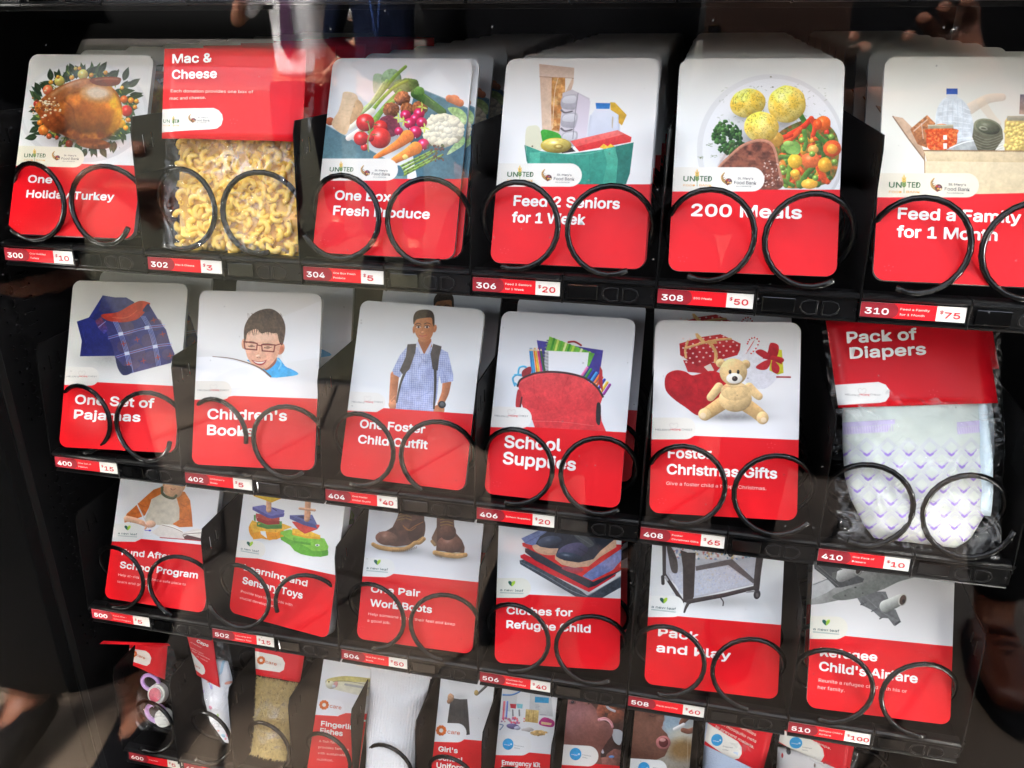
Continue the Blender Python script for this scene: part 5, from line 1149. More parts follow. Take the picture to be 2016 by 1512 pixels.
@paint(500)
def _(A):
    A.grad((224, 226, 230), (236, 238, 244))
    A.ell(440, 170, 60, 70, (206, 210, 220), sh=0, a=.5, soft=20)
    A.poly([(700, 260), (820, 190), (930, 230), (960, 330), (960, 480), (660, 470), (670, 350)], (222, 214, 196), (206, 198, 180), smooth=True, tex=.10, ts=40)
    org = (206, 116, 48)
    A.poly([(812, 128), (720, 160), (640, 230), (575, 290), (470, 385), (446, 440), (450, 468), (540, 440), (640, 400), (675, 330), (700, 250), (800, 195)], org, (190, 98, 40), smooth=False, tex=.14, ts=36)
    A.poly([(940, 170), (1010, 180), (1060, 260), (1075, 380), (1084, 505), (960, 510), (895, 480), (960, 440), (960, 330), (935, 240)], (216, 128, 58), (200, 108, 44), smooth=False, tex=.12, ts=36)
    for p in ([(575, 290), (640, 320), (670, 300)], [(480, 390), (560, 380), (620, 350)], [(960, 430), (1020, 440), (1070, 430)], [(980, 300), (1040, 330)], [(970, 470), (1040, 460)]): A.line(p, 7, (150, 74, 34), 3, sh=0, a=.6)
    A.poly([(830, 60), (1000, 100), (1010, 150), (960, 200), (880, 215), (810, 170)], (214, 168, 130), (196, 146, 108), smooth=True, tex=.05)
    A.ell(905, 150, 90, 95, (226, 178, 140), sh=.25); A.line([(880, 150), (900, 164), (928, 150)], 7, (170, 96, 80), 4, sh=0); A.ell(920, 110, 12, 8, (236, 188, 150), sh=.2)
    A.line([(800, 140), (800, 190), (840, 225), (900, 240), (930, 215)], 26, (92, 96, 74), 24, sh=.3, tex=.1)
    A.line([(470, 430), (560, 450), (640, 480)], 56, (226, 178, 150), 46, sh=.3); A.line([(600, 470), (650, 500), (640, 525)], 26, (222, 170, 142), 16, sh=.3); A.ell(690, 480, 50, 34, (226, 182, 156), sh=.35)
    for i in range(4): A.line([(620+i*10, 460+i*10), (655+i*6, 500+i*4)], 12, (214, 160, 134), 8, sh=.3)
    A.line([(568, 300), (600, 360), (640, 440)], 12, (206, 206, 214), 8, sh=.4, smooth=False); A.line([(560, 290), (650, 480)], 5, (236, 236, 240), sh=0)
    A.poly([(720, 540), (800, 480), (900, 500), (1000, 560), (1120, 520), (1200, 540), (1200, 620), (1020, 622), (790, 608), (700, 560)], (238, 232, 226), (222, 214, 208), smooth=False, tex=.04)
    A.poly([(800, 482), (880, 485), (985, 540), (1000, 562), (900, 520)], (250, 246, 240)); A.line([(800, 490), (900, 515), (990, 556)], 4, (120, 96, 80), sh=0); A.poly([(1030, 560), (1190, 530), (1190, 560), (1020, 590)], (244, 240, 234)); A.line([(1000, 600), (1010, 575), (1190, 560)], 6, (110, 96, 90), sh=0)
    A.poly([(1000, 600), (1030, 580), (1190, 620), (1190, 640), (1010, 625)], (90, 60, 60)); A.line([(780, 606), (1020, 624), (1190, 640)], 8, (176, 50, 56), sh=0, smooth=False)
    A.line([(640, 540), (680, 540)], 6, (90, 90, 200), sh=.2); A.ell(685, 540, 12, 8, (80, 84, 196), sh=.2)
    red_band(A, 600, 694); pill(A, 476, 628, 642, .02, (228, 228, 226)); A.poly([(560, 640), (605, 618), (1240, 680), (1240, 720), (540, 650)], REDC); leaf_logo(A, 390, 574, 176, 586, 1.0)
    A.text('Fund After-', 424, 766, 930, 68, WHITE, 3, 'headline', y1=815); A.text('School Program', 408, 885, 1128, 72, WHITE, 3, 'headline', y1=985)
    A.text('Help at-risk youth find a safe place to', 392, 960, 1020, 30, PINKTXT, 0, 'caption', y1=1052); A.text('learn and grow.', 385, 1024, 664, 30, PINKTXT, 0, 'caption', y1=1062)

@paint(502)
def _(A):
    A.grad((228, 230, 232), (246, 248, 250)); A.shadow(560, 470, 200, 60, .15); A.shadow(930, 580, 200, 70, .15)
    def slab(p, top, side, h):
        n = len(p); A.poly(list(p)+[(x, y+h) for x, y in reversed(p)], side, tex=.06); A.poly([(x, y+h) for x, y in p], side); A.poly(p, top, tex=.06)
    slab([(405, 370), (430, 330), (480, 350), (700, 360), (780, 390), (690, 420), (640, 440), (560, 440), (510, 430), (440, 440)], (230, 180, 70), (222, 150, 40), 58)
    A.poly([(402, 380), (440, 440), (505, 430), (502, 484), (440, 486), (405, 440)], (226, 156, 46), smooth=True); A.poly([(530, 430), (650, 440), (640, 492), (575, 506)], (226, 152, 42)); A.poly([(500, 425), (545, 425), (560, 490), (505, 450)], (238, 240, 240))
    slab([(480, 340), (520, 320), (690, 340), (688, 372), (560, 374), (470, 350)], (100, 156, 80), (76, 128, 64), 32)
    slab([(462, 270), (668, 300), (668, 330), (560, 336), (470, 300)], (176, 76, 70), (158, 60, 60), 34); A.poly([(444, 285), (460, 280), (460, 340), (444, 330)], (90, 150, 80))
    slab([(432, 212), (530, 196), (712, 244), (704, 272), (600, 290), (560, 280)], (110, 112, 172), (84, 84, 146), 26); A.line([(610, 226), (640, 244)], 10, (60, 58, 100), sh=0)
    A.line([(576, 40), (574, 240)], 46, (206, 164, 130), 46, sh=.35, smooth=False, tex=.08)
    slab([(440, 60), (700, 60), (700, 118), (600, 160), (440, 104)], (232, 196, 66), (222, 176, 44), 14)
    slab([(676, 430), (760, 410), (850, 440), (960, 470), (1060, 490), (1096, 560), (1090, 590), (1040, 600), (960, 600), (860, 580), (800, 550), (760, 500), (680, 452)], (126, 190, 74), (92, 162, 56), 48)
    A.poly([(760, 500), (900, 560), (960, 600), (1040, 606), (1035, 650), (940, 634), (800, 590), (765, 540)], (96, 166, 58), smooth=True); A.poly([(1040, 600), (1092, 590), (1092, 636), (1040, 640)], (84, 150, 52))
    A.ell(1000, 548, 20, 10, (236, 240, 240), sh=.1); A.ell(998, 548, 9, 6, (60, 60, 100), sh=0)
    slab([(780, 400), (920, 420), (1028, 464), (1020, 480), (900, 470), (780, 440)], (230, 186, 66), (220, 160, 46), 16); slab([(790, 480), (940, 500), (940, 530), (800, 510)], (106, 176, 66), (84, 150, 54), 18)
    slab([(780, 340), (1020, 370), (1000, 400), (890, 440), (830, 400)], (200, 70, 66), (184, 56, 58), 8)
    slab([(758, 286), (955, 282), (1000, 372), (880, 340)], (96, 106, 160), (76, 84, 136), 32); A.poly([(820, 296), (870, 290), (960, 330), (900, 326)], (56, 60, 96))
    A.line([(925, 60), (908, 320)], 52, (206, 158, 128), 50, sh=.35, smooth=False, tex=.08); A.line([(845, 226), (975, 242)], 22, (216, 170, 140), sh=.35, smooth=False); A.line([(930, 262), (925, 300)], 24, (196, 146, 116), sh=.3)
    red_band(A, 624, 812); pill(A, 500, 545, 654, .06, (238, 236, 228)); leaf_logo(A, 330, 584, 158, 612, .95)
    A.text('Learning and', 358, 765, 908, 64, WHITE, 3, 'headline', y1=908); A.text('Sensory Toys', 345, 880, 866, 72, WHITE, 3, 'headline', y1=1016)
    A.text('Provide toys to help kids with', 330, 960, 780, 30, PINKTXT, 0, 'caption', y1=1082); A.text('crucial development.', 322, 1016, 640, 30, PINKTXT, 0, 'caption', y1=1098)

@paint(504)
def _(A):
    A.grad((216, 218, 222), (240, 242, 247)); A.shadow(580, 440, 230, 46, .45, 4); A.shadow(1010, 500, 170, 40, .45, 4)
    br = (104, 74, 60)
    A.poly([(600, 60), (800, 60), (800, 200), (792, 330), (740, 370), (690, 400), (560, 415), (430, 392), (392, 350), (410, 310), (480, 280), (530, 250), (570, 170)], br, (88, 60, 50), smooth=False, tex=.18, ts=60)
    A.ell(480, 345, 95, 60, (118, 84, 70), ang=8, sh=.45, hl=.12, tex=.1); A.poly([(700, 200), (800, 190), (796, 330), (700, 380), (660, 300)], (84, 58, 46), (70, 46, 38), smooth=True, tex=.15)
    A.line([(620, 235), (660, 275), (720, 240), (790, 205)], 4, (190, 120, 60), sh=0); A.line([(640, 250), (680, 280), (730, 250)], 3, (206, 140, 70), sh=0)
    for i in range(6): A.line([(570+i*8, 190-i*24), (640, 176-i*24), (690+i*2, 190-i*26)], 7, (150, 116, 66), 7, sh=.3); A.line([(600, 200-i*24), (660, 160-i*22)], 6, (120, 92, 56), sh=.3)
    A.line([(366, 396), (420, 424), (520, 440), (620, 438), (690, 408), (720, 384), (760, 380), (796, 350)], 34, (176, 138, 88), 34, sh=.4, tex=.1); A.line([(368, 386), (430, 408), (540, 424), (640, 420), (700, 392), (790, 330)], 7, (206, 164, 104), sh=0)
    for i in range(12): A.line([(530+i*18, 462-max(0, i-5)*5), (536+i*18, 446-max(0, i-5)*5)], 6, (74, 56, 40), sh=0, a=.8)
    A.poly([(910, 60), (1060, 60), (1052, 200), (1060, 290), (1120, 360), (1144, 420), (1140, 470), (900, 450), (905, 380), (905, 250)], br, (86, 60, 50), smooth=False, tex=.15, ts=50); A.poly([(862, 340), (905, 250), (910, 410), (880, 400)], (110, 84, 68), smooth=False)
    A.ell(1022, 395, 112, 72, (112, 78, 66), ang=6, sh=.45, hl=.12, tex=.1); A.ell(1000, 290, 70, 70, (96, 66, 54), sh=.4, tex=.15)
    for i in range(6): A.line([(940, 236-i*26), (990, 226-i*24), (1040, 240-i*26)], 8, (150, 116, 66), 7, sh=.3)
    A.line([(890, 466), (980, 486), (1080, 498), (1150, 486)], 40, (186, 148, 96), 38, sh=.4, tex=.1); A.line([(890, 452), (1010, 470), (1150, 472)], 7, (214, 174, 112), sh=0); A.line([(866, 370), (890, 400)], 26, (150, 120, 84), sh=.3)
    for i in range(6): A.line([(895+i*10, 494+i*3), (898+i*10, 478+i*3)], 6, (84, 62, 44), sh=0, a=.8)
    red_band(A, 644, 738); pill(A, 508, 550, 668, .04, (234, 236, 234)); A.poly([(500, 668), (540, 646), (1260, 718), (1260, 760), (480, 672)], REDC); leaf_logo(A, 310, 604, 182, 620, 1.0)
    A.text('One Pair', 348, 800, 762, 68, WHITE, 3, 'headline', y1=838); A.text('Work Boots', 342, 918, 862, 72, WHITE, 3, 'headline', y1=978)
    A.text('Help someone get on their feet and keep', 326, 996, 1062, 32, PINKTXT, 0, 'caption', y1=1086); A.text('a good job.', 316, 1052, 512, 32, PINKTXT, 0, 'caption', y1=1074); tri_dots(A, 250, 1100); tri_dots(A, 1035, 745)

@paint(506)
def _(A):
    A.grad((228, 231, 234), (244, 246, 250)); A.shadow(840, 600, 330, 90, .3, 12)
    def layer(p, c, c2, **k): A.poly(p, c, c2, **k)
    layer([(390, 350), (430, 342), (900, 600), (950, 640), (1250, 470), (1250, 560), (1060, 668), (860, 652), (600, 500), (395, 380)], (74, 82, 92), (54, 60, 70), tex=.25, ts=16)
    A.line([(400, 362), (600, 470), (800, 590), (950, 650)], 6, (130, 140, 150), sh=0, a=.7); A.line([(960, 640), (1240, 470)], 7, (150, 158, 166), sh=0, a=.6); A.line([(400, 380), (640, 520), (850, 640)], 5, (40, 46, 54), sh=0, a=.7)
    layer([(396, 310), (430, 296), (960, 560), (1190, 460), (1180, 480), (965, 612), (640, 460), (400, 330)], (206, 40, 50), (190, 30, 44))
    layer([(436, 250), (480, 250), (980, 510), (1250, 390), (1250, 420), (1020, 560), (960, 578), (520, 350), (436, 282)], (52, 56, 68), (40, 44, 56), tex=.12)
    layer([(412, 206), (520, 190), (1250, 220), (1250, 420), (1000, 526), (780, 430), (560, 300), (416, 232)], (206, 46, 52), (214, 50, 44), tex=.10, ts=50)
    layer([(404, 168), (560, 96), (660, 90), (640, 200), (520, 230), (440, 212)], (126, 144, 190), (112, 128, 178), smooth=False, tex=.15, ts=30); A.line([(440, 205), (560, 140), (640, 100)], 5, (80, 90, 130), sh=0, a=.6)
    layer([(910, 480), (960, 440), (1090, 350), (1250, 240), (1250, 330), (1160, 430), (990, 516)], (132, 148, 196), (110, 126, 180), tex=.14, ts=24)
    layer([(780, 400), (920, 420), (860, 460), (740, 420)], (140, 80, 100), (190, 50, 60), smooth=True)
    # shoes
    A.poly([(512, 220), (520, 272), (600, 304), (700, 300), (740, 250)], (222, 186, 160), (206, 164, 136), smooth=True); A.poly([(524, 212), (560, 150), (640, 100), (700, 60), (840, 60), (830, 130), (740, 250), (640, 250), (560, 236)], (56, 64, 80), (42, 48, 62), smooth=False, tex=.08)
    A.ell(640, 195, 100, 48, (64, 74, 94), ang=-8, sh=.45, hl=.12); A.line([(720, 90), (800, 100)], 30, (80, 86, 92), sh=.3)
    A.poly([(682, 300), (684, 340), (740, 386), (840, 410), (960, 400), (1060, 320), (1190, 240), (1190, 170), (900, 250)], (226, 188, 160), (206, 166, 138), smooth=False, tex=.03)
    A.poly([(694, 296), (720, 230), (790, 165), (880, 100), (1000, 60), (1180, 60), (1186, 168), (1060, 270), (1000, 340), (880, 368), (760, 350), (700, 320)], (58, 64, 78), (44, 50, 62), smooth=False, tex=.06)
    A.ell(830, 275, 130, 68, (78, 76, 104), ang=-14, sh=.42, hl=.05); A.ell(800, 320, 110, 34, (48, 60, 78), ang=8, sh=.5, hl=.3); A.poly([(830, 130), (880, 112), (1000, 200), (975, 240), (930, 226)], (92, 98, 102), (76, 82, 88), smooth=True); A.line([(840, 130), (980, 220)], 4, (130, 134, 138), sh=0, a=.7)
    A.poly([(1010, 60), (1160, 60), (1100, 130), (1050, 150)], (92, 98, 104), smooth=True); A.line([(880, 250), (1010, 330)], 4, (30, 36, 46), sh=0, a=.6)
    red_band(A, 650, 672); pill(A, 496, 484, 660, 0, (230, 230, 218)); A.poly([(430, 656), (470, 632), (1260, 668), (1260, 690), (400, 668)], REDC); leaf_logo(A, 230, 602, 192, 610, 1.0)
    A.text('Clothes for', 286, 792, 826, 74, WHITE, 3, 'headline', y1=810); A.text('Refugee Child', 284, 906, 975, 76, WHITE, 3, 'headline', y1=946); tri_dots(A, 215, 1105); tri_dots(A, 985, 700)

@paint(508)
def _(A):
    A.grad((226, 229, 230), (240, 243, 246)); A.shadow(720, 560, 380, 60, .2)
    dk = (68, 62, 62)
    A.poly([(300, 60), (1060, 60), (1020, 300), (985, 430), (800, 470), (510, 540), (300, 350)], (196, 198, 208), (186, 188, 198), tex=.05)
    A.poly([(340, 345), (780, 290), (980, 425), (540, 515), (430, 500)], (206, 210, 224), (196, 202, 216), tex=.06, ts=12)
    q = np.random.default_rng(5)
    for i in range(260):
        x, y = q.uniform(360, 960), q.uniform(300, 510)
        if (y > 345-(x-340)*.13) and (y < 515-(x-540)*.2 or x < 560): A.ell(x, y, 7, 4, [(176, 186, 216), (222, 224, 234), (186, 190, 206), (206, 200, 196)][q.integers(4)], ang=q.uniform(0, 180), sh=0, a=.8)
    A.poly([(360, 60), (1040, 60), (1010, 215), (800, 225), (760, 240), (560, 230), (440, 200), (380, 190)], (206, 206, 212), (216, 214, 216), tex=.04)
    for i in range(240):
        x, y = q.uniform(370, 1020), q.uniform(90, 236)
        if y < 238-(abs(x-650))*.03: A.ell(x, y, q.uniform(6, 13), q.uniform(5, 9), [(130, 146, 186), (206, 178, 120), (190, 120, 116), (236, 234, 234), (110, 140, 160), (222, 224, 230)][q.integers(6)], ang=q.uniform(0, 180), sh=0, a=.85)
    A.poly([(540, 290), (760, 245), (820, 235), (1000, 400), (980, 420), (790, 280), (545, 325)], (110, 104, 106), (96, 92, 94))
    A.ell(808, 198, 20, 20, (60, 56, 58), sh=.3); A.ell(808, 198, 9, 9, (110, 106, 106), sh=0)
    A.line([(300, 60), (302, 360)], 30, dk, 26, sh=.3, smooth=False); A.poly([(322, 130), (360, 150), (400, 240), (402, 335), (360, 330), (335, 230)], (84, 78, 76), smooth=True)
    A.line([(302, 350), (440, 560)], 26, dk, 30, sh=.3, smooth=False); A.poly([(425, 165), (480, 185), (542, 186), (528, 520), (500, 580), (446, 560), (444, 300)], (78, 70, 68), (58, 52, 52), tex=.06)
    A.line([(486, 560), (760, 510), (985, 455)], 34, dk, 30, sh=.3, smooth=False); A.line([(1050, 100), (1020, 300), (1005, 460)], 58, dk, 46, sh=.3)
    A.line([(290, 370), (292, 420)], 26, (60, 56, 56), sh=.3); A.line([(310, 370), (326, 396)], 16, (170, 170, 172), sh=.3); A.line([(480, 580), (465, 610), (455, 640)], 24, (60, 56, 56), 14, sh=.3); A.ell(1010, 505, 26, 36, (56, 52, 54), ang=10, sh=.35); A.ell(1012, 512, 12, 18, (96, 92, 92), sh=.2); A.line([(930, 486), (990, 480)], 12, (150, 150, 152), sh=.3); A.line([(730, 528), (752, 560), (750, 590)], 9, (60, 56, 58), sh=.2)
    red_band(A, 652, 738); pill(A, 514, 452, 678, .0, (240, 242, 240)); leaf_logo(A, 204, 606, 186, 626, 1.0)
    A.text('Pack', 256, 820, 560, 78, WHITE, 3, 'headline', y1=858); A.text('and Play', 242, 940, 806, 80, WHITE, 3, 'headline', y1=1002); tri_dots(A, 170, 1085); tri_dots(A, 930, 760)

@paint(510)
def _(A):
    A.grad((214, 214, 212), (236, 236, 240)); A.poly([(150, -250), (1100, 180), (1100, 60), (300, -250)], (190, 190, 190), a=.01)
    A.poly([(200, 270), (420, 200), (660, 120), (900, 60), (1100, 60), (1110, 190), (900, 230), (760, 300), (560, 370), (420, 385), (300, 410), (200, 420)], (176, 178, 176), (120, 122, 120), g=((420, 180), (560, 370)), tex=.08, ts=90)
    A.poly([(210, 270), (420, 190), (700, 100), (780, 90), (500, 220), (330, 330), (210, 380)], (206, 208, 210), (190, 192, 194), smooth=False, tex=.05); A.poly([(380, 350), (600, 260), (900, 180), (1080, 185), (860, 250), (700, 320), (560, 368), (430, 385)], (124, 128, 126), (110, 114, 110), smooth=True, tex=.12, ts=50, a=.85)
    for i in range(14): A.ell(236+i*9, 268-i*3.6, 2.8, 3.5, (70, 74, 78), sh=0); 
    for i in range(10): A.ell(600+i*10, 160-i*3.4, 3, 3.5, (80, 84, 88), sh=0)
    A.poly([(232, 90), (330, 90), (440, 150), (610, 225), (600, 250), (440, 290), (400, 290), (330, 220), (240, 150)], (92, 94, 96), (76, 78, 80), smooth=False, tex=.12, ts=24)
    for p in ([(250, 140), (420, 280)], [(320, 100), (440, 160)], [(300, 220), (340, 235)], [(250, 110), (400, 240)]): A.line(p, 4, (150, 152, 152), sh=0, a=.6, smooth=False)
    A.line([(440, 205), (520, 175), (560, 160)], 90, (178, 180, 180), 76, sh=.45, tex=.05); A.ell(565, 156, 26, 42, (186, 188, 186), ang=20, sh=.2); A.ell(568, 156, 18, 34, (70, 62, 58), ang=20, sh=.3); A.poly([(370, 180), (410, 170), (400, 225), (370, 220)], (110, 112, 112))
    A.poly([(560, 370), (700, 320), (770, 320), (790, 372), (760, 430), (845, 455), (885, 548), (845, 555), (835, 578), (790, 520), (730, 515), (670, 460), (590, 420)], (112, 114, 116), (96, 98, 100), smooth=False, tex=.14, ts=24)
    for p in ([(640, 380), (740, 470), (840, 540)], [(740, 330), (780, 370)], [(700, 440), (760, 450)], [(780, 490), (860, 540)], [(600, 390), (620, 420)]): A.line(p, 4, (150, 152, 154), sh=0, a=.6, smooth=False)
    for x, y in ((600, 410), (680, 460), (740, 515)): A.line([(x-14, y+8), (x+30, y-16)], 10, (84, 86, 88), 5, sh=.2, smooth=False)
    A.poly([(840, 555), (870, 540), (885, 545), (840, 578)], (70, 72, 74)); A.line([(770, 430), (840, 400), (880, 380)], 92, (176, 180, 176), 80, sh=.5, tex=.04); A.ell(895, 382, 32, 46, (196, 196, 188), ang=18, sh=.2); A.ell(898, 382, 23, 38, (78, 60, 50), ang=18, sh=.3); A.ell(904, 392, 10, 14, (40, 30, 26), sh=0)
    A.ell(545, 290, 9, 5, (60, 62, 62), sh=0); A.ell(470, 350, 7, 6, (80, 82, 82), sh=0); A.ell(600, 332, 6, 4, (60, 62, 62), sh=0); A.line([(330, 350), (360, 330), (380, 325)], 3, (150, 152, 150), sh=0)
    red_band(A, 650, 748); pill(A, 502, 488, 672, .02, (232, 230, 218)); A.poly([(430, 670), (470, 650), (1300, 732), (1300, 760), (400, 680)], REDC); leaf_logo(A, 230, 606, 194, 624, 1.0)
    A.text('Refugee', 284, 798, 704, 76, WHITE, 3, 'headline', y1=838); A.text("Child's Airfare", 276, 904, 1004, 80, WHITE, 3, 'headline', y1=1000)
    A.text('Reunite a refugee child with his or', 270, 990, 928, 34, PINKTXT, 0, 'caption', y1=1074); A.text('her family.', 264, 1042, 464, 34, PINKTXT, 0, 'caption', y1=1068); tri_dots(A, 205, 1085); tri_dots(A, 1015, 755)

@paint(603)
def _(A):
    A.grad((226, 227, 226), (240, 242, 247)); A.poly([(1040, 200), (1330, 330), (1330, 410), (1240, 390), (1120, 340)], (222, 196, 178), (236, 222, 212), smooth=True, a=.9)
    A.ell(1120, 690, 260, 50, (236, 238, 246), sh=0, a=.6, soft=20)
    A.poly([(848, 545), (880, 510), (960, 492), (1080, 482), (1240, 500), (1400, 520), (1400, 680), (1200, 680), (1060, 650), (960, 625), (890, 600)], (206, 202, 168), (224, 222, 206), smooth=True, tex=.10, ts=40)
    A.poly([(870, 520), (960, 494), (1080, 484), (1300, 506), (1300, 545), (1000, 540), (900, 545)], (176, 166, 92), (196, 186, 116), smooth=True, tex=.12); A.line([(900, 545), (1060, 535), (1300, 575)], 8, (110, 110, 84), 6, sh=0, a=.8); A.line([(1060, 570), (1300, 610)], 22, (140, 146, 150), 26, sh=0, a=.7)
    A.ell(905, 575, 52, 42, (206, 204, 180), ang=20, sh=.3); A.ell(888, 540, 14, 16, (240, 226, 150), sh=.1); A.ell(888, 540, 7, 10, (30, 30, 34), sh=0); A.ell(960, 570, 22, 34, (200, 130, 130), ang=20, sh=.1, rough=.2, a=.8); A.ell(940, 590, 20, 16, (190, 196, 206), sh=.2)
    red_band(A, 858, 960); pill(A, 720, 1050, 888, .06, (240, 241, 244)); A.poly([(1000, 892), (1065, 870), (1400, 880), (1400, 950), (960, 920)], REDC); care_logo(A, 838, 784, 1.35, 1018, 832)
    A.text('Fingerling', 808, 1000, 1200, 62, WHITE, 2.5, 'headline', y1=1048); A.text('Fishes', 798, 1076, 1030, 66, WHITE, 3, 'headline', y1=1108)
    for s, y, x1 in (('A fish farm', 1172, 992), ('provides families', 1234, 1098), ('with sustainable', 1296, 1082), ('nutrition.', 1362, 934)): A.text(s, 784-(y-1172)*.1, y, x1, 34, PINKTXT, .2, 'caption', y1=y+(x1-784)*.09)

@paint(605)
def _(A):
    A.grad((230, 230, 230), (236, 238, 242)); A.poly([(300, 140), (480, 160), (560, 300), (460, 370), (340, 320)], (222, 222, 222), (232, 232, 232), smooth=True); A.shadow(400, 340, 90, 40, .12)
    A.line([(690, 180), (640, 240), (560, 315)], 30, (96, 92, 92), 18, sh=.3); A.ell(552, 300, 20, 26, (176, 150, 96), sh=.3)
    A.poly([(316, 345), (400, 360), (468, 358), (480, 500), (492, 686), (460, 690), (380, 600), (284, 580), (300, 460)], (78, 76, 74), (66, 64, 62), smooth=False, tex=.12, ts=50)
    for x in (345, 400, 440): A.line([(x, 370), (x+6, 600)], 5, (58, 56, 56), sh=0, a=.6)
    A.ell(316, 345, 30, 40, (176, 138, 108), sh=.4, rough=.15, tex=.2, ts=12); A.ell(300, 380, 20, 22, (150, 110, 84), sh=.4)
    red_band(A, 722, 758); pill(A, 575, 462, 752, .03, (238, 238, 238)); A.poly([(410, 752), (440, 730), (620, 745), (620, 780), (380, 760)], REDC); care_logo(A, 228, 648, 1.3, 400, 690)
    A.text("Girl's", 204, 838, 378, 56, WHITE, 2.5, 'headline', y1=856); A.text('School', 196, 916, 425, 60, WHITE, 3, 'headline', y1=946); A.text('Uniform', 186, 990, 450, 60, WHITE, 3, 'headline', y1=1020)

@paint(606)
def _(A):
    A.grad((222, 223, 222), (232, 233, 240))
    A.poly([(800, 200), (965, 230), (930, 330), (915, 480), (790, 460)], (214, 214, 212), (200, 202, 202)); A.line([(800, 318), (880, 318), (950, 290), (966, 262)], 16, (84, 130, 190), 12, sh=.3)
    A.poly([(1050, 260), (1240, 280), (1260, 520), (1040, 500)], (206, 208, 208), (192, 194, 196), tex=.04); A.poly([(1095, 335), (1222, 345), (1220, 396), (1092, 388)], (60, 150, 196))
    for i in range(5): A.line([(1098, 410+i*13), (1128+(i % 2)*8, 412+i*13)], 3, (130, 132, 140), sh=0)
    A.line([(1140, 500), (1196, 504)], 5, (140, 140, 148), sh=0)
    for x, c in ((800, (206, 80, 96)), (808, (226, 130, 140)), (834, (90, 120, 200)), (826, (150, 160, 214))): A.line([(x+8, 380), (x-4, 540)], 10, c, sh=.3, smooth=False)
    for x, c in ((890, (176, 50, 62)), (950, (130, 190, 200))):
        A.poly([(x-28, 400), (x+32, 404), (x+20, 530), (x-16, 526)], (226, 226, 226)); A.poly([(x-28, 400), (x+32, 404), (x+26, 445), (x-22, 440)], c); A.line([(x-2, 460), (x, 510)], 14, (80, 80, 84), sh=0, a=.7)
    A.poly([(1010, 450), (1130, 462), (1120, 580), (1000, 565)], (206, 180, 120), (190, 160, 96), tex=.15, ts=14); A.line([(1040, 470), (1034, 560)], 4, (150, 110, 60), sh=0); A.line([(1080, 470), (1074, 570)], 4, (150, 110, 60), sh=0)
    A.poly([(1130, 570), (1180, 525), (1268, 560), (1256, 615), (1150, 600)], (190, 60, 130), (176, 50, 120), smooth=True); A.poly([(1150, 565), (1250, 580), (1240, 600), (1150, 590)], (226, 190, 150))
    A.dots(30, (780, 520, 1000, 580), 9, (206, 120, 140), 3, None); A.ell(890, 610, 60, 26, (110, 100, 140), ang=8, sh=.4); A.ell(930, 625, 30, 18, (170, 172, 190), sh=.4); A.line([(770, 590), (800, 600), (770, 640)], 10, (120, 140, 170), sh=.3); A.ell(1020, 640, 60, 18, (186, 180, 176), sh=.2, rough=.4); A.ell(1130, 670, 70, 26, (196, 164, 110), sh=.2, rough=.35, rs=10, tex=.3)
    red_band(A, 842, 876); pill(A, 690, 1060, 874, .02, (226, 226, 226)); A.poly([(1000, 872), (1040, 850), (1240, 868), (1240, 890), (980, 880)], REDC); globe_logo(A, 845, 773, 50, 902, 800, 86)
    A.text('Emergency Kit', 790, 960, 1140, 50, WHITE, 2.5, 'headline', y1=984); A.text('for a Family', 782, 1010, 1060, 50, WHITE, 2.5, 'headline', y1=1034)

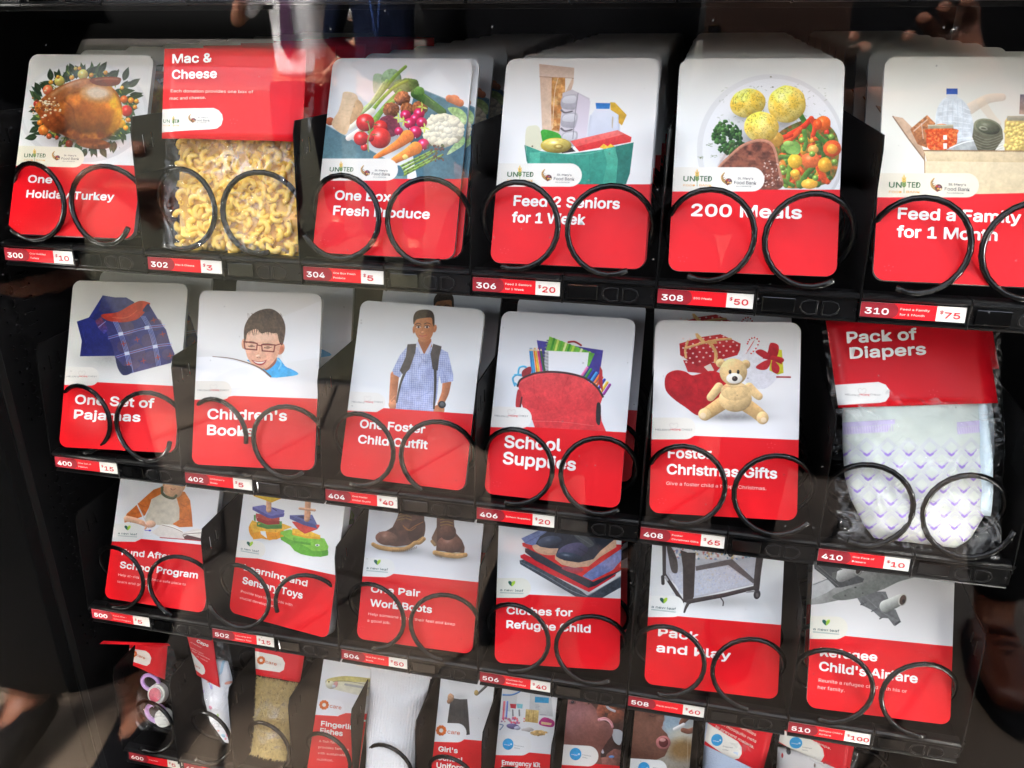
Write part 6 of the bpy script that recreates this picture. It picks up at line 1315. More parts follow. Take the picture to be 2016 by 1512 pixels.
@paint(607)
def _(A):
    A.grad((110, 70, 56), (96, 60, 50)); A.poly([(1560, 100), (1960, 100), (1940, 1000), (1700, 1000)], (92, 58, 46), (60, 44, 44), tex=.3, ts=60)
    for x, y, rx, ry, c, an in ((1760, 430, 90, 60, (160, 96, 72), 20), (1840, 520, 80, 60, (120, 70, 54), -20), (1700, 470, 40, 60, (150, 84, 66), 0), (1850, 900, 100, 80, (110, 72, 66), 0), (1760, 950, 90, 60, (140, 92, 84), 10)): A.ell(x, y, rx, ry, c, ang=an, sh=.4, rough=.12, tex=.2, ts=20)
    A.poly([(1810, 640), (1900, 660), (1880, 780), (1820, 740)], (196, 200, 206), smooth=True); A.line([(1740, 380), (1770, 440), (1830, 470)], 22, (196, 196, 206), sh=.3); A.line([(1690, 780), (1720, 850)], 24, (206, 210, 226), sh=.3); A.ell(1800, 890, 26, 12, (110, 150, 206), sh=.2)
    sk = (148, 98, 92)
    A.poly([(1400, 320), (1480, 330), (1560, 365), (1600, 390), (1655, 450), (1680, 530), (1800, 600), (1810, 680), (1760, 750), (1700, 860), (1680, 1000), (1300, 1000), (1350, 700)], (150, 104, 104), (120, 74, 64), smooth=True, tex=.06, ts=60)
    A.ell(1500, 560, 150, 170, (156, 108, 110), ang=20, sh=.15, li=(-.3, -.6), a=.7, soft=40); A.ell(1600, 700, 170, 150, (128, 78, 66), sh=.15, a=.5, soft=50); A.ell(1640, 560, 60, 90, (170, 114, 104), ang=-30, sh=.1, a=.5, soft=30); A.ell(1575, 385, 34, 26, (160, 108, 100), sh=.2, soft=8); A.ell(1590, 400, 8, 7, (60, 34, 30), sh=0)
    A.ell(1440, 385, 30, 20, (120, 84, 84), sh=.2); A.ell(1440, 385, 15, 13, (40, 36, 44), sh=0, hl=.6)
    A.line([(1690, 550), (1740, 540), (1790, 570), (1810, 615)], 36, (206, 140, 146), 22, sh=.4); A.line([(1700, 548), (1760, 552), (1800, 600)], 12, (236, 190, 196), 6, sh=.1)
    A.line([(1405, 345), (1440, 352), (1475, 368)], 8, (70, 44, 40), 4, sh=0, a=.8, soft=3); A.line([(1410, 392), (1440, 404), (1470, 396)], 5, (80, 48, 46), 3, sh=0, a=.8); A.line([(1360, 640), (1420, 760), (1520, 860)], 40, (112, 66, 58), 20, sh=.1, a=.35, soft=20)
    red_band(A, 930, 975); pill(A, 775, 1680, 965, .06, (236, 232, 226)); globe_logo(A, 1468, 865, 54, 1530, 888, 80)

@paint(608)
def _(A):
    A.grad((176, 190, 200), (150, 120, 84)); A.ell(480, 230, 90, 110, (150, 180, 206), sh=0, a=.7, soft=40); A.ell(540, 340, 80, 60, (206, 200, 180), sh=0, a=.8, soft=30); A.ell(560, 450, 110, 80, (150, 112, 62), sh=0, a=.8, soft=30)
    A.poly([(150, 60), (380, 110), (420, 180), (410, 240), (400, 290), (440, 330), (465, 400), (440, 460), (420, 500), (330, 540), (150, 560)], (128, 88, 74), (104, 68, 56), smooth=False, tex=.06, ts=50)
    A.ell(330, 185, 50, 34, (104, 68, 58), sh=.1, a=.6, soft=18); A.line([(306, 188), (330, 196), (352, 190)], 5, (60, 38, 34), 3, sh=0, a=.8); A.line([(300, 150), (330, 140), (362, 150)], 8, (66, 42, 38), 4, sh=0, a=.6, soft=3); A.ell(280, 340, 110, 120, (136, 94, 78), sh=.1, a=.5, soft=50); A.ell(388, 215, 30, 26, (140, 98, 84), sh=.15, soft=8); A.line([(395, 280), (410, 262)], 5, (190, 150, 140), sh=0, a=.7)
    A.ell(410, 395, 56, 52, (176, 110, 108), sh=.3); A.ell(412, 395, 36, 36, (96, 44, 44), sh=.2); A.ell(405, 375, 24, 14, (206, 150, 146), sh=.2)
    A.line([(640, 160), (570, 220), (550, 250)], 50, (116, 76, 62), 40, sh=.4); A.line([(640, 300), (600, 310), (560, 300)], 44, (130, 86, 70), 36, sh=.4); A.line([(495, 292), (565, 256)], 24, (240, 238, 236), sh=.25, smooth=False)
    A.line([(598, 380), (592, 589)], 5, (206, 196, 176), sh=0, a=.5, smooth=False)
    red_band(A, 650, 680); pill(A, 515, 440, 660, .06, (238, 238, 236)); globe_logo(A, 262, 590, 44, 330, 604, 70)
for k in CARDS: make_card(k)
# the cards queued behind each front card on the upper shelf
STACK = {300: ('holiday turkey', 8), 304: ('fresh produce', 8), 306: ('grocery bag', 8), 308: ('dinner plate', 8), 310: ('food box', 8)}
SLOT = {300: 'top left', 304: 'third', 306: 'fourth', 308: 'fifth', 310: 'rightmost'}
for k, (nm, n) in STACK.items():
    for i in range(1, n+1):
        copy_card(k, .070*i, .0023*i, random.uniform(-.0012, .0012), '%s card from the front behind the %s card, only dim edges showing' % (['second', 'third', 'fourth', 'fifth', 'sixth', 'seventh', 'eighth', 'ninth'][i-1], nm), 'cards queued behind the %s card' % nm, random.uniform(-.006, .006))
c = copy_card(304, .006, 0, .0045, 'second card tight against the back of the vegetable card, a white margin showing'); c = copy_card(306, .004, 0, .001, 'card tight against the back of the green shopping bag card')
for k, dx, dy, nm in ((400, .006, .035, 'pajamas'), (402, .012, .050, 'reading boy'), (404, .004, .052, 'standing boy'), (406, .006, .045, 'red backpack'), (408, -.004, .050, 'teddy bear'), (500, .004, .05, 'writing child'), (502, .004, .06, 'wooden toys'), (504, .002, .05, 'work boots'), (506, .002, .05, 'folded clothes'), (508, .002, .05, 'playpen'), (510, .002, .05, 'airliner')):
    copy_card(k, dy, .002, dx, 'second card standing behind the %s card, its top margin showing' % nm if k < 500 else 'second card standing behind the %s card, nearly hidden' % nm)
# ------------------------------------------------------------------ the people in front of the machine (seen mirrored in the glass)
def skin_mesh(name, nodes, edges, sub=2, post=None):
    """continuous surface grown round a skeleton: nodes [(x,y,z,rx,ry)], first node is the root"""
    me = bpy.data.meshes.new(name); me.from_pydata([n[:3] for n in nodes], edges, []); o = bpy.data.objects.new(name, me); COL.objects.link(o)
    md = o.modifiers.new('skin', 'SKIN'); md.use_smooth_shade = True
    if not me.skin_vertices: me.skin_vertices.new() if hasattr(me.skin_vertices, 'new') else None
    sv = me.skin_vertices[0].data
    for i, n in enumerate(nodes): sv[i].radius = (n[3], n[4] if len(n) > 4 else n[3]); sv[i].use_root = (i == 0)
    s = o.modifiers.new('sub', 'SUBSURF'); s.levels = sub; s.render_levels = sub
    bpy.context.view_layer.update(); dg = bpy.context.evaluated_depsgraph_get()
    out = bpy.data.meshes.new_from_object(o.evaluated_get(dg)); out.materials.clear(); bpy.data.objects.remove(o); bpy.data.meshes.remove(me)
    out.polygons.foreach_set('use_smooth', [True]*len(out.polygons))
    return out
SKIN_A = mat('light_skin', srgb(176, 122, 98)[:3], .5, .4, sss=.1, vary=.08, vscale=20)
SKIN_B = mat('tan_skin', srgb(126, 80, 60)[:3], .5, .4, sss=.1, vary=.08, vscale=20)
def cloth(nm, c, v=.2): return mat(nm, c, .95, .04, bump=.5, bscale=120, vary=v, vscale=6)
BLACKC, NAVY, SHIRT, DARKG = cloth('black_cloth', (.005, .005, .006)), cloth('navy_cloth', (.009, .013, .03)), cloth('white_shirt_cloth', (.80, .80, .82), .06), cloth('charcoal_cloth', (.010, .010, .011))
def mirror_pt(p): return (-p[0], p[1], p[2])
def hand_nodes(wr, d, up, side, curl=.5, k=1.0):
    """palm and five fingers of unequal length, curling; returns nodes, edges with node 0 at the wrist"""
    d = Vector(d).normalized(); up = Vector(up); up = (up-d*up.dot(d)).normalized(); sd = d.cross(up)*side; wr = Vector(wr)
    n = [(*wr, .022*k, .018*k), (*(wr+d*.045*k), .030*k, .015*k), (*(wr+d*.085*k), .033*k, .013*k)]; e = [(0, 1), (1, 2)]
    for i, (L, o) in enumerate(((.068, .030), (.078, .010), (.072, -.010), (.056, -.028))):
        p = wr+d*.088*k+sd*o*k; dd = d.copy(); last = 2
        for j, f in enumerate((.42, .33, .25)):
            p = p+dd*L*f*k; dd = (dd*math.cos(curl*.7)-up*math.sin(curl*.7)).normalized(); n.append((*p, .0085*k*(1-.08*j), .0085*k*(1-.08*j))); e.append((last, len(n)-1)); last = len(n)-1
    p = wr+d*.028*k+sd*.028*k; last = 1
    for j, f in enumerate((.036, .030, .024)):
        dd = (d*.72+sd*.65-up*.25*j).normalized(); p = p+dd*f*k; n.append((*p, .0105*k, .0105*k)); e.append((last, len(n)-1)); last = len(n)-1
    return n, e
def person(loc, rot, label, H=1.75, skin=SKIN_A, elbows=None, wrists=None, hair=(.03, .02, .015), top=BLACKC, legs=BLACKC, shoes=None, sleeve=1.0, dress=0, feet=None, longhair=False, curl=.5, bulk=1.0, bootk=1.0, coat=0):
    """standing figure facing local +Y; dress>0 gives the hem height of a skirt"""
    k = H/1.75; root = empty('person', (*loc, GZ), label, 'person'); root.rotation_euler = (0, 0, rot)
    S = [(s*.185*k, -.01, 1.42*k) for s in (-1, 1)]
    E = elbows or [(s*.27*k, -.04, 1.13*k) for s in (-1, 1)]; W = wrists or [(s*.28*k, .06, .88*k) for s in (-1, 1)]
    F = feet or [(-.11, 0), (.11, 0)]
    nodes = [(0, 0, .95*k, .15*k, .105*k), (0, 0, 1.10*k, .135*k, .10*k), (0, 0, 1.28*k, .155*k, .11*k), (0, -.01, 1.42*k, .12*k, .085*k), (0, 0, 1.50*k, .058*k), (0, .012, 1.57*k, .058*k, .062*k), (0, .02, 1.64*k, .078*k, .092*k), (0, .01, 1.71*k, .06*k, .075*k)]
    edges = [(0, 1), (1, 2), (2, 3), (3, 4), (4, 5), (5, 6), (6, 7)]
    for i in (0, 1):
        hp = (F[i][0]*.8, 0, .88*k); kn = (F[i][0]*.92, F[i][1]*.5+.02, .49*k); an = (F[i][0], F[i][1]-.01, .09*k); b = len(nodes)
        nodes += [(*hp, .088*k), (*kn, .056*k), (F[i][0]*.95, F[i][1]*.7-.01, .34*k, .058*k), (*an, .038*k), (F[i][0], F[i][1]+.07, .045, .040, .03), (F[i][0], F[i][1]+.15, .03, .036, .024)]
        edges += [(0, b), (b, b+1), (b+1, b+2), (b+2, b+3), (b+3, b+4), (b+4, b+5)]
        b = len(nodes); nodes += [(*S[i], .058*k), (*[(a+c)/2 for a, c in zip(S[i], E[i])], .046*k), (*E[i], .038*k), (*[(a*.6+c*.4) for a, c in zip(E[i], W[i])], .036*k)]
        edges += [(3, b), (b, b+1), (b+1, b+2), (b+2, b+3)]
        dv = Vector(W[i])-Vector(E[i]); hn, he = hand_nodes(W[i], dv, (0, -1, .3) if abs(dv.normalized().y) < .8 else (0, 0, 1), 1 if i == 0 else -1, curl, k)
        off = len(nodes); nodes += hn; edges += [(b+3, off)]+[(p+off, q+off) for p, q in he]
    link('body', skin_mesh('body', nodes, edges), skin, root)
    # upper garment over torso and arms
    g = .012; kb = k*bulk
    tn = [(0, 0, 1.12*k, .15*kb+g, .115*kb+g), (0, 0, .93*k, .165*kb+g, .12*kb+g), (0, 0, 1.28*k, .17*kb+g, .12*kb+g), (0, -.01, 1.42*k, .13*k+g, .09*k+g), (0, 0, 1.47*k, .07*k, .065*k)]; te = [(0, 1), (0, 2), (2, 3), (3, 4)]
    for i in (0, 1):
        b = len(tn); m1 = [(a+c)/2 for a, c in zip(S[i], E[i])]; tn += [(*S[i], .07*k), (*m1, .062*k)]; te += [(3, b), (b, b+1)]
        if sleeve >= 1:
            m2 = [a*.15+c*.85 for a, c in zip(E[i], W[i])]; tn += [(*E[i], .052*k), (*m2, .042*k)]; te += [(b+1, b+2), (b+2, b+3)]
        else: tn += [(*[a*.25+c*.75 for a, c in zip(S[i], E[i])], .066*k)]; te += [(b+1, b+2)]
    link('shirt' if sleeve < 1 else 'jacket', skin_mesh('top', tn, te), top, root)
    if dress:
        n = [(0, 0, .98*k, .17*kb, .13*kb), (0, 0, .8*k, .20*kb, .15*kb), (0, 0, dress+.02, .23*kb, .17*kb)]; link('skirt', skin_mesh('skirt', n, [(0, 1), (1, 2)]), top, root)
        for i in (0, 1):
            n = [(F[i][0], F[i][1]-.01, .06+.24*bootk, .062*min(1, bootk+.35)), (F[i][0], F[i][1]-.01, .06+.10*bootk, .054), (F[i][0], F[i][1], .06, .05), (F[i][0], F[i][1]+.09, .045, .048, .036), (F[i][0], F[i][1]+.17, .035, .04, .028)]
            link('boot', skin_mesh('boot', n, [(0, 1), (1, 2), (2, 3), (3, 4)]), shoes or BLACKC, root)
    else:
        n = [(0, 0, .95*k, .165*k, .125*k)]; e = []
        for i in (0, 1):
            b = len(n); n += [(F[i][0]*.8, 0, .84*k, .105*k), (F[i][0]*.92, F[i][1]*.5+.02, .49*k, .078*k), (F[i][0], F[i][1]-.01, .13*k, .066*k)]; e += [(0, b), (b, b+1), (b+1, b+2)]
        link('trousers', skin_mesh('trousers', n, e), legs, root)
        if coat: link('added_coat_skirt', skin_mesh('coat', [(0, 0, .98*k, .19*kb, .15*kb), (0, 0, .75*k, .235*kb, .17*kb), ((F[0][0]+F[1][0])*.4, 0, coat, .30*kb, .20*kb)], [(0, 1), (1, 2)]), top, root)  # coat length added to block bright ground mirrored between the legs
        for i in (0, 1):
            x, y = F[i]; n = [(x, y-.035, .07, .045, .05), (x, y+.03, .065, .046, .05), (x, y+.11, .045, .050, .036), (x, y+.19, .036, .044, .026)]
            sh = link('shoe', skin_mesh('shoe', n, [(0, 1), (1, 2), (2, 3)]), shoes or BLACKC, root)
            sole = [(x+math.cos(a)*(.052 if math.sin(a) > 0 else .046), y+.07+math.sin(a)*.165) for a in np.linspace(0, 2*math.pi, 20, endpoint=False)]
            bm = bmesh.new(); f = bm.faces.new([bm.verts.new((p, q, 0)) for p, q in sole]); r_ = bmesh.ops.extrude_face_region(bm, geom=[f])
            for v in [q for q in r_['geom'] if isinstance(q, bmesh.types.BMVert)]: v.co.z = .022
            link('sole', bm_mesh('sole', bm), BLACKC, sh)
            if shoes:
                for j in range(4): link('lace', tube('lace', [(x-.022, y+.055+j*.02, .098-j*.010), (x, y+.057+j*.02, .106-j*.010), (x+.022, y+.055+j*.02, .098-j*.010)], .0035, 6), BLACKC, sh)
    # hair, eyes, nose, mouth, ears
    bm = bmesh.new(); bmesh.ops.create_uvsphere(bm, u_segments=20, v_segments=14, radius=1)
    for v in list(bm.verts):
        a = v.co.copy(); v.co = Vector((a.x*.088*k, -.004+a.y*.108*k, 1.675*k+a.z*.085*k))
        v.co += Vector((random.uniform(-1, 1), random.uniform(-1, 1), random.uniform(-1, 1)))*.003
    bmesh.ops.delete(bm, geom=[v for v in bm.verts if v.co.y > .045 and v.co.z < 1.70*k or v.co.z < 1.62*k], context='VERTS')
    link('hair', bm_mesh('hair', bm, True), mat('hair_%d' % int(hair[0]*1000), hair, .6, .3, bump=.8, bscale=200), root)
    if longhair: link('hair', skin_mesh('hair', [(0, -.07, 1.68*k, .075, .05), (0, -.085, 1.55*k, .085, .045), (0, -.09, 1.40*k, .09, .04)], [(0, 1), (1, 2)]), mat('hair_%d' % int(hair[0]*1000)), root)
    for s in (-1, 1):
        bm = bmesh.new(); bmesh.ops.create_uvsphere(bm, u_segments=10, v_segments=8, radius=.011); bmesh.ops.translate(bm, verts=bm.verts, vec=(s*.031*k, .098*k, 1.645*k)); link('eye', bm_mesh('eye', bm, True), mat('eye_dark', (.05, .03, .02), .2), root)
        bm = bmesh.new(); bmesh.ops.create_uvsphere(bm, u_segments=10, v_segments=8, radius=1)
        for v in bm.verts: v.co = Vector((s*.082*k+v.co.x*.01, .005+v.co.y*.018, 1.63*k+v.co.z*.03))
        link('ear', bm_mesh('ear', bm, True), skin, root)
    link('nose', skin_mesh('nose', [(0, .098*k, 1.65*k, .009), (0, .116*k, 1.615*k, .014)], [(0, 1)], 1), skin, root)
    link('mouth', tube('mouth', [(-.024, .092*k, 1.585*k), (0, .100*k, 1.582*k), (.024, .092*k, 1.585*k)], .005, 6), mat('lip', srgb(170, 90, 84)[:3], .4), root)
    return root
# man in a white short-sleeved shirt: one hand to his face, the other on his hip
pB = person((-1.70, -4.33), 0, 'man in white short sleeved shirt and plaid tie with one hand on his hip', 1.76, SKIN_A, elbows=[(-.36, .06, 1.22), (.42, -.06, 1.20)], wrists=[(-.20, .17, 1.47), (.24, .06, 1.02)], top=SHIRT, legs=BLACKC, sleeve=.6, feet=[(-.15, 0), (.15, 0)])
tie = mesh_py('tie', [(-.022, .150, 1.46), (.022, .150, 1.46), (.030, .166, 1.40), (.045, .158, 1.12), (0, .150, 1.04), (-.040, .158, 1.12), (-.010, .166, 1.40)], [(0, 1, 2, 6), (6, 2, 3, 4, 5)])
TIE = mat('plaid_tie_silk', srgb(70, 38, 70)[:3], .5, vary=.6, vscale=60)
ot = link('tie', tie, TIE, pB); md = ot.modifiers.new('t', 'SOLIDIFY'); md.thickness = .006
link('name_badge', box('name_badge', -.125, -.065, .146, .152, 1.30, 1.325, .001), BLACK, pB)
# belt
pC = person((-.98, -3.8), R(-8), 'person in a dark navy suit with a blue lanyard on the lawn', 1.78, SKIN_A, top=NAVY, legs=NAVY, elbows=[(-.30, -.10, 1.15), (.30, -.10, 1.15)], wrists=[(-.12, -.22, .98), (.12, -.22, .96)])
link('lanyard', tube('lanyard', [(-.05, .12, 1.47), (-.02, .165, 1.30), (0, .165, 1.12), (.02, .165, 1.30), (.05, .12, 1.47)], .006, 6), mat('blue_ribbon', (.02, .06, .22), .5), pC)
pE = person((-.40, -3.55), R(5), 'woman in a navy knee length dress and tall black boots standing on the lawn', 1.66, SKIN_B, top=NAVY, dress=.52, elbows=[(-.27, -.10, 1.10), (.27, -.10, 1.10)], wrists=[(-.10, -.22, .94), (.10, -.22, .92)], longhair=True, hair=(.05, .025, .015))
pD = person((-.36, -.50), R(-6), 'woman in a long black dress with a red scarf standing close at the left', 1.64, SKIN_B, top=BLACKC, dress=.12, bulk=1.12, bootk=.10, longhair=True, hair=(.012, .01, .01), elbows=[(-.26, -.04, 1.10), (.12, .12, 1.10)], wrists=[(-.14, -.20, .95), (.22, .08, 1.04)], curl=.3)
link('scarf', tube('scarf', [(-.11, .02, 1.40), (-.06, .12, 1.38), (.02, .15, 1.32), (.09, .10, 1.38), (.11, -.02, 1.42), (0, -.09, 1.44)], .030, 10, closed=True), mat('red_plaid_wool', (.20, .01, .015), .9, .2, vary=.9, vscale=40), pD)
pH = person((-.92, -.62), R(-20), 'bystander in a long black coat at the far left, close to the glass', 1.75, SKIN_B, top=BLACKC, legs=BLACKC, coat=.10, bulk=1.5, elbows=[(-.30, -.10, 1.15), (.30, -.10, 1.15)], wrists=[(-.12, -.24, .98), (.12, -.24, .96)])  # added figure: keeps the mirrored left edge of the glass black
BROWNSHOE = mat('brown_leather', srgb(84, 38, 19)[:3], .35, .5, bump=.2, bscale=60, vary=.25, vscale=12)
pF = person((.95, -1.13), 0, 'photographer in dark clothes and brown lace up shoes holding the phone', 1.80, SKIN_B, top=BLACKC, legs=DARKG, shoes=BROWNSHOE, elbows=[(-.30, .20, .90), (.16, .40, .95)], wrists=[(-.22, .33, 1.08), (.0, .47, 1.11)], feet=[(-.18, .0), (.33, .03)], curl=.9, bulk=1.3, coat=.36)
rc = Vector((-.075, .515, 1.185)); link('ring', tube('ring', [rc+Vector((.0105*math.cos(a)*.5, .0105*math.sin(a), .0105*math.cos(a)*.6)) for a in np.linspace(0, 2*math.pi, 14, endpoint=False)], .0016, 6, closed=True), mat('silver', (.8, .8, .8), .2, metal=1), pF)
pG = person((.40, -1.12), R(4), 'bystander in a long black coat behind the photographer, mirrored faintly', 1.78, SKIN_A, bulk=1.3, coat=.30, elbows=[(-.30, -.12, 1.15), (.30, -.12, 1.15)], wrists=[(-.12, -.26, .98), (.12, -.26, .96)], top=BLACKC, legs=BLACKC, hair=(.02, .015, .01))  # dark figure placed to fill a bright gap in the glass reflection
ph = empty('phone', (.626, -.6425, .184), 'dark bronze phone held up to the glass with its camera facing the machine', 'phone')
bm = bmesh.new(); add_box(bm, -.012, .150, -.0075, .0, -.040, .040, .003); link('phone_case', bm_mesh('case', bm), mat('dark_bronze_case', (.03, .016, .012), .3, .5), ph)
bm = bmesh.new(); r_ = bmesh.ops.create_cone(bm, cap_ends=True, segments=24, radius1=.0085, radius2=.0085, depth=.0016); bmesh.ops.rotate(bm, verts=bm.verts, matrix=Matrix.Rotation(R(90), 3, 'X')); bmesh.ops.translate(bm, verts=bm.verts, vec=(0, .0008, .0)); link('lens_ring', bm_mesh('lens_ring', bm), mat('gold_rim', (.5, .35, .15), .3, metal=1), ph)
bm = bmesh.new(); add_box(bm, -.007, .007, .0017, .0024, -.007, .007, .002); link('lens', bm_mesh('lens', bm), mat('lens_glass', (.004, .004, .005), .05), ph)
# ------------------------------------------------------------------ bagged goods hanging in the coils
def frame_of(t, name, label, cat):
    o = empty(name, (0, 0, 0), label, cat); o.matrix_world = pose_matrix(t); return o
def quad_panel(parent, name, quad, corners, key, wpx, bend=0, z=.0, n=10, th=.0006):
    """paper header: quad in metres TL TR BR BL, printed with the artwork of `key`, slightly bent"""
    w = math.dist(quad[0], quad[1]); h = math.dist(quad[0], quad[3]); art = ART(key, w, h, corners, wpx, quad); PAINT[key](art)
    Q = homography([(0, 1), (1, 1), (1, 0), (0, 0)], quad); v = []; uvs = []
    def zb(s, t): return z+bend*(math.sin(math.pi*s)*.7+.3*math.sin(3*math.pi*s+t*2)*(1-t))
    for j in range(n+1):
        for i in range(n+1):
            s, t = i/n, j/n; d = Q[2, 0]*s+Q[2, 1]*t+1; v.append(((Q[0, 0]*s+Q[0, 1]*t+Q[0, 2])/d, (Q[1, 0]*s+Q[1, 1]*t+Q[1, 2])/d, zb(s, t))); uvs.append((s, t))
    N = len(v); v += [(a, b, c-th) for a, b, c in v]
    f = [(j*(n+1)+i, j*(n+1)+i+1, (j+1)*(n+1)+i+1, (j+1)*(n+1)+i) for j in range(n) for i in range(n)]
    f += [tuple(N+a for a in reversed(q)) for q in f]
    ring = [i for i in range(n+1)]+[(j)*(n+1)+n for j in range(1, n+1)]+[n*(n+1)+i for i in range(n-1, -1, -1)]+[j*(n+1) for j in range(n-1, 0, -1)]
    f += [(ring[k], N+ring[k], N+ring[(k+1) % len(ring)], ring[(k+1) % len(ring)]) for k in range(len(ring))]
    me = mesh_py(name, v, f, True); uv = me.uv_layers.new(name='UVMap')
    for p in me.polygons:
        for li in p.loop_indices: uv.data[li].uv = uvs[me.loops[li].vertex_index % N]
    me.materials.append(print_mat(name+'_print', art.img, .32)); o = link(name, me, None, parent)
    for s in art.texts:
        s = list(s); text(o, *s[:6], z+max(0, bend)*1.0+.0012, *s[7:])
    return o, art
def pillow(rows, nx=22, ny=30, depth_back=.3, wr=0, ws=.012, seed=1, power=2.4, ribs=0, rect=None, bend=0):
    """soft closed body; rows = (v, u_left, u_right, thickness) from bottom to top"""
    rows = sorted(rows); V = np.array([r[0] for r in rows]); v = []; uvs = []
    q = lambda k, t: float(np.interp(t, V, [r[k] for r in rows]))
    S = np.linspace(0, 1, nx+1); S = .5-.5*np.cos(math.pi*S); T = np.linspace(V[0], V[-1], ny+1)
    for side in (1, -depth_back):
        for t in T:
            uL, uR, th = q(1, t), q(2, t), q(3, t); e = (t-V[0])/(V[-1]-V[0]); endf = min(1, (e+.02)/.06, (1.02-e)/.05)**.5
            for s in S:
                x = uL+(uR-uL)*s; d = max(0, 1-abs(2*s-1)**power)**.5; z = th*d*endf*side
                if wr and side > 0: z += wr*d*(float(fbm(np.array([x+9]), np.array([t+5]), ws, seed)[0])-.5)*2
                if ribs and side > 0: z += ribs*math.sin(x*2*math.pi/.0032)*d
                v.append((x, t, z+bend*e*e)); uvs.append((x, t))
    m = (nx+1)*(ny+1); f = []
    for j in range(ny):
        for i in range(nx):
            a = j*(nx+1)+i; f.append((a, a+1, a+nx+2, a+nx+1)); f.append((m+a, m+a+nx+1, m+a+nx+2, m+a+1))
    ring = [i for i in range(nx+1)]+[j*(nx+1)+nx for j in range(1, ny+1)]+[ny*(nx+1)+i for i in range(nx-1, -1, -1)]+[j*(nx+1) for j in range(ny-1, 0, -1)]
    for k in range(len(ring)): a, b = ring[k], ring[(k+1) % len(ring)]; f.append((a, m+a, m+b, b))
    me = mesh_py('pillow', v, f, True); uv = me.uv_layers.new(name='UVMap')
    if rect:
        u0, u1, v0, v1 = rect
        for p in me.polygons:
            for li in p.loop_indices: x, t = uvs[me.loops[li].vertex_index]; uv.data[li].uv = ((x-u0)/(u1-u0), (t-v0)/(v1-v0))
    return me
def painted(name, key, quad, corners, wpx, rough=.6):
    w = math.dist(quad[0], quad[1]); h = math.dist(quad[0], quad[3]); a = ART(key, w, h, corners, wpx, quad); PAINT[key](a); return print_mat(name, a.img, rough)

@paint('302h')
def _(A):
    A.img[:] = np.array((222, 20, 36))/255; A.img *= (1+.08*(fbm(A.X, A.Y, 160, 3)-.5))[..., None]
    A.poly([(150, 440), (540, 434), (570, 448), (592, 475), (596, 505), (585, 540), (560, 560), (520, 566), (150, 586)], (238, 236, 228))
    food_logos(A, 243, 530, 98, 392, 516, 112, .80)
    A.text('Mac &', 300, 166, 538, 66, WHITE, 3, 'headline', y1=160); A.text('Cheese', 298, 262, 568, 66, WHITE, 3, 'headline', y1=256)
    A.text('Each donation provides one box of', 288, 344, 792, 24, CREAM, .3, 'caption', y1=350); A.text('mac and cheese.', 282, 390, 502, 24, CREAM, .3, 'caption', y1=384); tri_dots(A, 640, 508)
PASTA = mat('macaroni', srgb(250, 204, 92)[:3], .45, .35, sss=.05, vary=.12, vscale=90, bump=.15, bscale=800)
tB = (.2348, .0279, .0971, .038, .3348, -.0003)
bagM = frame_of(tB, 'macaroni_bag', 'clear bag of macaroni with a tall red paper header, selection 302', 'pasta bag')
quad_panel(bagM, 'header_card', [(-.064, .0754), (.064, .0754), (.0640, 0), (-.0640, 0)], [(231, 67), (1100, 72), (1076, 641), (214, 619)], '302h', 380, bend=.0035, z=.007)
def elbow():
    v = []; f = []; nS, nR = 7, 8; ro, ri, Rr = .0026, .0016, .0047
    for r in (ro, ri):
        for i in range(nS+1):
            a = R(-18+216*i/nS)
            for k in range(nR):
                b = 2*math.pi*k/nR; q = Rr+r*math.cos(b); v.append((q*math.cos(a), q*math.sin(a), r*math.sin(b)))
    m = (nS+1)*nR
    for i in range(nS):
        for k in range(nR):
            a, b = i*nR+k, i*nR+(k+1) % nR; f.append((a, b, b+nR, a+nR)); f.append((m+a, m+a+nR, m+b+nR, m+b))
    for i in (0, nS):
        for k in range(nR): a, b = i*nR+k, i*nR+(k+1) % nR; f.append((a, m+a, m+b, b) if i == 0 else (a, b, m+b, m+a))
    me = mesh_py('macaroni', v, f, True); me.materials.append(PASTA); return me
ELB = elbow(); q = np.random.default_rng(12); cnt = 0; mass = bmesh.new()
for layer, (dz, sp) in enumerate(((.0, .0086), (-.005, .0086), (-.011, .0080), (-.017, .0080))):
    for iy in range(int(.098/sp)):
        for ix in range(int(.122/sp)):
            x = -.0600+ix*sp+q.uniform(-.003, .003)+(iy % 2)*.004; y = -.0865+iy*sp+q.uniform(-.003, .003)
            if x > .0560 or x < -.0605: continue
            edge = (abs(x+.002)/.060)**4*.008
            M_ = Matrix.Translation((x, y, -.010+dz-edge+q.uniform(-.002, .002))) @ Matrix.Rotation(q.uniform(0, 6.28), 4, 'Z') @ Matrix.Rotation(q.normal(0, .55), 4, 'X') @ Matrix.Scale(q.uniform(.85, 1.1), 4)
            if layer < 2 and cnt < 298:
                link('macaroni', ELB, None, bagM, mtx=M_); cnt += 1
            else:
                tmp = ELB.copy(); tmp.transform(M_); mass.from_mesh(tmp); bpy.data.meshes.remove(tmp)
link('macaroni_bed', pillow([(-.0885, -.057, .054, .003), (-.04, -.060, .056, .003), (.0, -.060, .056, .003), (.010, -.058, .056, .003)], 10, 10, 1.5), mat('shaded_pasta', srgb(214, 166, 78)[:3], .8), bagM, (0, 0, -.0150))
mm = link('macaroni_fill', bm_mesh('macaroni_fill', mass, True), PASTA, bagM); mm['kind'] = 'stuff'
fm = pillow([(-.0925, -.064, .062, -.004), (-.080, -.0645, .062, -.002), (-.04, -.065, .063, -.001), (0, -.065, .066, .001), (.03, -.062, .0700, .002), (.0745, -.063, .0690, .002)], 30, 40, 2.6, .0022, .011, 4, 3.2)
link('clear_film', fm, FILM, bagM)
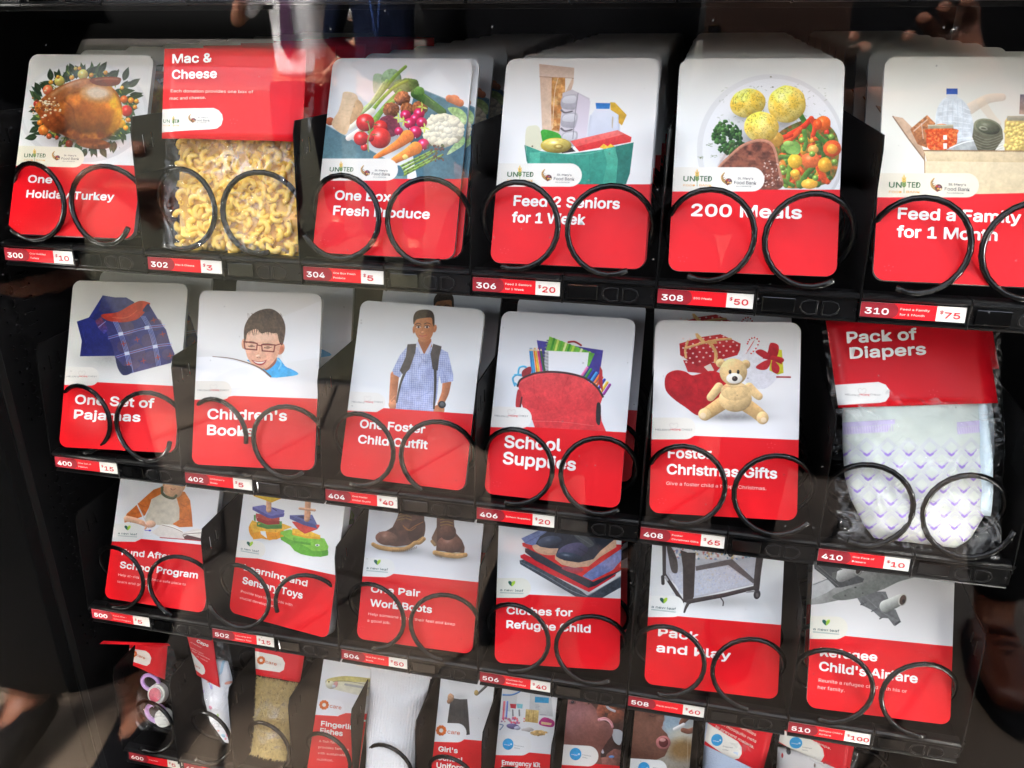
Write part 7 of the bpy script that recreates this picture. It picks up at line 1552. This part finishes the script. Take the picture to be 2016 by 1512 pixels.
for i in range(1, 6):
    b = empty('macaroni_bag', (0, 0, 0), 'macaroni bag queued behind the front macaroni bag, only a dark red header edge showing', 'pasta bag', 'macaroni bags queued in column 302')
    b.matrix_world = Matrix.Translation((.004*i-.004, .060*i, .0015*i)) @ pose_matrix(tB)
    h = [c for c in bagM.children if c.name.startswith('header_card')][0]; link('header_card', h.data, None, b); link('macaroni_fill', mm.data, None, b)['kind'] = 'stuff'
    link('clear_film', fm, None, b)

# pack of diapers
@paint('410h')
def _(A):
    A.img[:] = np.array((206, 14, 30))/255; A.img *= (1+.10*(fbm(A.X, A.Y, 260, 3)-.5))[..., None]
    A.poly([(60, 462), (380, 440), (420, 455), (442, 485), (440, 520), (420, 548), (390, 556), (60, 575)], (240, 240, 238)); chest_logo(A, 192, 515, 196, .9)
    A.text('Pack of', 205, 226, 586, 74, WHITE, 3, 'headline', y1=206); A.text('Diapers', 222, 312, 636, 74, WHITE, 3, 'headline', y1=288); tri_dots(A, 660, 490)
@paint('410d')
def _(A):
    A.grad((200, 212, 207), (206, 208, 198)); pu = (176, 160, 210)
    A.img *= (1+.05*(fbm(A.X, A.Y, 120, 4)-.5))[..., None]
    for x0, x1 in ((190, 470), (820, 1000)):
        A.poly([(x0, 665), (x1, 650), (x1, 672), (x0, 690)], (196, 186, 222)); A.poly([(x0, 692), (x1-20, 676), (x1-40, 716), (x0, 730)], (206, 198, 226))
        for i in range(int((x1-x0)/14)): A.line([(x0+i*14, 690-i*.7), (x0+i*14+3, 724-i*.7)], 4, pu, sh=0, a=.7)
        A.line([(x0, 664), (x1, 648)], 3, pu, sh=0)
    for j in range(9):
        for i in range(9):
            x = 200+i*116+(j % 2)*58+j*4; y = 800+j*68
            for s, wd, al in ((40, 2.2, .45), (54, 2.0, .4)):
                A.line([(x-s, y), (x, y-s*.95), (x+s, y), (x, y+s*.95), (x-s, y)], wd, (165, 148, 212), sh=0, a=al+.25, smooth=False)
            A.line([(x-34, y+16), (x-8, y+38), (x, y+44), (x+8, y+38), (x+34, y+16)], 4, (150, 120, 205), 5, sh=0, a=.85, smooth=False); A.line([(x-14, y+36), (x, y+46), (x+14, y+36)], 12, (140, 108, 200), sh=0, a=.85, smooth=False)
tD = (.822, .008, -.2084, 0, .47, 0)
bagD = frame_of(tD, 'diaper_pack', 'clear bag with a white and lilac patterned diaper under a red header, selection 410', 'diaper pack')
quad_panel(bagD, 'header_card', [(-.0815, .1805), (.0423, .1916), (.0566, .1224), (-.0661, .1072)], [(90, 100), (970, 85), (1043, 555), (160, 583)], '410h', 380, bend=.003, z=.010)
DM = painted('diaper_print', '410d', [(-.065, .125), (.060, .125), (.060, 0), (-.065, 0)], [(176, 466), (1070, 541), (1014, 1392), (113, 1287)], 380)
dia = pillow([(.001, -.028, .036, .004), (.010, -.036, .046, .010), (.03, -.048, .055, .013), (.05, -.055, .0575, .013), (.08, -.059, .055, .012), (.100, -.0605, .050, .011), (.126, -.061, .049, .008)], 40, 50, .8, .0042, .020, 8, 3.0, rect=(-.065, .060, 0, .125))
link('diaper', dia, DM, bagD)
side = pillow([(.030, .046, .060, .006), (.05, .048, .0600, .010), (.08, .046, .0570, .011), (.126, .043, .0500, .008)], 10, 24, .5, .0018, .010, 3)
link('leg_cuff', side, mat('pale_blue_nonwoven', srgb(206, 224, 232)[:3], .7, bump=.4, bscale=300), bagD)
link('green_tab', pillow([(.116, .040, .052, .004), (.128, .042, .051, .003)], 8, 8, .5, .001, .004), mat('green_tab', srgb(110, 200, 80)[:3], .6), bagD)
fd = pillow([(-.005, -.056, .069, .003), (.01, -.058, .069, .012), (.04, -.062, .068, .0165), (.10, -.069, .0665, .0165), (.15, -.078, .060, .006), (.187, -.085, .052, .003)], 34, 46, .6, .003, .013, 6, 3)
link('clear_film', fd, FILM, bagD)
d2 = empty('diaper_pack', (0, 0, 0), 'second diaper pack behind, its dark red header showing above the front one', 'diaper pack'); d2.matrix_world = Matrix.Translation((.014, .055, .010)) @ pose_matrix(tD)
for c in bagD.children: link(c.name.split('.')[0], c.data, None, d2)

# ---- bottom row
Zr = -.613
def care_head(A, x, y, k, x1, y1, pts):
    A.img[:] = np.array((224, 30, 42))/255; A.poly(pts, (238, 234, 226)); care_logo(A, x, y, k, x1, y1)
PAINT['600h'] = lambda A: care_head(A, 612, 325, .95, 745, 390, [(540, 255), (560, 255), (740, 300), (780, 335), (802, 385), (790, 440), (760, 462), (720, 450), (565, 390), (540, 386)])
def p601(A):
    A.img[:] = np.array((224, 30, 42))/255; A.poly([(1190, 290), (1220, 320), (1330, 440), (1348, 490), (1340, 525), (1315, 535), (1240, 480), (1215, 400)], (236, 232, 224))
    A.text('Caps', 1262, 196, 1380, 34, WHITE, 2, 'headline', y1=244)
    for s, x, y, x1 in (('of newborn', 1200, 180, 1310), ('baby caps', 1200, 232, 1330), ('for babies', 1215, 262, 1400), ('in need.', 1262, 318, 1382)): A.text(s, x, y+20, x1, 17, PINKTXT, .2, 'caption', y1=y+20+(x1-x)*.5)
    A.text('care', 1240, 430, 1296, 28, CARETXT, .8, 'logo_lettering', y1=470)
PAINT['601h'] = p601
PAINT['602h'] = lambda A: care_head(A, 202, 280, 1.05, 360, 332, [(140, 192), (350, 232), (410, 255), (442, 310), (430, 380), (385, 404), (140, 356)])
def gift_head(lines, pl, gx, gy, r, tx, ty):
    def f(A):
        A.img[:] = np.array((226, 24, 40))/255; A.poly(pl, (240, 236, 226)); globe_logo(A, gx, gy, r, tx, ty, 70)
        for s, x, y, x1, y1 in lines: A.text(s, x, y, x1, 28, CREAM, .5, 'caption', y1=y1)
    return f
PAINT['609h'] = gift_head([('provides 9 families', 800, 185, 1090, 312), ('with mosquito nets', 796, 228, 1096, 362), ('to prevent malaria.', 790, 262, 1082, 406)], [(715, 225), (960, 360), (990, 400), (994, 450), (975, 485), (940, 492), (880, 470), (700, 345)], 808, 353, 40, 850, 410)
PAINT['610h'] = gift_head([('refugee camps.', 1400, 300, 1660, 396)], [(1275, 270), (1410, 290), (1560, 350), (1605, 400), (1618, 460), (1600, 505), (1560, 518), (1500, 500), (1275, 370)], 1403, 370, 46, 1450, 414)

b0 = frame_of((.036, .008, Zr, 0, .47, 0), 'pacifier_bag', 'small clear bag with a lilac and white baby pacifier in the bottom left column', 'pacifier bag')
quad_panel(b0, 'header_card', [(-.0455, .115), (.0059, .1216), (.0079, .080), (-.043, .092)], [(545, 200), (950, 262), (925, 600), (560, 420)], '600h', 200, z=.006, bend=.002)
# the header's folded top runs forward towards the glass
p0 = [(-.0455, .115, .006), (.0059, .1216, .006)]; fold = mesh_py('fold', [(-.0455, .115, .0062), (.0059, .1216, .0062), (.017, .128, .022), (-.064, .121, .030), (.021, .1262, .0235), (-.068, .117, .031)], [(0, 1, 2, 3), (3, 2, 4, 5)])
of = link('header_fold', fold, RED, b0); md = of.modifiers.new('s', 'SOLIDIFY'); md.thickness = .0006
LILAC = mat('lilac_plastic', srgb(200, 160, 220)[:3], .3, .5, coat=.3); WPL = mat('white_plastic', (.8, .8, .76), .3, .5, coat=.3); PINKP = mat('pink_print', srgb(214, 90, 110)[:3], .4, vary=.6, vscale=160)
def ringmesh(c, r, rr, tilt=0): return tube('ring', [(c[0]+r*math.cos(a), c[1]+r*math.sin(a)*.85, c[2]+tilt*math.sin(a)) for a in np.linspace(0, 2*math.pi, 24, endpoint=False)], rr, 10, closed=True)
def disc(name, c, r, th, m, par, z0=0):
    bm = bmesh.new(); bmesh.ops.create_cone(bm, cap_ends=True, segments=28, radius1=r, radius2=r*.9, depth=th)
    bmesh.ops.bevel(bm, geom=[e for e in bm.edges if len(e.link_faces) == 2 and abs(e.calc_face_angle(0)) > 1], offset=th*.2, segments=2, affect='EDGES')
    bmesh.ops.translate(bm, verts=bm.verts, vec=(c[0], c[1], c[2]+z0)); return link(name, bm_mesh(name, bm, False), m, par)
link('pacifier_ring', ringmesh((-.013, .072, .002), .0115, .0024, .003), LILAC, b0); dsk = disc('pacifier_cap', (0, .0615, .004), .0125, .012, WPL, b0); disc('printed_disc', (0, .0615, .0102), .0085, .0006, PINKP, dsk)
link('pacifier_ring', ringmesh((-.003, .036, -.002), .013, .0026, .003), LILAC, b0); disc('pacifier_cap', (.008, .032, -.002), .0115, .010, WPL, b0)
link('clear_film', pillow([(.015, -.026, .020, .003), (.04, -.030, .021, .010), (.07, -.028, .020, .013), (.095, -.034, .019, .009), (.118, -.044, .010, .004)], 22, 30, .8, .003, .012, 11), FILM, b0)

b1 = frame_of((.111, .008, Zr, 0, .47, 0), 'baby_cap_bag', 'clear bag of folded white baby caps turned sideways under a red header', 'baby cap bag')
quad_panel(b1, 'header_card', [(-.0450, .1400), (-.0100, .1400), (.0078, .0827), (-.0241, .0928)], [(1150, 110), (1410, 150), (1515, 688), (1255, 535)], '601h', 150, z=.008, bend=.001)
@paint('601b')
def _(A):
    A.grad((238, 240, 246), (240, 242, 246)); q = np.random.default_rng(3)
    for i in range(26): A.ell(q.uniform(1150, 1640), q.uniform(480, 1400), q.uniform(10, 30), q.uniform(8, 20), [(150, 200, 226), (170, 150, 220), (150, 200, 90), (236, 120, 150), (232, 140, 110)][q.integers(5)], ang=q.uniform(0, 180), sh=.1, a=.75)
link('baby_cap', pillow([(.018, .018, .0265, .002), (.040, -.004, .0255, .007), (.066, -.015, .022, .009), (.093, -.0235, .018, .006), (.112, -.029, .010, .004)], 16, 30, .8, .001, .010, 5, rect=(-.03, .03, 0, .10)), painted('cap_print', '601b', [(-.03, .10), (.03, .10), (.03, 0), (-.03, 0)], [(1231, 475), (1691, 554), (1589, 1423), (1128, 1332)], 160), b1)
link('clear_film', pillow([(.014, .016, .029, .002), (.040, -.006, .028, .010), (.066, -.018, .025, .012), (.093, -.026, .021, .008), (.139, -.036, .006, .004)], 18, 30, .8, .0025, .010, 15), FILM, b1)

b2 = frame_of((.186, .008, Zr, 0, .47, 0), 'seed_bag', 'clear bag of straw coloured seeds with a red header in the bottom row', 'seed bag')
quad_panel(b2, 'header_card', [(-.0300, .1440), (.0350, .1440), (.0330, .1043), (-.0233, .1046)], [(140, 95), (660, 160), (612, 528), (155, 415)], '602h', 200, z=.0075, bend=.0015)
SEED = mat('straw_seed', srgb(196, 172, 112)[:3], .6, .3, vary=.35, vscale=300)
link('seed_bed', pillow([(.0115, -.0215, .0255, .002), (.03, -.020, .026, .006), (.06, -.022, .027, .006), (.10, -.0255, .029, .004)], 14, 20, .8), mat('straw_dust', srgb(150, 128, 84)[:3], .8), b2)
q = np.random.default_rng(21); V_ = []; F_ = []
for i in range(3400):
    t = q.uniform(.012, .102); uL, uR = np.interp(t, [.0115, .03, .06, .10], [-.0215, -.020, -.022, -.0255]), np.interp(t, [.0115, .03, .06, .10], [.0255, .026, .027, .029]); s = q.uniform(.02, .98)
    c = Vector((uL+(uR-uL)*s, t, .0065*max(0, 1-abs(2*s-1)**2.4)**.5+q.uniform(-.0005, .0012))); a = q.normal(1.2, .75); L = q.uniform(.0022, .0042); wd = q.uniform(.0004, .0007)
    d = Vector((math.cos(a), math.sin(a), q.uniform(-.25, .25))); n_ = Vector((-d.y, d.x, 0)).normalized(); b = len(V_)
    V_ += [c-d*L, c+n_*wd, c+Vector((0, 0, wd)), c-n_*wd, c+d*L]; F_ += [(b, b+1, b+2), (b, b+2, b+3), (b+4, b+2, b+1), (b+4, b+3, b+2)]
o = link('seeds', mesh_py('seeds', V_, F_), SEED, b2); o['kind'] = 'stuff'
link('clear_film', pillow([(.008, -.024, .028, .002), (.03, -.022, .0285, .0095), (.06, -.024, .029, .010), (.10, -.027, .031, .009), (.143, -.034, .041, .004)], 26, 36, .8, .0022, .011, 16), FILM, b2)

b4 = frame_of((.336, .008, Zr, 0, .47, 0), 'knitted_sock', 'white ribbed knitted sock folded in the bottom row', 'sock')
SOCK = mat('white_knit', (.80, .80, .80), .95, .1, bump=.8, bscale=700, vary=.06, vscale=50)
link('sock_leg', pillow([(.0, -.027, .030, .008), (.04, -.029, .031, .012), (.06, -.032, .031, .012), (.10, -.033, .034, .011), (.139, -.0345, .0385, .009)], 120, 40, .6, .0020, .02, 3, 3.2, ribs=.00045), SOCK, b4)
link('sock_cuff', pillow([(.131, -.0355, .0390, .0095), (.139, -.0365, .0400, .0105), (.160, -.037, .041, .009)], 120, 10, .6, .001, .02, 3, 3.2, ribs=.0005), SOCK, b4)

b9 = frame_of((.711, .008, Zr, 0, .47, 0), 'mosquito_net_bag', 'clear bag with a folded pale blue net under a slanted red header', 'net bag')
quad_panel(b9, 'header_card', [(-.0250, .1760), (.0420, .1620), (.0309, .0940), (-.0301, .1125)], [(775, -20), (1265, 100), (1172, 600), (722, 388)], '609h', 220, z=.009, bend=.001)
link('folded_net', pillow([(0, -.028, .028, .008), (.05, -.029, .029, .010), (.12, -.030, .031, .008), (.15, -.030, .031, .006)], 24, 30, .6, .003, .014, 5, 3), mat('pale_blue_netting', srgb(186, 200, 220)[:3], .8, bump=.6, bscale=900), b9)
link('clear_film', pillow([(0, -.031, .031, .010), (.05, -.032, .032, .0125), (.12, -.033, .034, .010), (.165, -.034, .040, .005)], 24, 34, .7, .0025, .011, 17), FILM, b9)
b10 = frame_of((.786, .008, Zr, 0, .47, 0), 'blanket_bag', 'clear bag with patterned cloth under a red header below the airliner card', 'cloth bag')
quad_panel(b10, 'header_card', [(-.0270, .1750), (.0460, .1650), (.0396, .1080), (-.0305, .1270)], [(1305, -20), (1880, 90), (1815, 598), (1283, 385)], '610h', 220, z=.009, bend=.001)
@paint('610b')
def _(A):
    A.grad((214, 210, 208), (200, 198, 198)); q = np.random.default_rng(3)
    for i in range(120): A.ell(q.uniform(0, 200), q.uniform(0, 260), q.uniform(2, 7), q.uniform(2, 6), [(40, 40, 44), (190, 40, 40), (240, 240, 240), (120, 100, 90)][q.integers(4)], sh=.1)
link('folded_cloth', pillow([(0, -.028, .034, .008), (.06, -.029, .036, .010), (.12, -.030, .040, .007)], 24, 26, .6, .002, .012, 5, 3, rect=(-.03, .04, 0, .12)), painted('cloth_print', '610b', [(-.03, .12), (.04, .12), (.04, 0), (-.03, 0)], [(0, 0), (200, 0), (200, 260), (0, 260)], 160), b10)
link('clear_film', pillow([(0, -.032, .038, .010), (.06, -.033, .042, .0125), (.12, -.034, .050, .009), (.165, -.035, .054, .004)], 24, 30, .7, .0025, .011, 18), FILM, b10)
flush_text()
